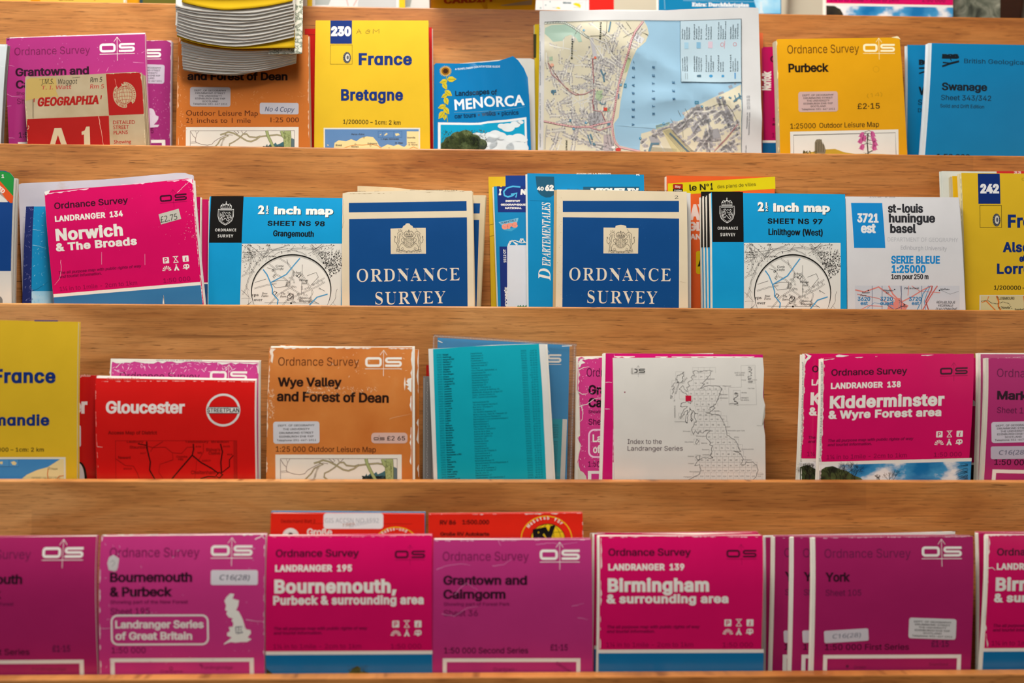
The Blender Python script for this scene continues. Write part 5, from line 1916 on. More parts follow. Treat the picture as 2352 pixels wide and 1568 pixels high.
def royal_arms(it, cx, cy, s, c='#37332c'):
    """Crowned shield between two rearing animals, black line work."""
    L = lambda p, w=2.6: it.line([(cx + x * s, cy + y * s) for x, y in p], w * s, c, 3)

    def blob(x, y, r, n=9, w=2.2, seed=1):
        rr = random.Random(seed)
        P = [(x + r * rr.uniform(.6, 1) * math.cos(k * 6.283 / n), y + r * rr.uniform(.6, 1) * math.sin(k * 6.283 / n)) for k in range(n)]
        L(P + [P[0]], w)
    for r in (46, 38):
        L([(r * math.cos(math.radians(a)), 22 + r * math.sin(math.radians(a))) for a in range(0, 361, 15)], 3)
    L([(-36, 22), (36, 22)])
    L([(0, -14), (0, 58)])
    for x, y in ((-18, 6), (18, 4), (-18, 40), (18, 40)):
        for k in range(3):
            L([(x - 11, y - 8 + k * 8), (x - 4, y - 11 + k * 8), (x + 4, y - 6 + k * 8), (x + 11, y - 9 + k * 8)], 2.6)
    # crown
    L([(-34, -30), (-40, -58), (-22, -76), (0, -66), (22, -76), (40, -58), (34, -30), (-34, -30)], 4)
    L([(-36, -40), (36, -40)], 4)
    for x in (-24, -8, 8, 24):
        L([(x, -40), (x * .7, -64)], 3)
        blob(x, -48, 5, 6, 2.4, x)
    L([(0, -66), (0, -88)], 4)
    L([(-7, -80), (7, -80)], 4)
    # supporters
    for m in (-1, 1):
        q = lambda p: [(m * x, y) for x, y in p]
        L(q([(52, -60), (66, -74), (86, -68), (98, -54), (92, -40), (100, -20), (94, 6), (104, 30), (96, 56), (104, 84), (80, 88), (84, 64), (72, 44), (62, 30), (48, 38), (42, 28), (60, 14), (66, -6), (50, -12), (40, -2), (38, -14), (56, -26), (60, -40), (50, -48), (52, -60)]), 3.2)
        L(q([(76, -60), (82, -44), (76, -30), (86, -10), (80, 14), (90, 40), (88, 76)]), 2.4)
        L(q([(64, -56), (72, -50), (66, -44)]), 2.4)
        L(q([(104, 30), (120, 20), (124, -4), (116, -24), (122, -34)]), 3.4)
        L(q([(112, -20), (118, -30), (126, -22)]), 3)
        for k in range(7):
            L(q([(70 + k * 3, -46 + k * 12), (80 + k * 2, -42 + k * 12), (76 + k * 3, -36 + k * 12)]), 2)
        L(q([(84, 84), (60, 92), (44, 78), (52, 66), (66, 76), (56, 84)]), 2.6)
        L(q([(110, 96), (96, 84), (70, 96), (46, 90), (20, 100), (0, 94)]), 3.4)
        L(q([(110, 106), (96, 96), (70, 108), (46, 100), (20, 110), (0, 104)]), 3)
    L([(-52, -96), (-62, -84)], 0.1)
    L([(58, -104), (76, -72)], 2.6)
    L([(-86, -74), (-90, -88), (-78, -82), (-72, -92), (-68, -80), (-58, -86), (-60, -72)], 2.6)
    for k in range(9):
        L([(-88 + k * 22, 102), (-84 + k * 22, 108), (-80 + k * 22, 100)], 2.2)


def os_cream(it, seed):
    """Cream and blue front in frame G (second of the two)."""
    it.rect(838, 354, 2000, 466, OSB, 1)
    it.quads([[(838, 518), (2000, 532), (1998, 2000), (830, 2000)]], OSB, 1)
    it.poly([(1245, 622), (1362, 624), (1366, 605), (1390, 598), (1418, 594), (1446, 598), (1470, 606), (1474, 627), (1594, 628), (1589, 882), (1243, 880)], CREAM, 2)
    royal_arms(it, 1416, 752, 1.12)
    for s, x0, y0, x1, y1, cap in (('ORDNANCE', 902, 1148, 1918, 1157, 124), ('SURVEY', 1082, 1374, 1782, 1383, 122)):
        it.text(s, x0, y0, x1, y1, cap, '#ddd3c0', f='serif', b=-.013, by=.002, sp=1.08, res=5)
    speck(it, lambda x, y: True, 840, 540, 1990, 1420, 40, seed, 2.2, '#3c78ac', 2)


it = Item('folded_map', 'cream and dark blue crested map with a pencilled 2 at its corner', 'folded map', 2, 17.5, [(1279, 435), (1577, 440), (1580, 708), (1276, 707)], CREAM, 'matte', 7, bulge=1.6, edge='#b99f78', group=ROW2, lx=2.2, n=6)
it.zf(1100, 380, 4.3556)
os_cream(it, 3)
it.text('2', 1958, 334, 1996, 330, 30, '#5a5650', f='pen', b=.004)
speck(it, lambda x, y: True, 780, 250, 840, 1420, 40, 6, 2.4, '#b39a74', 2)
crease(it, [(2010, 1160), (2065, 1175)], 3, 7, '#b8a68a')
it.finish()
it = Item('folded_map', 'white map edge at the right of the crested map with the pencilled 2', 'folded map', 2, 27, [(1284, 436), (1586, 443), (1587, 707), (1284, 706)], '#d3d2d0', 'matte', 4, bulge=1, n=2, edge='#d9d8d6')
it.zf(1100, 380, 4.3556)
for x0, x1, y in ((880, 1130, 246), (1520, 1890, 258)):
    it.text('SH NS 17 Raasay SHEET', x0, y, x1, y + 4, 14, '#4a463e', f='ital', b=.012, res=1)
it.finish()

it = Item('folded_map', 'cream and dark blue crested map standing right of the Grangemouth map', 'folded map', 2, 17.5, [(787, 444), (1084, 438), (1089, 705), (785, 704)], CREAM, 'matte', 7, bulge=1.6, edge='#cdb896', group=ROW2, rx=.8,
          top=[(800, 441), (950, 437)], right=[(1085, 452)])
it.tf([(1245, 622), (1594, 628), (1243, 880)], [(897.3, 525), (978, 523.2), (898, 583.5)])
it.rect(838, 354, 2000, 466, OSB, 1)
it.Z = None
it.zf(450, 400, 3.4588)
it.finish_done = False
it.prims['front_cover'] = []
it.quads([[(1216, 229), (2150, 214), (2151, 292), (1216, 304)], [(1218, 357), (2153, 343), (2162, 1500), (1225, 1500)]], OSB, 1)
it.poly([(1547, 433), (1640, 430), (1648, 412), (1664, 404), (1668, 394), (1684, 390), (1700, 394), (1704, 404), (1720, 412), (1728, 428), (1826, 427), (1828, 632), (1549, 635)], CREAM, 2)
royal_arms(it, 1692, 522, .92)
for s, x0, y0, x1, y1, cap in (('ORDNANCE', 1280, 854, 2097, 843, 98), ('SURVEY', 1426, 1034, 1984, 1024, 96)):
    it.text(s, x0, y0, x1, y1, cap, '#ddd3c0', f='serif', b=-.013, by=.002, sp=1.08, res=5)
crease(it, [(1165, 430), (1175, 380), (1168, 300), (1172, 200)], 4, 3, '#a9916c')
worn_edge(it, [(1165, 155), (1500, 150), (2190, 132)], 5, 8, '#a48e6c', .45)
it.finish()
it = Item('folded_map', 'cream and blue map, its right strip showing beyond the crested map right of Grangemouth', 'folded map', 2, 27, [(830, 446), (1115, 448), (1102, 705), (830, 705)], 'aged_cream', 'matte', 5, bulge=1.2, edge='#c9b48e', rx=.8)
it.zf(450, 400, 3.4588)
it.quads([[(1500, 228), (2258, 232), (2254, 312), (1500, 308)], [(1500, 360), (2250, 364), (2215, 1500), (1500, 1500)]], OSB, 1)
it.finish()
it = Item('folded_map', 'cream map with a ragged torn top, rearmost beside the Grangemouth map', 'folded map', 2, 34, [(821, 427), (1080, 440), (1080, 705), (821, 705)], 'aged_cream', 'matte', 5, bulge=1, edge='#c9b48e',
          top=[(828, 427), (900, 430), (960, 437), (1000, 436), (1060, 437)])
it.zf(450, 400, 3.4588)
for x0, x1, y in ((1265, 1350, 142), (1420, 1455, 142), (1700, 1780, 133), (1830, 2080, 134)):
    it.text('BORDERS TO SEA' if x1 - x0 > 60 else 'NS', x0, y, x1, None, 9, '#5a5040', b=.01, res=1)
it.finish()

# yellow map, IGN map, departmental map, orange town plan
it = Item('folded_map', 'yellow map edge left of the blue GPS map', 'folded map', 2, 47.5, [(1122, 406), (1300, 404), (1300, 700), (1128, 700)], YEL, 'matte', 4, bulge=.6, edge='#cfc391', n=3)
it.zf(1100, 380, 4.3556)
it.rect(266, 100, 900, 700, '#123a86', 1)
for y in (590, 705):
    it.line([(105, y + 5), (160, y - 8)], 3, '#4a4420', 2)
it.finish()
it = Item('folded_map', 'narrow blue map with a hooked letter G and orange GPS lettering', 'folded map', 2, 40.5, [(1134, 428), (1340, 428), (1340, 705), (1144, 705)], '#1684bb', 'satin', 5, bulge=1.5, edge='#cfcdc6', lx=.8)
it.zf(1100, 380, 4.3556)
it.quads([[(180, 208), (900, 208), (900, 470), (190, 468)]], '#1b2f78', 1)
it.text('I', 198, 292, 222, None, 52, WHT, b=.07, sh=.1)
it.ell(222, 210, 10, 6, '#e2b616', 2, n=12)
it.line([(415, 215), (340, 208), (280, 225), (248, 262), (255, 300), (290, 315), (340, 300), (362, 278)], 15, '#4fb4dd', 2)
it.line([(320, 288), (380, 278), (368, 320)], 14, '#4fb4dd', 2)
it.text('N', 415, 288, 470, None, 48, WHT, b=.06, sh=.1)
it.text('INSTITUT', 265, 364, 412, None, 17, WHT, b=.05)
it.text('GEOGRAPHIQUE', 218, 401, 468, None, 17, WHT, b=.05)
it.text('NATIONAL', 262, 436, 428, None, 17, WHT, b=.05)
it.poly([(195, 568), (396, 525), (380, 580), (240, 612)], '#7fc0dc', 2)
it.text('COMPATIBLE', 220, 590, 375, 556, 20, '#2a3560', b=.02, L=3)
it.text('GPS', 232, 640, 390, 612, 44, '#e8907a', b=.08, L=3)
it.poly([(232, 645), (390, 618), (322, 660)], '#3f9fc9', 2)
it.quads([[(205, 812), (290, 812), (300, 1700), (225, 1700)]], '#1c3077', 1)
it.text('1512 OT', 272, 970, 268, 838, 24, WHT, b=.03, L=3)
it.text('RANDONNÉE', 288, 1480, 284, 1215, 24, WHT, b=.04, L=3)
it.rr(282, 798, 700, 1700, 14, '#d3d6de', 2)
for p in ([(290, 800), (310, 760), (360, 750), (420, 775), (480, 770)], [(300, 800), (330, 750), (380, 800)], [(330, 755), (390, 790)], [(405, 770), (415, 735), (440, 735), (450, 770)], [(420, 765), (430, 738)], [(430, 735), (470, 775)]):
    it.line(p, 8, WHT, 4)
it.poly([(380, 1412), (392, 1397), (402, 1408), (415, 1395), (430, 1410), (445, 1395), (455, 1410), (475, 1395), (482, 1412), (482, 1460), (380, 1460)], '#1f7a5c', 4)
it.finish()
it = Item('folded_map', 'blue road map numbered 4062 with vertical italic lettering, behind the crested map', 'folded map', 2, 32, [(1211, 398), (1479, 401), (1482, 706), (1214, 706)], '#0e86be', 'satin', 6, bulge=1.8, edge='#d3d6d6', lx=1.2)
it.zf(1100, 380, 4.3556)
it.poly([(566, 108), (752, 112), (758, 260), (745, 300), (710, 320), (670, 322), (620, 300), (590, 265), (578, 220)], '#1f5672', 1)
it.text('40', 580, 248, 648, 250, 34, WHT, b=.05)
it.text('62', 660, 250, 748, 250, 50, WHT, b=.07)
it.line([(508, 350), (720, 360)], 3, '#0a5f8c', 2)
it.text('D', 714, 1150, 712, 1028, 118, WHT, f='bital', b=.005)
it.text('EPARTEMENTALES', 714, 1010, 712, 368, 82, WHT, f='bital', b=.004, by=0)
it.rect(1042, 213, 1604, 330, '#1f5672', 1)
it.text('MICHELIN', 1110, 276, 1590, None, 44, WHT, b=.06, sh=.15)
it.text('ZOOM DE LA REGION', 975, 87, 1320, None, 10, WHT, b=.03, res=1)
it.text('K', 1575, 100, 1612, None, 16, WHT, b=.03)
it.finish()
it = Item('folded_map', 'orange town plan with a yellow sticker band, behind the crested map', 'town plan', 2, 43.5, [(1531, 403), (1779, 406), (1782, 700), (1531, 700)], '#e2602a', 'gloss', 5, bulge=.6, edge='#d9c9b8', lx=.8)
it.zf(1100, 380, 4.3556)
it.poly([(1890, 180), (2962, 112), (2965, 232), (1890, 300)], '#d6c414', 2)
it.rr(1940, 185, 2040, 232, 10, '#a3241c', 3)
it.rect(1940, 232, 2040, 262, '#1c1a18', 3)
it.text('Blay', 1962, 222, 2018, None, 22, '#d9bfb4', b=.03, L=4, res=2)
it.text('Foldex', 1955, 256, 2030, None, 14, '#c9c4b8', b=.03, L=4, res=2)
it.text('le N', 2106, 252, 2270, 244, 58, '#2e2a12', b=.028, L=3)
it.text('°', 2274, 236, cap=52, c='#2e2a12', b=.02, L=3)
it.text('1', 2316, 240, 2340, None, 62, '#2e2a12', b=.05, L=3)
it.text('des plans de villes', 2384, 230, 2770, 203, 34, '#2e2a12', b=.005, L=3)
it.text('AY', 2105, 535, 2300, None, 135, '#e6d0c8', b=.06)
it.text('GL', 2085, 648, 2240, None, 78, '#e6d0c8', b=.05)
it.text('AN-', 2110, 738, 2260, None, 50, '#e6d0c8', b=.04)
it.rr(2170, 855, 2500, 1085, 22, '#d6b414', 2)
it.text('A', 2186, 1005, 2260, None, 66, '#2e2a12', b=.05, L=3)
it.finish()

# white sheet 3721 and the yellow map at the right edge
it = Item('folded_map', 'white map titled st-louis huningue basel with a blue number square', 'folded map', 2, 18, [(1942, 451), (2202, 453), (2216, 713), (1946, 711)], '#d5d5d9', 'satin', 5, bulge=2, group=ROW2, edge='#d9d9db', rx=.7)
it.zf(1580, 380, 3.0466)
SB = '#0f86cc'
it.quads([[(1140, 262), (1358, 263), (1376, 578), (1158, 577)]], SB, 1)
it.text('3721', 1180, 396, 1330, 398, 58, '#e2e3e6', b=.06, by=.03, sp=1.05)
it.text('est', 1206, 470, 1310, 471, 62, '#e2e3e6', b=.06, by=.03, sp=1.05)
for s, x0, y, x1 in (('st-louis', 1396, 328, 1643), ('huningue', 1402, 397, 1728), ('basel', 1410, 470, 1592)):
    it.text(s, x0, y, x1, y + 1, 57, '#2a2a30', b=.045, by=.028, sp=1.04)
it.text('DEPARTMENT OF GEOGRAPHY', 1392, 532, 1884, 536, 28, '#b9bac0', f='pen', b=.006)
it.text('Edinburgh University', 1484, 588, 1805, 596, 27, '#a9aab2', f='pen', b=.004)
it.text('SERIE BLEUE', 1416, 685, 1757, 686, 50, SB, b=.045, by=.028, sp=1.04)
it.text('1:25000', 1420, 750, 1658, None, 50, SB, b=.045, by=.028, sp=1.04)
it.text('1cm pour 250 m', 1418, 795, 1678, None, 34, '#2a2a30', b=.04, by=.02)
it.text('3721 est - st-louis', 1270, 226, 1450, None, 10, '#8a8b92', b=.01, res=1)
x0, y0, x1, y1 = 1166, 840, 1896, 1300
it.quads([[(1164, 840), (1895, 842), (1904, 1300), (1172, 1300)]], '#c9ccd4', 1)
pk = '#d9857c'
it.poly([(1390, 1012), (1400, 975), (1440, 955), (1450, 925), (1490, 930), (1500, 960), (1540, 980), (1520, 1012), (1560, 1100), (1390, 1100)], pk, 2)
for p, w, c in (([(1166, 870), (1230, 885), (1330, 850), (1440, 930), (1480, 960)], 9, pk), ([(1400, 842), (1430, 900), (1470, 940)], 10, pk), ([(1480, 960), (1560, 920), (1640, 870), (1700, 842)], 8, pk), ([(1640, 1010), (1690, 920), (1740, 842)], 8, '#c96a66'),
                ([(1600, 1012), (1625, 960), (1640, 900), (1680, 842)], 6, '#5a93bd'), ([(1660, 1010), (1650, 950), (1670, 890), (1690, 842)], 5, '#5a93bd'), ([(1680, 1010), (1660, 950), (1700, 870), (1705, 842)], 8, '#b0504e'),
                ([(1200, 1012), (1260, 980), (1360, 985)], 5, pk), ([(1480, 842), (1490, 900), (1470, 1000)], 5, '#9a95a0'), ([(1250, 1000), (1300, 960), (1390, 975), (1440, 1000)], 4, '#7a9fc0'), ([(1180, 900), (1330, 930), (1440, 980)], 6, '#c58a86'),
                ([(1560, 842), (1620, 880), (1760, 890)], 4, pk), ([(1760, 870), (1830, 900), (1890, 880)], 2.5, '#8a8f98'), ([(1470, 940), (1520, 975), (1440, 1010), (1390, 975), (1440, 945)], 4, '#6a4a50'), ([(1540, 842), (1535, 910)], 5, pk)):
    it.line(p, w, c, 3)
for x in (1285, 1354, 1489, 1632):
    it.line([(x, 842), (x + 2, 1100)], 3, '#4a5a7c', 4)
for s, s2, x in (('3620', 'est', 1184), ('3720', 'ouest', 1342), ('3720', 'est', 1542)):
    it.text(s, x, 946, x + 88, None, 26, '#2f7fb4', b=.03, L=5)
    it.text(s2, x + 20 - (20 if s2 == 'ouest' else 0), 975, x + 72 + (22 if s2 == 'ouest' else 0), None, 24, '#2f7fb4', b=.03, L=5)
for s, a, y, b in (('RÉPUBLIQUE', 1734, 965, 1864), ('FÉDÉRALE', 1745, 988, 1850), ("D'ALLEMAGNE", 1730, 1011, 1878)):
    it.text(s, a, y, b, None, 16, '#4a4c54', f='sans', b=.01, sh=.25, L=5, res=2)
for s, a, y, b in (('Mulhouse', 1212, 894, 1268), ('Thann', 1200, 914, 1245), ('Wittenheim', 1362, 880, 1434), ('Fde la Hardt', 1508, 864, 1614), ('Mullheim', 1760, 872, 1826), ('431', 1380, 898, 1402), ('Huningue', 1480, 990, 1530)):
    it.text(s, a, y, b, None, 12, '#3c3e46', f='ital', b=.014, res=1, L=5)
for x, y in ((1258, 874), (1442, 868), (1755, 874), (1510, 972)):
    it.ell(x, y, 5, 5, '#2a2a30', 5, n=10)
it.finish()

it = Item('folded_map', 'yellow map numbered 242 of Alsace and Lorraine, cut by the right picture edge', 'folded map', 2, 25.8, [(2208, 397), (2500, 400), (2510, 713), (2216, 713)], YEL, 'matte', 7, bulge=2, edge='#c9bf9a', lx=1.6, group=ROW2)
it.zf(1580, 380, 3.0466)
it.rect(2028, 57, 2182, 269, NAVY, 1)
it.text('242', 2042, 192, 2174, None, 58, '#e2e3e6', b=.07, by=.04, sp=1.04)
tyre_box(it, 2036, 279, 2190, 436)
it.text('Frɑnce', 2232, 432, 2600, None, 82, NAVY, b=.040, sp=1.08)
it.text('Alsɑce', 2196, 604, 2490, None, 64, NAVY, b=.040, sp=1.08)
it.text('et', 2312, 672, 2356, None, 42, NAVY, b=.05)
it.text('Lorrɑine', 2156, 755, 2540, None, 64, NAVY, b=.040, sp=1.08)
it.text('1/200000 – 1cm: 2 km', 2136, 868, 2560, 872, 28, '#2a2610', b=.016)
it.rect(2036, 906, 2760, 1300, '#d3d0c2', 1)
it.rect(2044, 912, 2750, 1300, '#cfc392', 2)
for p, w in (([(2155, 912), (2170, 950), (2168, 985), (2185, 1012)], 11), ([(2345, 912), (2352, 960), (2352, 1020)], 10), ([(2050, 960), (2090, 945), (2100, 915)], 5), ([(2085, 950), (2120, 985), (2150, 1015)], 8)):
    it.line(p, w, '#d2772f', 3)
p = [(2050, 950), (2090, 942), (2120, 962), (2160, 968), (2200, 955), (2240, 965), (2270, 1010)]
for a, b in zip(p, p[1:]):
    for i in range(4):
        it.ell(a[0] + (b[0] - a[0]) * i / 4, a[1] + (b[1] - a[1]) * i / 4, 3.5, 3.5, '#4a4630', 3, n=8)
for s, a, y, b, h in (('LUXEMBOURG', 2170, 938, 2280, 18), ('Thionville', 2185, 1002, 2250, 15), ('Saarbrücken', 2282, 1016, 2390, 15)):
    it.text(s, a, y, b, None, h, '#3a3620', b=.025, res=2, L=4)
for x, y in ((2160, 922), (2174, 996)):
    it.ring(x, y, 5, 5, 2.5, '#3a3620', 4, n=10)
worn_edge(it, [(1925, 1000), (1905, 500), (1905, 60)], 8, 120, '#efe6b8', .35)
it.text('C', 2335, 106, 2350, None, 20, '#8a7a20', f='pen', b=.004)
it.finish()
Item('folded_map', 'second yellow map edge just left of the yellow map numbered 242', 'folded map', 2, 35.5, [(2187, 404), (2460, 404), (2460, 700), (2196, 700)], '#d9ad12', 'matte', 5, bulge=1, edge='#b5ab90', lx=1.5).finish()
it = Item('folded_map', 'white map with a red corner, behind the yellow map numbered 242', 'folded map', 2, 43, [(2163, 393), (2460, 395), (2460, 700), (2170, 700)], '#cfd3cc', 'satin', 5, bulge=1, edge='#c3c9c2', lx=1.0)
it.zf(1580, 380, 3.0466)
it.rect(2160, 40, 2700, 110, '#c21f22', 1)
it.text('33', 2280, 56, 2332, None, 14, '#e0c9c6', b=.03, res=2)
it.finish()
# ================================================================== row 1
ROW1 = 'maps in the second pocket from the top'
OPK1 = '#a02c74'
it = Item('plastic_wallet', 'shiny white wallet at the left edge beside the upper Grantown map', 'plastic wallet', 1, 22, [(-120, 98), (17, 102), (3, 332), (-130, 332)], '#c6cfd4', 'gloss', 5, bulge=2.5, edge='#6a6664', n=3, rx=1.0)
it.zf(0, 60, 5.6)
crease(it, [(-40, 500), (20, 520), (60, 525)], 5, 3, '#eef4f6')
it.rect(-700, 238, 70, 262, '#d6dde0', 1)
it.finish()

it = Item('folded_map', 'mauve map titled Grantown partly hidden by the red and cream street atlas', 'folded map', 1, 33, [(15, 88), (333, 78), (345, 332), (22, 331)], OPK1, 'satin', 5, bulge=2.8, edge='#dccfd8', group=ROW1, ty=.9)
old_pink(it, (15, 87), (333, 78), (43, 328), 'Grantown and', 576, 'Cairngorm', 428, 'Showing part of Forest Park', 455, ('Sheet 36', 235), '1:50 000 Second Series', '£1·15')
it.zf(0, 60, 5.6)
worn_edge(it, [(95, 158), (800, 120), (1850, 100)], 9, 130, '#eed3e5', .3)
it.poly([(95, 150), (130, 150), (120, 185), (98, 190)], '#6a1748', 4)
for i, p in enumerate(([(90, 510), (130, 512), (200, 525)], [(105, 880), (170, 910), (300, 915)], [(1720, 470), (1860, 480)], [(1380, 590), (1410, 535)], [(1270, 590), (1290, 555)], [(120, 1440), (200, 1445)], [(1830, 350), (1870, 325)], [(100, 1040), (160, 1030)])):
    crease(it, p, 5, 131 + i, '#dc9ac6')
scuffs(it, 110, 180, 1840, 560, 40, 140, '#d28bbb', size=14)
it.finish()
it = Item('folded_map', 'second mauve Grantown map, its right edge showing beside the orange map under the draped booklets', 'folded map', 1, 41, [(90, 98), (393, 93), (391, 331), (90, 331)], '#982a70', 'satin', 6, bulge=1.5, edge='#b9a9b0', rx=.6)
old_pink(it, (75, 97), (393, 93), (103, 325), 'Grantown and', 576, 'Cairngorm', 428, '', 0, ('Sheet 36', 235), '1:50 000 Second Series', '£1·15')
it.zf(0, 60, 5.6)
dept_sticker(it, 1700, 495, 2120, 740, True, 1.5, '#bdb3c4')
it.poly([(1950, 1060), (1985, 1080), (2010, 1150), (2045, 1165), (2040, 1200), (2015, 1235), (1985, 1270), (2055, 1272), (2035, 1300), (1980, 1305), (1900, 1310), (1900, 1060)], '#cfc3d0', 3)
worn_edge(it, [(1870, 185), (2100, 182), (2205, 186)], 10, 150, '#eed3e5', .3)
worn_edge(it, [(2205, 190), (2200, 700), (2190, 1500)], 12, 151, '#c9a9bd', .45)
it.poly([(2140, 185), (2205, 185), (2205, 225), (2180, 205)], '#dcc3d0', 5)
scuffs(it, 1880, 760, 2180, 1500, 60, 152, '#c987b0', size=16)
it.finish()

ATR, ATC = '#9a1613', '#ad9d7c'
MATS['aged_buff'] = ramp_mat('aged_buff', [(.25, '#8f7a50'), (.45, '#a39273'), (.7, '#b0a184')], 30, 6, .75)
it = Item('street_atlas', 'small worn red and cream street atlas with a globe emblem and the letters A 1', 'atlas', 1, 16, [(58, 178), (325, 166), (336, 333), (63, 334)], 'aged_buff', 'matte', 14, bulge=0, edge='#a8977a', n=7, rx=-.3,
          parts=('front_cover', 'page_block', 'back_cover'), height=140, top=[(62, 174), (70, 176), (200, 171), (310, 165), (318, 166), (323, 170)], front_th=.8, left=[(63, 310), (65, 295), (61, 291), (57, 235)])
it.zf(0, 60, 5.6)
it.poly([(1362, 615), (1760, 597), (1790, 600), (1812, 622), (1832, 800), (1850, 1130), (1402, 1148)], ATR, 1)
it.poly([(345, 1195), (1400, 1152), (1440, 2200), (375, 2200)], ATR, 1)
it.text('GEOGRAPHIA', 478, 1028, 1272, 996, 102, ATR, b=.055, by=.03, sh=.16, sp=1.06)
it.text('‘', 428, 1040, 446, None, 108, ATR, b=.03)
it.text('’', 1290, 1000, 1312, None, 105, ATR, b=.03)
it.poly([(700, 1312), (790, 1310), (862, 1530), (790, 1530), (745, 1400), (705, 1530), (640, 1530)], '#bfb091', 2)
it.poly([(1050, 1358), (1090, 1340), (1110, 1292), (1152, 1290), (1162, 1560), (1082, 1560), (1080, 1392), (1052, 1400)], '#bfb091', 2)
for s, x0, y, x1 in (('DETAILED', 1455, 1262, 1736), ('STREET', 1458, 1325, 1660), ('PLANS', 1462, 1392, 1645)):
    it.text(s, x0, y, x1, y - 6, 46, ATR, f='gill', b=.008)
it.text('Showing', 1466, 1510, 1686, 1504, 44, ATR, f='gill', b=.012)
cx, cy = 1602, 884
it.ell(cx, cy, 105, 122, ATC, 2)
it.ring(cx, cy, 96, 112, 5, ATR, 3)
for k in (.35, .72):
    it.ring(cx, cy + 2, 96 * k, 112, 4, ATR, 3)
for k in (-.65, -.25, .2, .6):
    h = 96 * math.sqrt(1 - k * k)
    it.line([(cx - h, cy + 112 * k + 14), (cx - h * .5, cy + 112 * k - 4), (cx + h * .5, cy + 112 * k - 8), (cx + h, cy + 112 * k - 2)], 4, ATR, 3)
it.line([(cx - 25, cy - 110), (cx + 20, cy + 112)], 4, ATR, 3)


def ribbon(a0, a1, txt, flip):
    pts = [(cx + 128 * math.cos(math.radians(a0 + (a1 - a0) * i / 24)), cy + 146 * math.sin(math.radians(a0 + (a1 - a0) * i / 24))) for i in range(25)]
    it.line(pts, 38, ATC, 2)
    n = len(txt)
    for i, ch in enumerate(txt):
        if ch == ' ':
            continue
        t = (i + .8) / (n + .6)
        a = math.radians(a0 + (a1 - a0) * (t if not flip else 1 - t))
        x, y = cx + 128 * math.cos(a), cy + 146 * math.sin(a)
        tx, ty = -math.sin(a) * (-1 if flip else 1), math.cos(a) * (-1 if flip else 1)
        ux, uy = ty, -tx
        x, y = x - ux * 10, y - uy * 10
        it.text(ch, x - tx * 7, y - ty * 7, x + tx * 7, y + ty * 7, 21, ATR, b=.04, L=4, res=2)


ribbon(-95, 40, "'GEOGRAPHIA'", False)
ribbon(78, 215, 'WE MAP THE WORLD', True)
it.quads([[(1560, 735), (1568, 772), (1612, 762)], [(1500, 770), (1470, 800), (1520, 795)], [(1690, 960), (1742, 955), (1705, 1000)], [(1628, 1000), (1636, 1035), (1610, 1020)]], ATC, 3)
for s, x0, y0, x1, y1, h, c in (('J.M.S.', 530, 745, 690, 740, 62, '#2e2a20'), ('Waggot', 740, 745, 990, 738, 62, '#2e2a20'), ('Rm 5', 1160, 722, 1312, 716, 62, '#2e2a20'), ('T. I. Watt', 530, 815, 915, 805, 46, '#a8383c'), ('Rm 5', 1158, 803, 1335, 800, 52, '#b0302f')):
    it.text(s, x0, y0, x1, y1, h, c, f='pen', b=.006, sh=.15)
it.line([(500, 690), (640, 680)], 3, '#2e2a20', 2)
it.line([(930, 665), (1030, 655)], 4, '#2e2a20', 2)
it.poly([(340, 690), (400, 665), (720, 668), (735, 800), (720, 830), (760, 920), (700, 900), (430, 940), (330, 960)], '#b39a5a', 1)
for x in (418, 432):
    it.line([(x, 940), (x + 2, 1185)], 4, '#4a3f2c', 3)
crease(it, [(1480, 680), (1490, 740), (1510, 800)], 5, 160, '#d98a78')
crease(it, [(1270, 1160), (1285, 1250), (1310, 1400), (1330, 1530)], 8, 161, '#d9a890')
worn_edge(it, [(350, 1500), (345, 1330), (370, 1310), (350, 1200), (320, 960)], 10, 162, '#cdbf9f', .3)
worn_edge(it, [(1815, 620), (1850, 1000), (1870, 1540)], 10, 163, '#cdbf9f', .4)
worn_edge(it, [(1400, 612), (1750, 597), (1800, 606)], 9, 164, '#cdbf9f', .4)
it.finish()

it = Item('folded_map', 'worn orange map and Forest of Dean, partly covered by the hanging booklets', 'folded map', 1, 20, [(410, 82), (708, 80), (713, 343), (405, 338)], '#c46f2c', 'satin', 7, bulge=2.2, edge='#b08a6a', group=ROW1, rx=1.0)
it.zf(0, 0, 3.2667)
it.text('Ordnance Survey', 1412, 360, 1990, 362, 60, '#6a3012', b=.001)
it.text('Wye Valley', 1412, 500, 1810, 500, 58, '#24100a', b=.034)
it.text('and Forest of Dean', 1410, 602, 2160, 604, 54, '#24100a', b=.036)
it.text('Outdoor Leisure Map', 1400, 870, 1938, 872, 40, '#5a2a12', f='gill', b=.004)
it.text('2', 1400, 924, 1424, None, 36, '#5a2a12', f='gill', b=.004)
it.text('1', 1437, 905, 1445, None, 15, '#5a2a12', f='gill', b=.004)
it.text('2', 1434, 932, 1450, None, 15, '#5a2a12', f='gill', b=.004)
it.line([(1432, 911), (1454, 911)], 3, '#5a2a12', 2)
it.text('inches to 1 mile', 1482, 924, 1884, None, 36, '#5a2a12', f='gill', b=.004)
it.text('1:25 000', 2032, 920, 2245, None, 36, '#5a2a12', f='gill', b=.004)
it.tf([(150, 1268), (1447, 1272), (150, 1468)], [(428, 292.5), (686.5, 293), (427.5, 332.5)])
wye_tree(it)
it.zf(0, 0, 3.2667)
dept_sticker(it, 1430, 657, 1733, 803, True, .5, '#b3aeb3')
it.part('paper_label', 'small white sticker with the pencilled words No 4 Copy', 4)
it.rr(1952, 775, 2243, 860, 14, '#bdbcc6', 1, True, .5)
it.text('No 4 Copy', 1990, 838, 2208, 842, 34, '#3f4a6a', f='pen', b=.006, sh=.2)
it.part()
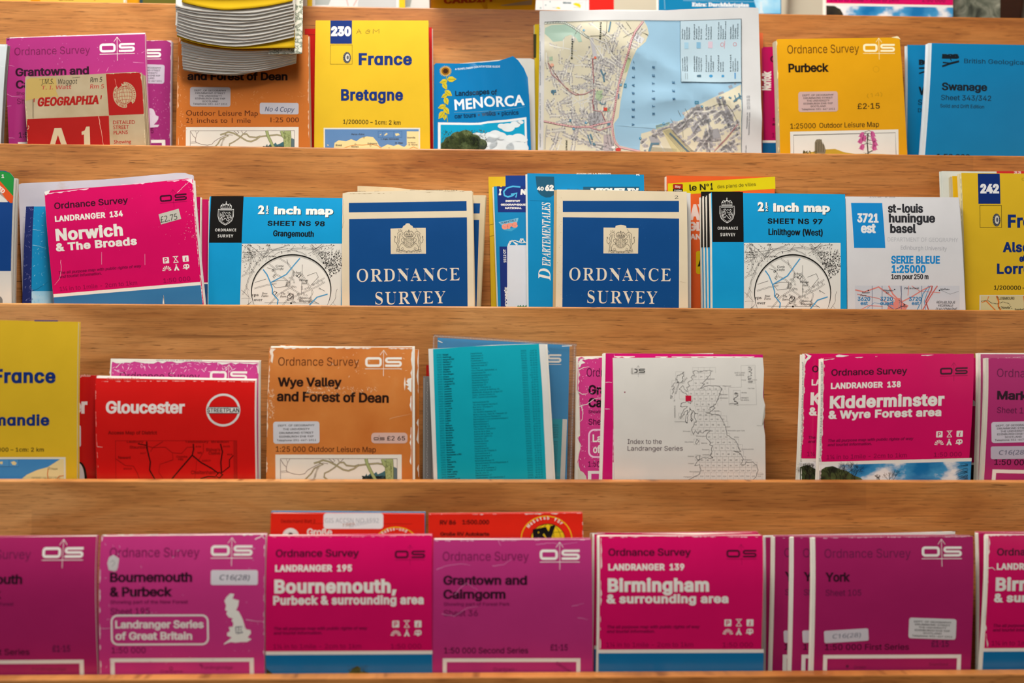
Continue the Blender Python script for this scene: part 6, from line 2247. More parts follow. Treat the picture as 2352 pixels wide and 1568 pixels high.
worn_edge(it, [(1340, 1090), (1335, 700), (1345, 280)], 12, 170, '#e3b78f', .4)
worn_edge(it, [(2320, 270), (2318, 700), (2320, 1100)], 8, 171, '#dcc0a6', .3)
scuffs(it, 1700, 690, 2290, 800, 50, 172, '#cf8a52', size=16)
scuffs(it, 1340, 560, 1400, 1090, 50, 173, '#dda373', size=12)
it.finish()
it = Item('folded_map', 'red map standing behind the yellow France Bretagne map', 'folded map', 1, 32, [(700, 66), (992, 63), (995, 340), (700, 340)], '#b5120f', 'gloss', 6, bulge=1.5, edge='#c9b7ae', rx=.6)
it.zf(700, 0, 4.2)
it.line([(0, 335), (300, 338)], 5, '#6a0a08', 2)
it.finish()

it = Item('folded_map', 'yellow map of France Bretagne numbered 230', 'folded map', 1, 19, [(725, 47), (984, 47), (988, 344), (722, 341)], YEL, 'matte', 6, bulge=2.4, edge='#cfc391', group=ROW1)
it.zf(700, 0, 4.2)
france(it, '230', (('Bretɑgne', 352, 970, 952, 100),))
for p in ([(500, 330), (522, 282), (545, 330)], [(508, 312), (540, 308)], [(632, 296), (612, 290), (592, 305), (588, 322), (604, 328), (625, 320), (628, 306), (605, 308)], [(660, 328), (662, 284), (688, 308), (716, 284), (716, 326)]):
    it.line(p, 4, '#4a4220', 2)
it.rect(184, 1236, 1113, 1500, '#d6d3c4', 1)
it.rect(198, 1250, 1100, 1500, '#5b83b4', 2)
it.poly([(280, 1440), (290, 1380), (330, 1355), (400, 1365), (450, 1345), (500, 1365), (540, 1335), (600, 1318), (660, 1325), (700, 1370), (720, 1410), (740, 1425), (800, 1395), (860, 1410), (900, 1395), (960, 1420), (985, 1400), (985, 1270), (1100, 1270), (1100, 1500), (270, 1500)], LAND, 3)
it.quads([[(215, 1395), (235, 1400), (225, 1410)]], LAND, 4)
it.frame(708, 1268, 940, 1330, 3, '#3a6294', 4)
for x in (752, 860):
    it.line([(x, 1268), (x, 1330)], 3, '#3a6294', 4)
it.quads([[(720, 1305), (742, 1292), (735, 1305)], [(765, 1308), (790, 1285), (802, 1295), (780, 1310)], [(872, 1292), (905, 1288), (918, 1305), (880, 1315)]], LAND, 5)
for p in ([(350, 1440), (440, 1410), (500, 1400), (560, 1402), (640, 1395), (700, 1405), (750, 1440)], [(1000, 1440), (1050, 1420), (1090, 1435)]):
    it.line(p, 7, '#c98a4a', 4)
for s, a, y, b, h in (('Perros-Guirec', 452, 1306, 580, 16), ('Brest', 300, 1412, 362, 18), ('Morlaix', 452, 1424, 522, 15), ('Guingamp', 606, 1394, 700, 15), ('I. Anglo-Normandes', 735, 1350, 910, 14), ('St-Malo', 872, 1388, 948, 15), ('Granville', 988, 1338, 1068, 15), ('le Mont-', 1000, 1385, 1075, 13), ('St-Michel', 1000, 1405, 1090, 13)):
    it.text(s, a, y, b, None, h, '#3a3a38', b=.02, res=2, L=5)
for x, y in ((490, 1394), (635, 1408), (572, 1328), (815, 1432)):
    it.ring(x, y, 7, 7, 3, '#4a4430', 5, n=10)
it.finish()

# the guide book with the curling corner
vl = LIP_V[1 + 2]


def curl(u, v):
    t = (u - at(1103, 145, 1.085)[0]) * 1000 - (at(1103, 145, 1.085)[1] - v) * 1000 * .16
    h = max(0.0, (v - vl) * 1000)
    r_ = max(0.0, t - 26)
    return 5 * math.exp(-(t / 9) ** 2) + .010 * r_ * r_ * min(1, h / 60)


it = Item('guide_book', 'blue Menorca guide book with a sunflower and a curling top corner', 'guide book', 1, 24, [(997, 149), (1212, 180), (1219, 345), (996, 344)], '#0a76b4', 'gloss', 7, bulge=0, edge='#c9c6c0', group=ROW1, n=5,
          top=[(1001, 145), (1060, 146), (1105, 146), (1145, 140), (1178, 129), (1190, 139), (1203, 158)], right=[(1216, 240)], warp=curl, parts=('front_cover', 'page_block'), rx=-2.2)
it.zf(700, 0, 4.2)
SF = '#d9a81a'
for k in range(22):
    a = k * 6.2832 / 22
    it.line([(1358 + 28 * math.cos(a), 686 + 28 * math.sin(a)), (1358 + 60 * math.cos(a), 686 + 54 * math.sin(a))], 14, SF, 1, 3)
it.ell(1358, 686, 38, 36, '#8a5a14', 2)
it.ell(1358, 686, 24, 22, '#3a2010', 3)
r = random.Random(3)
it.line([(1368, 735), (1360, 860), (1352, 1000), (1370, 1100), (1378, 1175)], 8, '#8a9a2a', 1)
for x, y, s, a in ((1418, 764, 46, 0), (1338, 788, 40, 2.9), (1352, 832, 38, 1), (1386, 900, 44, .6), (1346, 925, 34, 2.6), (1366, 975, 40, 1.2), (1322, 1030, 40, 2.8), (1368, 1068, 42, .9), (1318, 1110, 46, 2.2), (1350, 1130, 30, 1.6)):
    p = [(-1, 0), (-.5, -.55), (.1, -.6), (1, 0), (.1, .6), (-.5, .55)]
    it.poly([(x + s * (u * math.cos(a) - v * math.sin(a)), y + s * (u * math.sin(a) + v * math.cos(a))) for u, v in p], '#c9b82e', 2)
    it.line([(x - s * .8 * math.cos(a), y - s * .8 * math.sin(a)), (x + s * .7 * math.cos(a), y + s * .7 * math.sin(a))], 4, '#8a8a24', 3)
it.text('A SUNFLOWER COUNTRYSIDE GUIDE', 1450, 676, 1885, 650, 17, '#cfe2ee', b=.02, res=2)
it.text('Landscapes of', 1452, 924, 1856, 915, 46, '#0c2a44', b=.028)
it.text('MENORCA', 1448, 1060, 2122, 1012, 96, '#e3ecf2', f='gill', b=.03, sp=1.05)
it.line([(1440, 1085), (1800, 1080), (2128, 1030)], 4, '#5f9fc9', 2)
it.text('car tours • walks • picnics', 1445, 1142, 2064, 1104, 40, '#0c3a5e', b=.03)
it.poly([(1285, 1180), (1700, 1186), (2138, 1130), (2152, 1600), (1284, 1600)], '#dfe6ea', 1)
it.poly([(1310, 1202), (1700, 1206), (2118, 1156), (2132, 1600), (1310, 1600)], '#0f9ac6', 2)
for x, y, s in ((1960, 1230, 66), (2030, 1200, 50), (1900, 1220, 40), (2080, 1180, 30), (1660, 1310, 50), (1720, 1320, 50), (1800, 1330, 80), (1880, 1320, 70), (1980, 1340, 60), (2060, 1330, 66), (2110, 1350, 40), (1760, 1390, 100), (1900, 1420, 120), (2050, 1430, 110), (1640, 1330, 40), (1840, 1300, 60)):
    it.ell(x, y, s, s * .62, '#d9e4ea', 3 if s > 60 else 4, n=22)
for x, y, s in ((1420, 1370, 80), (1480, 1330, 80), (1550, 1310, 75), (1620, 1350, 75), (1680, 1400, 80), (1560, 1400, 130), (1420, 1430, 110), (1360, 1400, 50)):
    it.ell(x, y, s, s * .75, 'tree_photo', 5, n=22)
scuffs(it, 1320, 1260, 1750, 1440, 260, 9, '#4a5a30', 6, 13)
scuffs(it, 1320, 1250, 1760, 1440, 160, 10, '#1f2c16', 6, 13)
worn_edge(it, [(1284, 1440), (1290, 1300), (1300, 1160)], 12, 180, '#dfe6ea', .4)
it.finish()
it = Item('booklet', 'white booklet standing behind the blue Menorca guide', 'booklet', 1, 35, [(1010, 150), (1227, 138), (1230, 345), (1010, 345)], '#d3d2cd', 'matte', 4, bulge=1, n=2, top=[(1185, 134), (1219, 134), (1225, 136)])
it.finish()
it = Item('folded_map', 'thin yellow map edge left of the large street map', 'folded map', 1, 42, [(1228, 56), (1400, 52), (1400, 345), (1229, 345)], '#cdb014', 'matte', 4, bulge=1, n=3, edge='#bdb48a', lx=.7)
it.zf(700, 0, 4.2)
it.quads([[(2205, 330), (2235, 330), (2232, 560), (2208, 560)]], '#3a3a20', 2)
it.finish()

# the large street map of a lake town
def ripple(u, v):
    x, y = (u - at(1500, 200, 1.08)[0]) * 1000, (v - vl) * 1000
    n = 1.6 * math.sin(x / 21 + y / 40) + 1.0 * math.sin(x / 47 - y / 23 + 1.2)
    n += 3.2 * math.exp(-((y - 52 - x * .12) / 8) ** 2) * math.exp(-((x - 12) / 34) ** 2)
    n -= 2.2 * math.exp(-((y - 13) / 4.0) ** 2)
    n += 2.4 * math.exp(-((y - 118 + abs(x + 55) * .5) / 8) ** 2)
    return n + 1


LW, WAT, BLD, STR = '#cfcab4', '#93b9d3', '#b0aeb1', '#d4d4cf'
it = Item('street_map', 'large white-bordered street map of a town beside a blue lake', 'street map', 1, 25, [(1240, 24), (1741, 20), (1750, 354), (1236, 349)], '#cbccce', 'satin', 4, bulge=0, edge='#d3d3d2', warp=ripple, n=3, group=ROW1,
          top=[(1330, 25), (1450, 28), (1500, 26), (1560, 22), (1650, 19), (1738, 19)], right=[(1744, 120)])
it.zf(1220, 0, 4.2)
MAP = [(128, 210), (1000, 206), (1435, 202), (2020, 190), (2028, 900), (2028, 1700), (110, 1700), (120, 1160)]
it.poly(MAP, WAT, 1)
landA = [(128, 212), (1085, 206), (1115, 260), (1132, 330), (1100, 410), (1010, 490), (960, 600), (930, 700), (890, 830), (862, 980), (845, 1130), (800, 1190), (800, 1240), (815, 1340), (850, 1400), (1060, 1455), (1130, 1480), (1130, 1700), (112, 1700), (120, 1160)]
landB = [(2022, 815), (2028, 1700), (1130, 1700), (1045, 1440), (1060, 1290), (1200, 1255), (1260, 1225), (1400, 1180), (1480, 1150), (1465, 1090), (1600, 1020), (1740, 950), (1900, 880)]
it.poly(landA, LW, 2)
it.poly(landB, LW, 2)


def inside(poly):
    P = np.array(poly)
    Q = np.roll(P, -1, 0)

    def f(x, y):
        c = (P[:, 1] > y) != (Q[:, 1] > y)
        if not c.any():
            return False
        xi = P[c, 0] + (y - P[c, 1]) * (Q[c, 0] - P[c, 0]) / (Q[c, 1] - P[c, 1])
        return bool((x < xi).sum() % 2)
    return f


inA, inB = inside(landA), inside(landB)
r = random.Random(21)
GREEN = [(135, 268), (200, 240), (330, 236), (420, 270), (465, 320), (488, 410), (455, 415), (430, 370), (380, 340), (330, 355), (300, 400), (210, 405), (170, 360), (130, 325)]
it.poly(GREEN, '#9fbcae', 3)
inG = inside(GREEN)
open_ = [(330, 470, 90), (430, 520, 80), (640, 480, 60), (640, 270, 60), (480, 950, 90), (450, 640, 40), (300, 1400, 60)]
isfree = lambda x, y: not inG(x, y) and all(math.hypot(x - a, y - b) > c for a, b, c in open_)


def streets(ins, x0, y0, x1, y1, n, seed, base, lo=7, hi=15, keep=isfree):
    """White streets with a row of grey houses on both sides."""
    rr = random.Random(seed)
    qs, dk = [], []
    for k in range(n):
        x, y = rr.uniform(x0, x1), rr.uniform(y0, y1)
        a = base(x, y) + rr.choice((0, 1.57, 3.14, 4.71)) + rr.uniform(-.25, .25)
        run = []
        for _ in range(rr.randint(6, 22)):
            if not (ins(x, y) and ins(x + 9, y + 9) and ins(x - 9, y - 9) and 214 < y < 1500 and 135 < x < 2012):
                break
            run.append((x, y, a))
            a += rr.uniform(-.13, .13)
            x, y = x + math.cos(a) * 17, y + math.sin(a) * 17
        if len(run) < 4:
            continue
        it.line([(p[0], p[1]) for p in run], rr.uniform(6, 10), STR, 3)
        for px, py, pa in run:
            for s in (-1, 1):
                if rr.random() < .82:
                    w, h = rr.uniform(lo * .5, hi * .55), rr.uniform(lo * .45, hi * .5)
                    o = 6 + h + rr.uniform(0, 4)
                    qx, qy = px - math.sin(pa) * o * s, py + math.cos(pa) * o * s
                    if ins(qx, qy) and ins(qx + 8, qy) and keep(qx, qy) and 216 < qy < 1560 and 136 < qx < 2012:
                        c, d = math.cos(pa), math.sin(pa)
                        q = [(qx + u * w * c - v * h * d, qy + u * w * d + v * h * c) for u, v in ((-1, -1), (1, -1), (1, 1), (-1, 1))]
                        (dk if rr.random() < .12 else qs).append(q)
    it.quads(qs, BLD, 4)
    it.quads(dk, '#87898e', 4)


streets(inA, 130, 420, 900, 1150, 62, 1, lambda x, y: .4 + .0012 * (x - y))
streets(inA, 560, 215, 1050, 900, 34, 2, lambda x, y: 1.9)
streets(inA, 125, 1190, 850, 1500, 28, 3, lambda x, y: .25, 9, 17)
streets(inB, 1100, 1000, 2020, 1500, 44, 4, lambda x, y: -.5, 16, 36, lambda x, y: not (1120 < x < 1420 and y > 1330 and x - 1120 < (y - 1200) * 1.4))
for q, c in (([(560, 1090), (680, 1075), (710, 1140), (700, 1190), (570, 1210), (545, 1150)], '#a9a9ae'), ([(700, 1300), (770, 1290), (800, 1370), (790, 1455), (700, 1455)], '#b3a9ad'), ([(1840, 1080), (1900, 1050), (1960, 1180), (1890, 1210)], '#9b9ba1'),
             ([(1700, 1260), (1800, 1240), (1830, 1330), (1730, 1350)], '#9b9ba1'), ([(1530, 1230), (1600, 1200), (1640, 1260), (1560, 1300)], '#9b9ba1'), ([(1130, 1320), (1200, 1300), (1250, 1380), (1160, 1400)], '#a3a3a8'), ([(560, 380), (590, 370), (640, 560), (600, 560)], '#b9b9bf'),
             ([(1000, 330), (1090, 380), (1060, 430), (985, 400)], '#d0d3d8'), ([(625, 875), (690, 870), (690, 940), (660, 975), (625, 960)], '#a6bd9a'), ([(930, 560), (960, 575), (925, 690), (895, 710)], '#a6b48e'), ([(172, 555), (205, 550), (208, 590), (175, 592)], '#9db39c'),
             ([(830, 1210), (1195, 1195), (1340, 1180), (1310, 1215), (1200, 1245)], '#97bdd6'), ([(1195, 1215), (1330, 1180), (1330, 1210), (1205, 1250)], '#b5c5a4'), ([(730, 1040), (760, 1035), (765, 1070), (735, 1080)], '#a6bd9a')):
    it.poly(q, c, 4)
it.poly([(1260, 1265), (1330, 1240), (1560, 1500), (1380, 1500)], '#c3bb92', 5)
for k in range(9):
    it.line([(1268 + k * 9, 1264 - k * 2), (1400 + k * 18, 1420 + k * 4), (1450 + k * 18, 1480)], 3, '#6a665a', 6)
it.line([(1330, 1290), (1520, 1480)], 18, '#5f7686', 6)
it.line([(1130, 1480), (1160, 1390), (1230, 1390)], 22, '#5f7f92', 6)
for k in range(6):
    it.line([(1150, 1420 + k * 9), (1400, 1445 + k * 9)], 2.5, '#8a8672', 6)
RDR, CAS = '#d3a9ad', '#8c4a50'
for p, w in (([(120, 1172), (260, 1200), (430, 1225), (560, 1222), (660, 1195), (775, 1170)], 16), ([(560, 1222), (660, 1255), (700, 1240), (775, 1215)], 12), ([(1075, 215), (1000, 310), (960, 400), (930, 520), (890, 650), (850, 790), (820, 950), (800, 1080), (780, 1190), (790, 1290), (815, 1380), (860, 1420), (1050, 1460)], 18),
             ([(590, 560), (596, 700), (605, 800)], 9), ([(160, 610), (200, 720), (290, 800), (370, 880), (430, 915), (520, 905), (610, 860), (596, 980), (600, 1060), (680, 1075), (715, 1160)], 8), ([(1760, 1460), (1880, 1340), (1990, 1200)], 9)):
    it.line(p, w, CAS, 7)
    it.line(p, w - 4, RDR, 8)
rr = random.Random(6)
for p, n in (([(985, 330), (930, 520), (870, 720), (820, 950), (785, 1180), (800, 1330)], 58), ([(150, 1180), (430, 1225), (700, 1190)], 20), ([(592, 570), (605, 800)], 22), ([(160, 610), (290, 800)], 22), ([(340, 850), (470, 915)], 14), ([(1800, 1420), (1960, 1240)], 20), ([(590, 960), (610, 1050)], 10), ([(680, 1080), (715, 1170)], 8)):
    tot = [math.hypot(b[0] - a[0], b[1] - a[1]) for a, b in zip(p, p[1:])]
    qs = []
    for i in range(n):
        d = sum(tot) * (i + .5) / n
        for (a, b), t in zip(zip(p, p[1:]), tot):
            if d <= t:
                break
            d -= t
        f = d / t
        x, y = a[0] + (b[0] - a[0]) * f, a[1] + (b[1] - a[1]) * f
        s = rr.uniform(2, 4)
        qs.append([(x - s, y - s), (x + s, y - s), (x + s, y + s), (x - s, y + s)])
    it.quads(qs, '#7a2c34', 9)
RW = '#5c6660'
p1 = [(130, 222), (250, 214), (330, 222), (400, 262), (470, 316), (530, 360), (560, 375)]
it.line(p1, 22, RW, 5)
it.line(p1, 17, '#c9cfc6', 6)
for i in range(26):
    t = i / 26 * (len(p1) - 1)
    a, b = p1[int(t)], p1[min(int(t) + 1, len(p1) - 1)]
    f = t - int(t)
    x, y = a[0] + (b[0] - a[0]) * f, a[1] + (b[1] - a[1]) * f
    it.line([(x - 4, y + 8), (x + 4, y - 8)], 3, RW, 7)
it.line([(565, 358), (700, 358), (718, 330), (728, 215)], 4, '#5c5a54', 6)
it.line([(560, 375), (640, 480), (700, 570)], 12, STR, 6)
it.line([(600, 375), (720, 430), (745, 520)], 10, STR, 6)
it.line([(130, 1440), (135, 1330), (150, 1210)], 10, '#6a6a66', 6)
it.line([(130, 1440), (135, 1330), (150, 1210)], 6, '#c9c9c2', 7)
for p in ([(1460, 1330), (1455, 1240), (1500, 1170), (1600, 1110)], [(1700, 1050), (1800, 1005), (1890, 1015), (1940, 1080), (1990, 1180), (2010, 1240)], [(1090, 330), (1125, 350)], [(1060, 320), (1120, 340)], [(880, 375), (1000, 310)], [(910, 220), (960, 290)], [(1340, 1150), (1365, 1195)], [(1410, 1070), (1440, 1130)], [(1480, 1050), (1510, 1105)]):
    it.line(p, 3.2, '#5a5a52', 7)
for p, w in (([(762, 218), (750, 280), (740, 320)], 14), ([(670, 680), (695, 730), (705, 790)], 16), ([(695, 730), (715, 705)], 12), ([(190, 890), (240, 880)], 26), ([(205, 870), (215, 915)], 16), ([(845, 905), (842, 955)], 12), ([(545, 1300), (580, 1390)], 12), ([(570, 1290), (590, 1340)], 16), ([(600, 1375), (615, 1400)], 22), ([(380, 1150), (375, 1175)], 20), ([(745, 1185), (752, 1205)], 24), ([(1900, 940), (1925, 950)], 16), ([(1945, 985), (2020, 925)], 16), ([(1960, 920), (1975, 980)], 12), ([(2000, 900), (2015, 960)], 14)):
    it.line(p, w, '#5a7f93', 8)
for a in range(20, 200, 30):
    it.line([(695 + 26 * math.cos(math.radians(a)), 985 + 18 * math.sin(math.radians(a))), (695 + 30 * math.cos(math.radians(a + 26)), 985 + 20 * math.sin(math.radians(a + 26)))], 10, '#5a7f93', 8)
for x, y in ((505, 300), (530, 1182), (862, 822), (410, 1243), (1272, 1198), (1645, 1030), (1820, 945), (1052, 1335)):
    it.ell(x, y, 12, 11, '#2f86b0', 9, n=14)
    it.ell(x + 2, y, 5, 5, '#b9d3de', 10, n=10)
it.frame(892, 808, 918, 846, 8, '#3f88a8', 8)
it.frame(1572, 978, 1612, 1006, 8, '#3f88a8', 8)
it.rect(700, 1036, 734, 1068, '#c94a3c', 9)
it.ell(840, 1442, 26, 18, '#c23a34', 9)
it.ell(795, 1420, 18, 14, '#e3e0e0', 8)
it.ell(616, 560, 12, 11, '#d9684a', 9, n=14)
it.ell(200, 632, 18, 16, '#e0a892', 9, n=14)
it.quads([[(1900, 830), (1935, 815), (1945, 845), (1910, 855)], [(1800, 900), (1850, 880), (1860, 900), (1805, 920)], [(1955, 800), (1975, 795), (1978, 812), (1960, 818)]], '#9298a3', 3)
it.line([(128, 211), (1000, 206), (1435, 202), (2020, 190), (2028, 900), (2028, 1480)], 4, '#3c4a55', 11)
# legend panel
it.poly([(1436, 203), (2020, 191), (2026, 794), (1440, 795)], '#b3cbd9', 10)
it.line([(1436, 203), (1440, 795), (2026, 794)], 4, '#3c5a6c', 12)
rr = random.Random(12)
LEG = ('Grand route', 'Route de transit', 'Main road', 'Haus öffentlich', 'Edifice public', 'Public building', 'Parkhaus', 'Garage Parc', 'Postamt', 'Bureau de poste', 'Parking place', 'Freibad', 'Wald', 'Forest', 'Bus stop', 'Linie', 'Hotel', 'Gasthaus', 'Museum', 'Kirche')
for c_ in range(5):
    for bx, by, base in ((1480 + c_ * 116, 690, 0), (1478 + c_ * 116, 380, 7)):
        for i in range(4 if (c_ + base) % 3 else 3):
            s = LEG[(c_ * 4 + i + base) % len(LEG)]
            x = bx + i * 22 - 14
            it.text(s, x, by, x - 1, by - rr.uniform(90, 170), 13, '#4a5a66', b=.012, res=1, L=12)
it.lines([(1486, 770, 1484, 708), (1504, 770, 1502, 708)], 4, '#7a8790', 12)
it.poly([(1598, 745), (1598, 725), (1626, 720), (1640, 722), (1640, 745)], '#46667a', 12)
it.ell(1735, 732, 18, 14, '#3f8fc2', 12, n=18)
it.rect(1838, 722, 1862, 744, '#3f8fc2', 12)
it.line([(1966, 762), (1966, 702)], 11, '#2f86c4', 12)
it.rect(1478, 408, 1518, 470, '#9cc3da', 12)
it.rect(1596, 405, 1636, 465, '#7fb0d0', 12)
it.rect(1708, 400, 1750, 462, '#cbb9c9', 12)
it.ring(1842, 432, 16, 18, 4, '#cf7a84', 12, n=18)
it.line([(1866, 395), (1862, 470)], 4, '#cf7a84', 12)
it.ring(1962, 430, 16, 16, 4, '#cf7a84', 12, n=18)
for s, x, ys in (('VIERWALD-', 985, (1215, 1140, 1068, 995, 915, 838, 755, 672, 618)), ('STÄTTER', 1178, (1115, 1045, 972, 895, 820, 745, 668)), ('SEE', 1372, (975, 893, 810))):
    for ch, y in zip(s, ys):
        it.text(ch, x + 10, y, x + 8, y - 22, 24, '#2c5f84', b=.03, sh=.2, L=9, res=2)
for s, x, y0, y1 in (('Dreilinden', 398, 570, 380), ('Bärenberg', 668, 390, 225), ('Lindel', 345, 1450, 1350)):
    it.text(s, x, y0, x + 3, y1, 16, '#3a4238', b=.05, sp=1.5, L=9, res=2)
for s, x, y0, y1 in (('Luzern Plan de ville 1:10 000', 92, 1250, 900), ('Verkehrsverein Stadt', 92, 830, 640), ('Stadtplan der Leuchtenstadt', 92, 600, 400), ('Plan', 88, 340, 240), ('Kartographie', 92, 1420, 1290)):
    it.text(s, x, y0, x - 2, y1, 12, '#7d8a96', b=.008, res=1)
for s, x, y0, y1 in (('041 51 01 51', 2088, 1060, 925), ('Pilatusstrasse 14', 2086, 1240, 1090), ('041 23 08 08', 2106, 1060, 925), ('Passantenhaus 36 Luzern', 2106, 1300, 1090), ('6002 Luzern', 2080, 1480, 1400)):
    it.text(s, x, y0, x, y1, 14, '#7a7d84', b=.01, res=1)
it.finish()
it = Item('folded_map', 'crimson map edge between the large street map and the yellow Purbeck map', 'folded map', 1, 36, [(1752, 108), (2060, 106), (2060, 352), (1757, 352)], '#b80c5a', 'gloss', 5, bulge=1.5, edge='#9a5a74', n=3)
it.zf(1740, 0, 3.8431)
it.text('Ordnance', 110, 550, 520, None, 54, DARK, b=.022)
it.text('Norfolk', 110, 800, 112, 630, 70, WHT, b=.05)
it.text('The all purpose', 125, 1070, 360, None, 24, '#4a0628', b=.03, sh=.2, res=2)
it.text('and tourist', 125, 1108, 300, None, 24, '#4a0628', b=.03, sh=.2, res=2)
it.text('1¼ in to', 125, 1215, 300, None, 40, '#5a0830', res=2)
it.rect(40, 1240, 900, 1262, WHT, 1)
it.rect(40, 1262, 900, 1500, '#0a5f96', 1)
it.finish()
Item('folded_map', 'thin orange map edge just right of the large street map', 'folded map', 1, 45.5, [(1738, 74), (1752, 76), (1757, 345), (1745, 345)], '#d2643a', 'satin', 3, bulge=.6, n=2).finish()

it = Item('folded_map', 'thick yellow Purbeck map priced £2·15 with a drawing of castle and heather', 'folded map', 1, 18.5, [(1783, 92), (2066, 87), (2083, 358), (1791, 356)], '#d69a0c', 'satin', 10, bulge=2.2, edge='#b0a38c', group=ROW1, lx=1.6, n=8,
          top=[(1786, 90), (2055, 86), (2062, 84)])
it.zf(1740, 0, 3.8431)
it.text('Ordnance Survey', 260, 476, 893, 466, 74, '#5a3408', b=.001)
os_logo(it, 928, 388, 1208, 460, '#efe4c0')
it.text('Purbeck', 268, 640, 624, 634, 70, '#1f1206', b=.036)
it.text('£2·15', 876, 966, 1072, 962, 48, '#2a1a08', b=.012)
it.text('1:25000', 285, 1138, 508, 1134, 44, '#2a1a08', b=.008)
it.text('Outdoor Leisure Map', 540, 1132, 1066, 1122, 44, '#2a1a08', b=.008)
it.poly([(283, 1165), (1236, 1145), (1248, 1700), (296, 1700)], '#dcdad3', 1)
it.line([(318, 1400), (312, 1196), (1210, 1174), (1220, 1400)], 4, '#2c2824', 2)
it.poly([(340, 1420), (395, 1352), (500, 1340), (600, 1320), (680, 1316), (760, 1345), (860, 1360), (1000, 1358), (1100, 1362), (1200, 1366), (1215, 1420)], '#b8972e', 3)
it.poly([(500, 1340), (500, 1260), (510, 1240), (525, 1232), (560, 1235), (570, 1270), (585, 1280), (592, 1310), (600, 1330), (590, 1360), (505, 1355)], '#7d745e', 4)
for x in (515, 530, 545, 560, 575):
    it.line([(x, 1245 + abs(x - 540) * .5), (x + 4, 1345)], 4, '#3f382c', 5)
for x, y in ((520, 1236), (540, 1234), (556, 1236)):
    it.line([(x - 6, y), (x + 6, y)], 5, '#3f382c', 5)
it.line([(398, 1358), (405, 1325), (410, 1360)], 5, '#4a452e', 5)
speck(it, lambda x, y: True, 400, 1335, 520, 1365, 60, 4, 5, '#6a6034', 5)
it.line([(970, 1180), (962, 1260), (972, 1365)], 9, '#3a2a1e', 4)
it.line([(968, 1350), (1010, 1332)], 7, '#2c3a1e', 4)
for x, y, a in ((915, 1195, .4), (1010, 1188, -.3), (905, 1245, .5), (1020, 1235, -.5), (918, 1300, .4), (1030, 1270, -.4), (1025, 1305, -.3), (935, 1225, .3)):
    p = [(-.35, -1), (.35, -1), (.75, -.2), (.7, .7), (.95, 1), (.3, .8), (0, 1.05), (-.3, .8), (-.95, 1), (-.7, .7), (-.75, -.2)]
    s = 27
    it.poly([(x + s * (u * math.cos(a) - v * math.sin(a)), y + s * (u * math.sin(a) + v * math.cos(a))) for u, v in p], '#c25a92', 5)
    it.line([(x - 6, y - 12), (x - 10, y + 18)], 4, '#8a2c5c', 6)
    it.line([(x + 4, y - 20), (968, y - 36)], 4, '#3a2a1e', 4)
scuffs(it, 930, 1170, 1010, 1360, 40, 8, '#2c2a1c', 6, 12)
it.ring(1040, 615, 26, 26, 2.5, '#b8860c', 2, n=18)
it.text('(14)', 960, 866, 1095, 850, 34, '#b8860c', f='pen', b=-.002)
dept_sticker(it, 355, 812, 702, 990, True, -1, '#c3a4a0')
worn_edge(it, [(180, 1360), (170, 700), (165, 360)], 10, 190, '#e9d9a6', .4)
it.poly([(1180, 330), (1232, 318), (1245, 325), (1262, 350), (1240, 340)], '#e3d6ae', 5)
it.finish()

it = Item('folded_map', 'blue map starting W, half hidden behind the Swanage map', 'folded map', 1, 31, [(2084, 103), (2360, 106), (2360, 356), (2082, 355)], '#0877ab', 'satin', 6, bulge=1.6, edge='#c3cdd2', lx=1.0)
it.zf(1740, 0, 3.8431)
it.text('BGS', 1420, 572, 1560, None, 40, '#0f1a24', b=.07)
it.poly([(1420, 597), (1600, 590), (1600, 605), (1420, 612)], '#0f1a24', 2)
it.poly([(1420, 645), (1560, 595), (1560, 615), (1420, 658)], '#0f1a24', 2)
it.text('Weymouth', 1415, 838, 1880, None, 66, '#0f1a24', b=.036)
it.text('Sheet 342', 1410, 928, 1720, None, 46, '#0f2a3c', b=.012)
it.text('Drift Edition', 1410, 993, 1680, None, 34, '#0f2a3c', b=.012)
it.finish()
it = Item('folded_map', 'blue geological map titled Swanage, cut by the right picture edge', 'folded map', 1, 19, [(2140, 99), (2480, 106), (2480, 360), (2123, 357)], '#0877ab', 'satin', 7, bulge=2.4, edge='#c9d1d6', lx=3.4, group=ROW1, ty=.2)
it.zf(1740, 0, 3.8431)
for x in (0, 1):
    it.text('BGS', 1625, 500 + x * 6, 1770, None, 24, '#0f1a24' if x else '#1f78a8', b=.09, L=2 + x)
it.poly([(1622, 505), (1755, 502), (1774, 500), (1774, 515), (1755, 522), (1622, 520)], '#0f1a24', 2)
it.poly([(1630, 548), (1690, 555), (1772, 535), (1775, 552), (1690, 575), (1624, 598), (1622, 580), (1670, 565), (1628, 560)], '#0f1a24', 2)
it.line([(1696, 520), (1706, 540)], 8, '#0f1a24', 2)
it.text('British Geological Survey', 1818, 560, 2600, 582, 40, '#0f3a54', b=.012)
it.text('Swanage', 1616, 798, 2018, 806, 62, '#0f1a24', b=.036)
it.text('Sheet 343/342', 1610, 886, 2052, 894, 44, '#0f2a3c', b=.012)
it.text('Solid and Drift Edition', 1602, 952, 1990, 962, 30, '#0f2a3c', b=.012)
it.text('1:50 000', 1575, 1395, 1870, 1400, 34, '#0f1a24', b=.03)
it.finish()

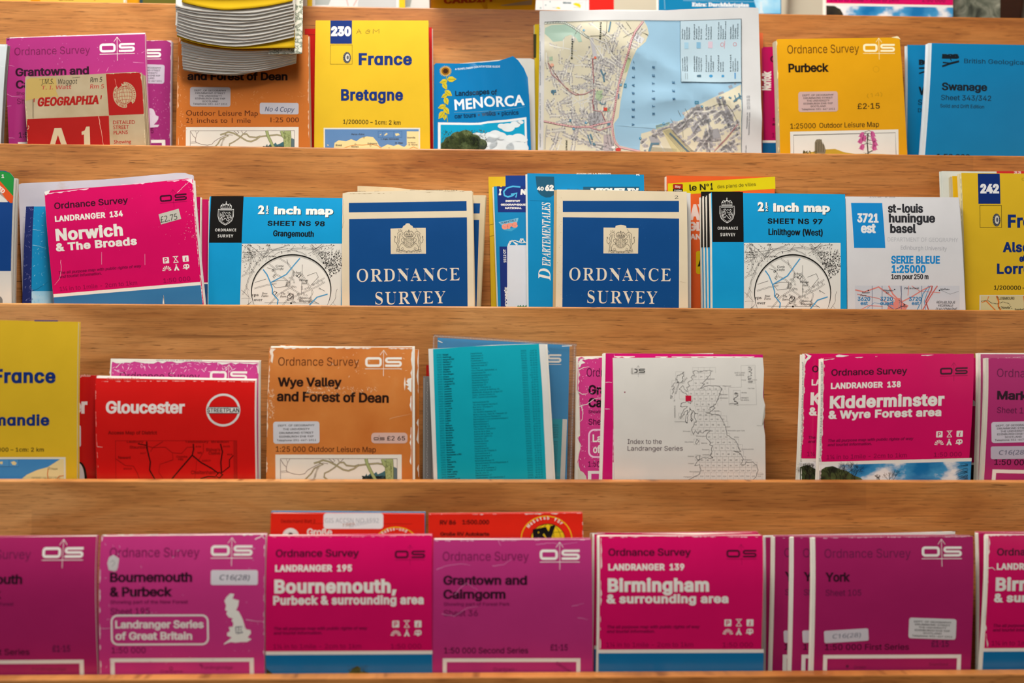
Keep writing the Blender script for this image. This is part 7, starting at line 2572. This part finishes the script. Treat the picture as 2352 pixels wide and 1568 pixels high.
# ================================================================== row 0 (only the lower ends are in the picture) and what droops over its lip
TOP = 'maps in the top pocket'
it = Item('folded_map', 'yellow map at the top left corner, only its lower strip in the picture', 'folded map', 0, 25, [(-120, -170), (287, -172), (289, 14), (-120, 9)], '#cfb04a', 'matte', 5, bulge=1, n=3)
it.zf(0, 0, 5.6)
it.rect(400, -100, 520, 40, '#c98f0a', 2)
it.text('les routes', 760, 7, 950, None, 20, '#5a3a10', b=.03, res=2)
it.line([(1215, 14), (1235, -5)], 9, '#a8742a', 2)
it.rect(1590, -100, 1615, 40, '#d3cfc0', 2)
it.finish()
Item('folded_map', 'orange-yellow map strip right of the top left map', 'folded map', 0, 33, [(286, -160), (320, -160), (320, 15), (286, 15)], '#c98f0a', 'matte', 4, bulge=.5, n=2).finish()
it = Item('folded_map', 'dark olive map strip at the top beside the hanging booklets', 'folded map', 0, 25, [(321, -150), (408, -150), (410, 16), (321, 15)], '#5a5a1c', 'matte', 4, bulge=.5, n=2)
it.rect(321, -20, 328, 16, '#23414a', 2)
it.finish()
it = Item('folded_map', 'pale grey and yellow map left of the drooping Cardiff brochure', 'folded map', 0, 22, [(703, -160), (930, -160), (930, 20), (704, 16)], '#d9b21c', 'matte', 4, bulge=.8, n=3)
it.rect(717.5, -100, 916.5, 40, '#c9ccce', 1)
it.poly([(724, -20), (768, -20), (755, 12), (724, 12)], '#9aa3a3', 2)
it.poly([(830, -20), (910, -20), (910, 40), (820, 40), (822, 6)], '#b0b6ba', 2)
for p in ([(795, -6), (800, 14)], [(823, -6), (812, 14)]):
    it.line(p, 3, '#cfa9a6', 3)
it.finish()
it = Item('folded_map', 'small grey and white map touching the drooping Cardiff brochure', 'folded map', 0, 28, [(929, -150), (986, -150), (986, 20), (929, 20)], '#c3c5c4', 'matte', 4, bulge=.5, n=2)
it.poly([(932, -20), (950, -20), (942, 16), (932, 16)], '#8f9796', 2)
it.finish()
vt = LIP_V[4]
it = Item('brochure', 'yellow Cardiff brochure leaning forward over the top edge, casting a shadow', 'brochure', 0, 15.5, [(995, -250), (1234, -250), (1229, 26), (990, 26)], '#c9930f', 'satin', 9, bulge=0, edge='#b39a86', n=6,
          warp=lambda u, v: max(0.0, v - vt - .0004) * 1150, parts=('front_cover', 'page_block'), lx=1.2, rx=-.5)
it.zf(960, 0, 5.113)
RD2 = '#9c3a0c'
it.text('to and from', 330, 14, 760, 0, 34, RD2, b=.02)
it.text('CARDIFF', 305, 66, 915, 50, 44, RD2, b=.055, sp=1.08)
it.text('Roads', 330, -40, 760, -60, 50, RD2, b=.03)
it.quads([[(960, 86), (1335, 40), (1330, 84), (1000, 90)]], '#a08a6a', 1)
it.finish()
it = Item('folded_map', 'white map with pink grid lines and yellow islands at the top', 'folded map', 0, 26, [(1222, -160), (1381, -160), (1382, 24), (1222, 24)], '#cfd7db', 'gloss', 5, bulge=1, n=3)
it.zf(960, 0, 5.113)
it.rect(2008, -200, 2300, 200, '#cf1f17', 2)
it.lines([(1370, 6, 2005, 9), (1465, -40, 1475, 130), (1975, -40, 1968, 130)], 3, '#d9a8b8', 2)
it.poly([(1818, 48), (1850, 35), (1895, 45), (1912, 70), (1905, 100), (1880, 80), (1840, 65)], '#d9c21c', 2)
it.poly([(1615, 100), (1640, 86), (1672, 92), (1668, 108)], '#d9c21c', 2)
it.text('Mores', 1702, 44, 1800, None, 18, '#1f4a5c', b=.05, res=2)
for s, x0, y, x1 in (('Corfu', 1885, 40, 1935), ('Kos', 1830, 94, 1890), ('Delos', 1580, 96, 1630)):
    it.text(s, x0, y, x1, None, 9, '#8a9aa0', b=.01, res=1)
for x, y in ((1500, 62), (1440, 96), (1552, 22)):
    it.ell(x, y, 8, 7, '#5f8694', 2, n=10)
it.finish()
it = Item('folded_map', 'blue map with the white words Extra Durchfahrtsplan at the top', 'folded map', 0, 24, [(1512, -160), (1792, -160), (1794, 34), (1512, 30)], '#0d76a8', 'gloss', 5, bulge=1, n=3, lx=1.4)
it.zf(1480, 0, 5.113)
it.quads([[(1230, -200), (1592, -200), (1596, 160), (1340, 160), (1300, 60)]], 'pale_sky_photo', 1)
it.lines([(455, 8, 1340, 24), (232, -30, 240, 110)], 4, '#9cc6da', 2)
it.text('Extra: Durchfahrtsplan', 556, 76, 1225, 84, 44, '#e3e9ec', f='serif', b=.02, L=3)
it.poly([(1360, 20), (1375, 20), (1385, 120), (1400, 160), (1350, 160)], '#c9dbe6', 3)
it.finish()
it = Item('folded_map', 'crimson map with a cloud photo at the top right', 'folded map', 0, 20, [(1897, -220), (2188, -215), (2188, 44), (1897, 38)], MAG, 'gloss', 5, bulge=1, lx=2.2, group=TOP, height=205)
it.zf(1880, 0, 4.983)
it.text('1¼ in to 1mile - 2cm to 1km', 130, 18, 912, 24, 46, '#6a0636', b=.005)
it.text('1:50 000', 1180, 24, 1445, 30, 46, '#6a0636', b=.005)
it.quads([[(85, 38), (1535, 64), (1535, 88), (85, 66)]], WHT, 2)
it.quads([[(85, 66), (1535, 88), (1535, 400), (85, 400)]], 'cloud_photo', 2)
it.poly([(85, 66), (180, 70), (250, 110), (280, 165), (280, 260), (85, 260)], 'dark_photo', 3)
it.finish()
it = Item('folded_map', 'map with a rocky mountainside photo at the top right', 'folded map', 0, 30, [(2130, -190), (2296, -190), (2297, 48), (2130, 46)], 'rock_photo', 'gloss', 5, bulge=.6, n=3, height=180)
it.finish()
# the dark wooden post and pale panel behind the top pocket
wood_mat('wood_dark', ('#2e1808', '#452610', '#5a3416'), seed=9)
Wp = LIP_W[4] + .075
x0, x1 = at(2290, 0, Wp)[0], at(2480, 0, Wp)[0]
post = tag(box('trim_1', x0, x1, WALL_Y - .09, WALL_Y, 0, 2.4, MATS['wood_dark'], bevel=.004), kind='structure')
xa, xb = at(1812, 0, 1.25)[0], at(1892, 0, 1.25)[0]
tag(box('trim_2', xa, xb, WALL_Y - .012, WALL_Y, 0, 2.4, MATS['wall_paint'], bevel=.004), kind='structure')


def draped(name, label, leaves, wf, wr, xl, xr, parts, mats):
    """A booklet whose top half droops over the lip of the top pocket: a fan of curved leaves, each its own sheet.
    leaves: bottom edges as pixel polylines, front one first; every leaf also runs back over the lip into the pocket."""
    n = len(leaves)
    front = wf < LIP_W[4] - .06
    u_mid = at((xl + xr) / 2, 20, LIP_W[4])[0]
    root = empty(name, RACK @ Matrix.Translation((u_mid, LIP_W[4] + .025, LIP_V[4] - .05)))
    tag(root, label, 'booklet')
    ox, oy, oz = u_mid, LIP_W[4] + .025, LIP_V[4] - .05
    for i, (edge, (pn, mk)) in enumerate(zip(leaves, parts)):
        w = wf + (wr - wf) * i / max(1, n - 1)
        win = LIP_W[4] + TH + .002 + (n - 1 - i) * .0011 + (.0145 if front else 0)
        # resample the edge
        ex = np.array([p[0] for p in edge])
        ey = np.array([p[1] for p in edge])
        xs = np.linspace(ex[0], ex[-1], 17)
        # smooth the polyline
        ys = np.interp(xs, ex, ey)
        for _ in range(3):
            ys[1:-1] = (ys[:-2] + 2 * ys[1:-1] + ys[2:]) / 4
        V, Fc = [], []
        top = LIP_V[4] + .022 + (n - i) * .0012 + (.016 if front else 0)
        rows = 8
        for x, y in zip(xs, ys):
            s = (x - (xl + xr) / 2) / ((xr - xl) / 2)
            wx = w - .004 * (1 - s * s)
            u, vb = at(x, y, wx)
            path = [(vb, wx - .0014), (vb + .0030, wx)]
            k = .45
            path.append((vb * .5 + top * .5, wx + (LIP_W[4] - wx) * .06))
            path.append((top - .006, wx + (LIP_W[4] - wx) * .25))
            path.append((top, wx + (LIP_W[4] - wx) * .6))
            path.append((top, (LIP_W[4] + win) / 2))
            path.append((top - .006, win))
            path.append((LIP_V[4] - .05, win))
            V += [(u - ox, b - oy, a - oz) for a, b in path]
        m = len(xs)
        for a in range(m - 1):
            for b in range(rows - 1):
                p = a * rows + b
                Fc.append((p, p + rows, p + rows + 1, p + 1))
        o = mesh_obj(pn, V, Fc, [mat(mk, 'paper')], parent=root, smooth=True)
        md = o.modifiers.new('thick', 'SOLIDIFY')
        md.thickness = .0006
        md.offset = 0
    return root


r = random.Random(31)
ramp_mat('green_map', [(.42, '#d9d7cd'), (.5, '#b9bfae'), (.56, '#5c6656'), (.62, '#c9c8bb')], 260, 5, .8)
PAGE = ('#f0ede7', '#e6e3dd', '#f3f1ec', '#e2dfd8')
Rz = lambda x, y: (400 + x / 6.9176, y / 6.9176)
L1, P1 = [], []
for i in range(12):
    t = i / 11
    yl, ym, yr = 45 + 500 * t, 172 + 585 * t, 30 + 560 * t
    xm = 850 + r.uniform(-60, 420)
    xl = 45 + r.uniform(-25, 25) if i else 130
    j = lambda a: r.uniform(-a, a)
    if i % 2:
        yl += 14
        ym += 12
    L1.append([Rz(xl, yl + j(8)), Rz(xl + 260, yl + (ym - yl) * .55 + j(8)), Rz(xm, ym + j(10)), Rz(1450, ym - (ym - yr) * .35 + j(8)), Rz(1900 + j(20), yr + j(10))])
    P1.append(('leaf', PAGE[i % 4]))
P1[0] = ('front_cover', '#c9a416')
L1.insert(0, [Rz(100, -90), Rz(400, -70), Rz(850, -60), Rz(1400, -80), Rz(1900, -110)])  # extra leaf added above the view, only to shade the yellow cover
P1.insert(0, ('leaf', PAGE[1]))
L1.append([Rz(52, 585), Rz(300, 690), Rz(900, 785), Rz(1500, 770), Rz(1915, 765)])
P1.append(('back_cover', '#cfa81a'))
draped('guide_booklet', 'upper of two white-leaved yellow booklets hanging over the top edge', L1, LIP_W[4] - .0745, LIP_W[4] - .0605, 402, 690, P1, None)
L2, P2 = [], []
for i in range(11):
    t = i / 10
    yl, ym, yr = 660 + 440 * t, 815 + 375 * t, 770 + 235 * t
    j = lambda a: r.uniform(-a, a)
    xm = 1000 + r.uniform(-150, 250)
    L2.append([Rz(110 + 3.5 * i + j(8), yl + j(6)), Rz(420, yl + (ym - yl) * .6 + j(6)), Rz(xm, ym + j(5)), Rz(1500, ym - (ym - yr) * .35 + j(6)), Rz(1945 + j(16), yr + j(8))])
    P2.append(('leaf', PAGE[(i + 1) % 4]))
P2[0] = ('front_cover', '#c08a1c')
L2.insert(0, [Rz(1500, 868), Rz(1640, 866), Rz(1800, 864), Rz(2035, 858)])
P2.insert(0, ('map_page', 'green_map'))
L2.append([Rz(160, 1120), Rz(500, 1185), Rz(1060, 1208), Rz(1200, 1160), Rz(1350, 1140)])
P2.append(('back_cover', '#bdb3a2'))
draped('guide_booklet', 'lower of two hanging booklets, reaching down over the orange map', L2, LIP_W[4] - .0565, LIP_W[4] - .0425, 402, 690, P2, None)
bpy.data.objects.remove(tob)
bpy.data.curves.remove(tcu)
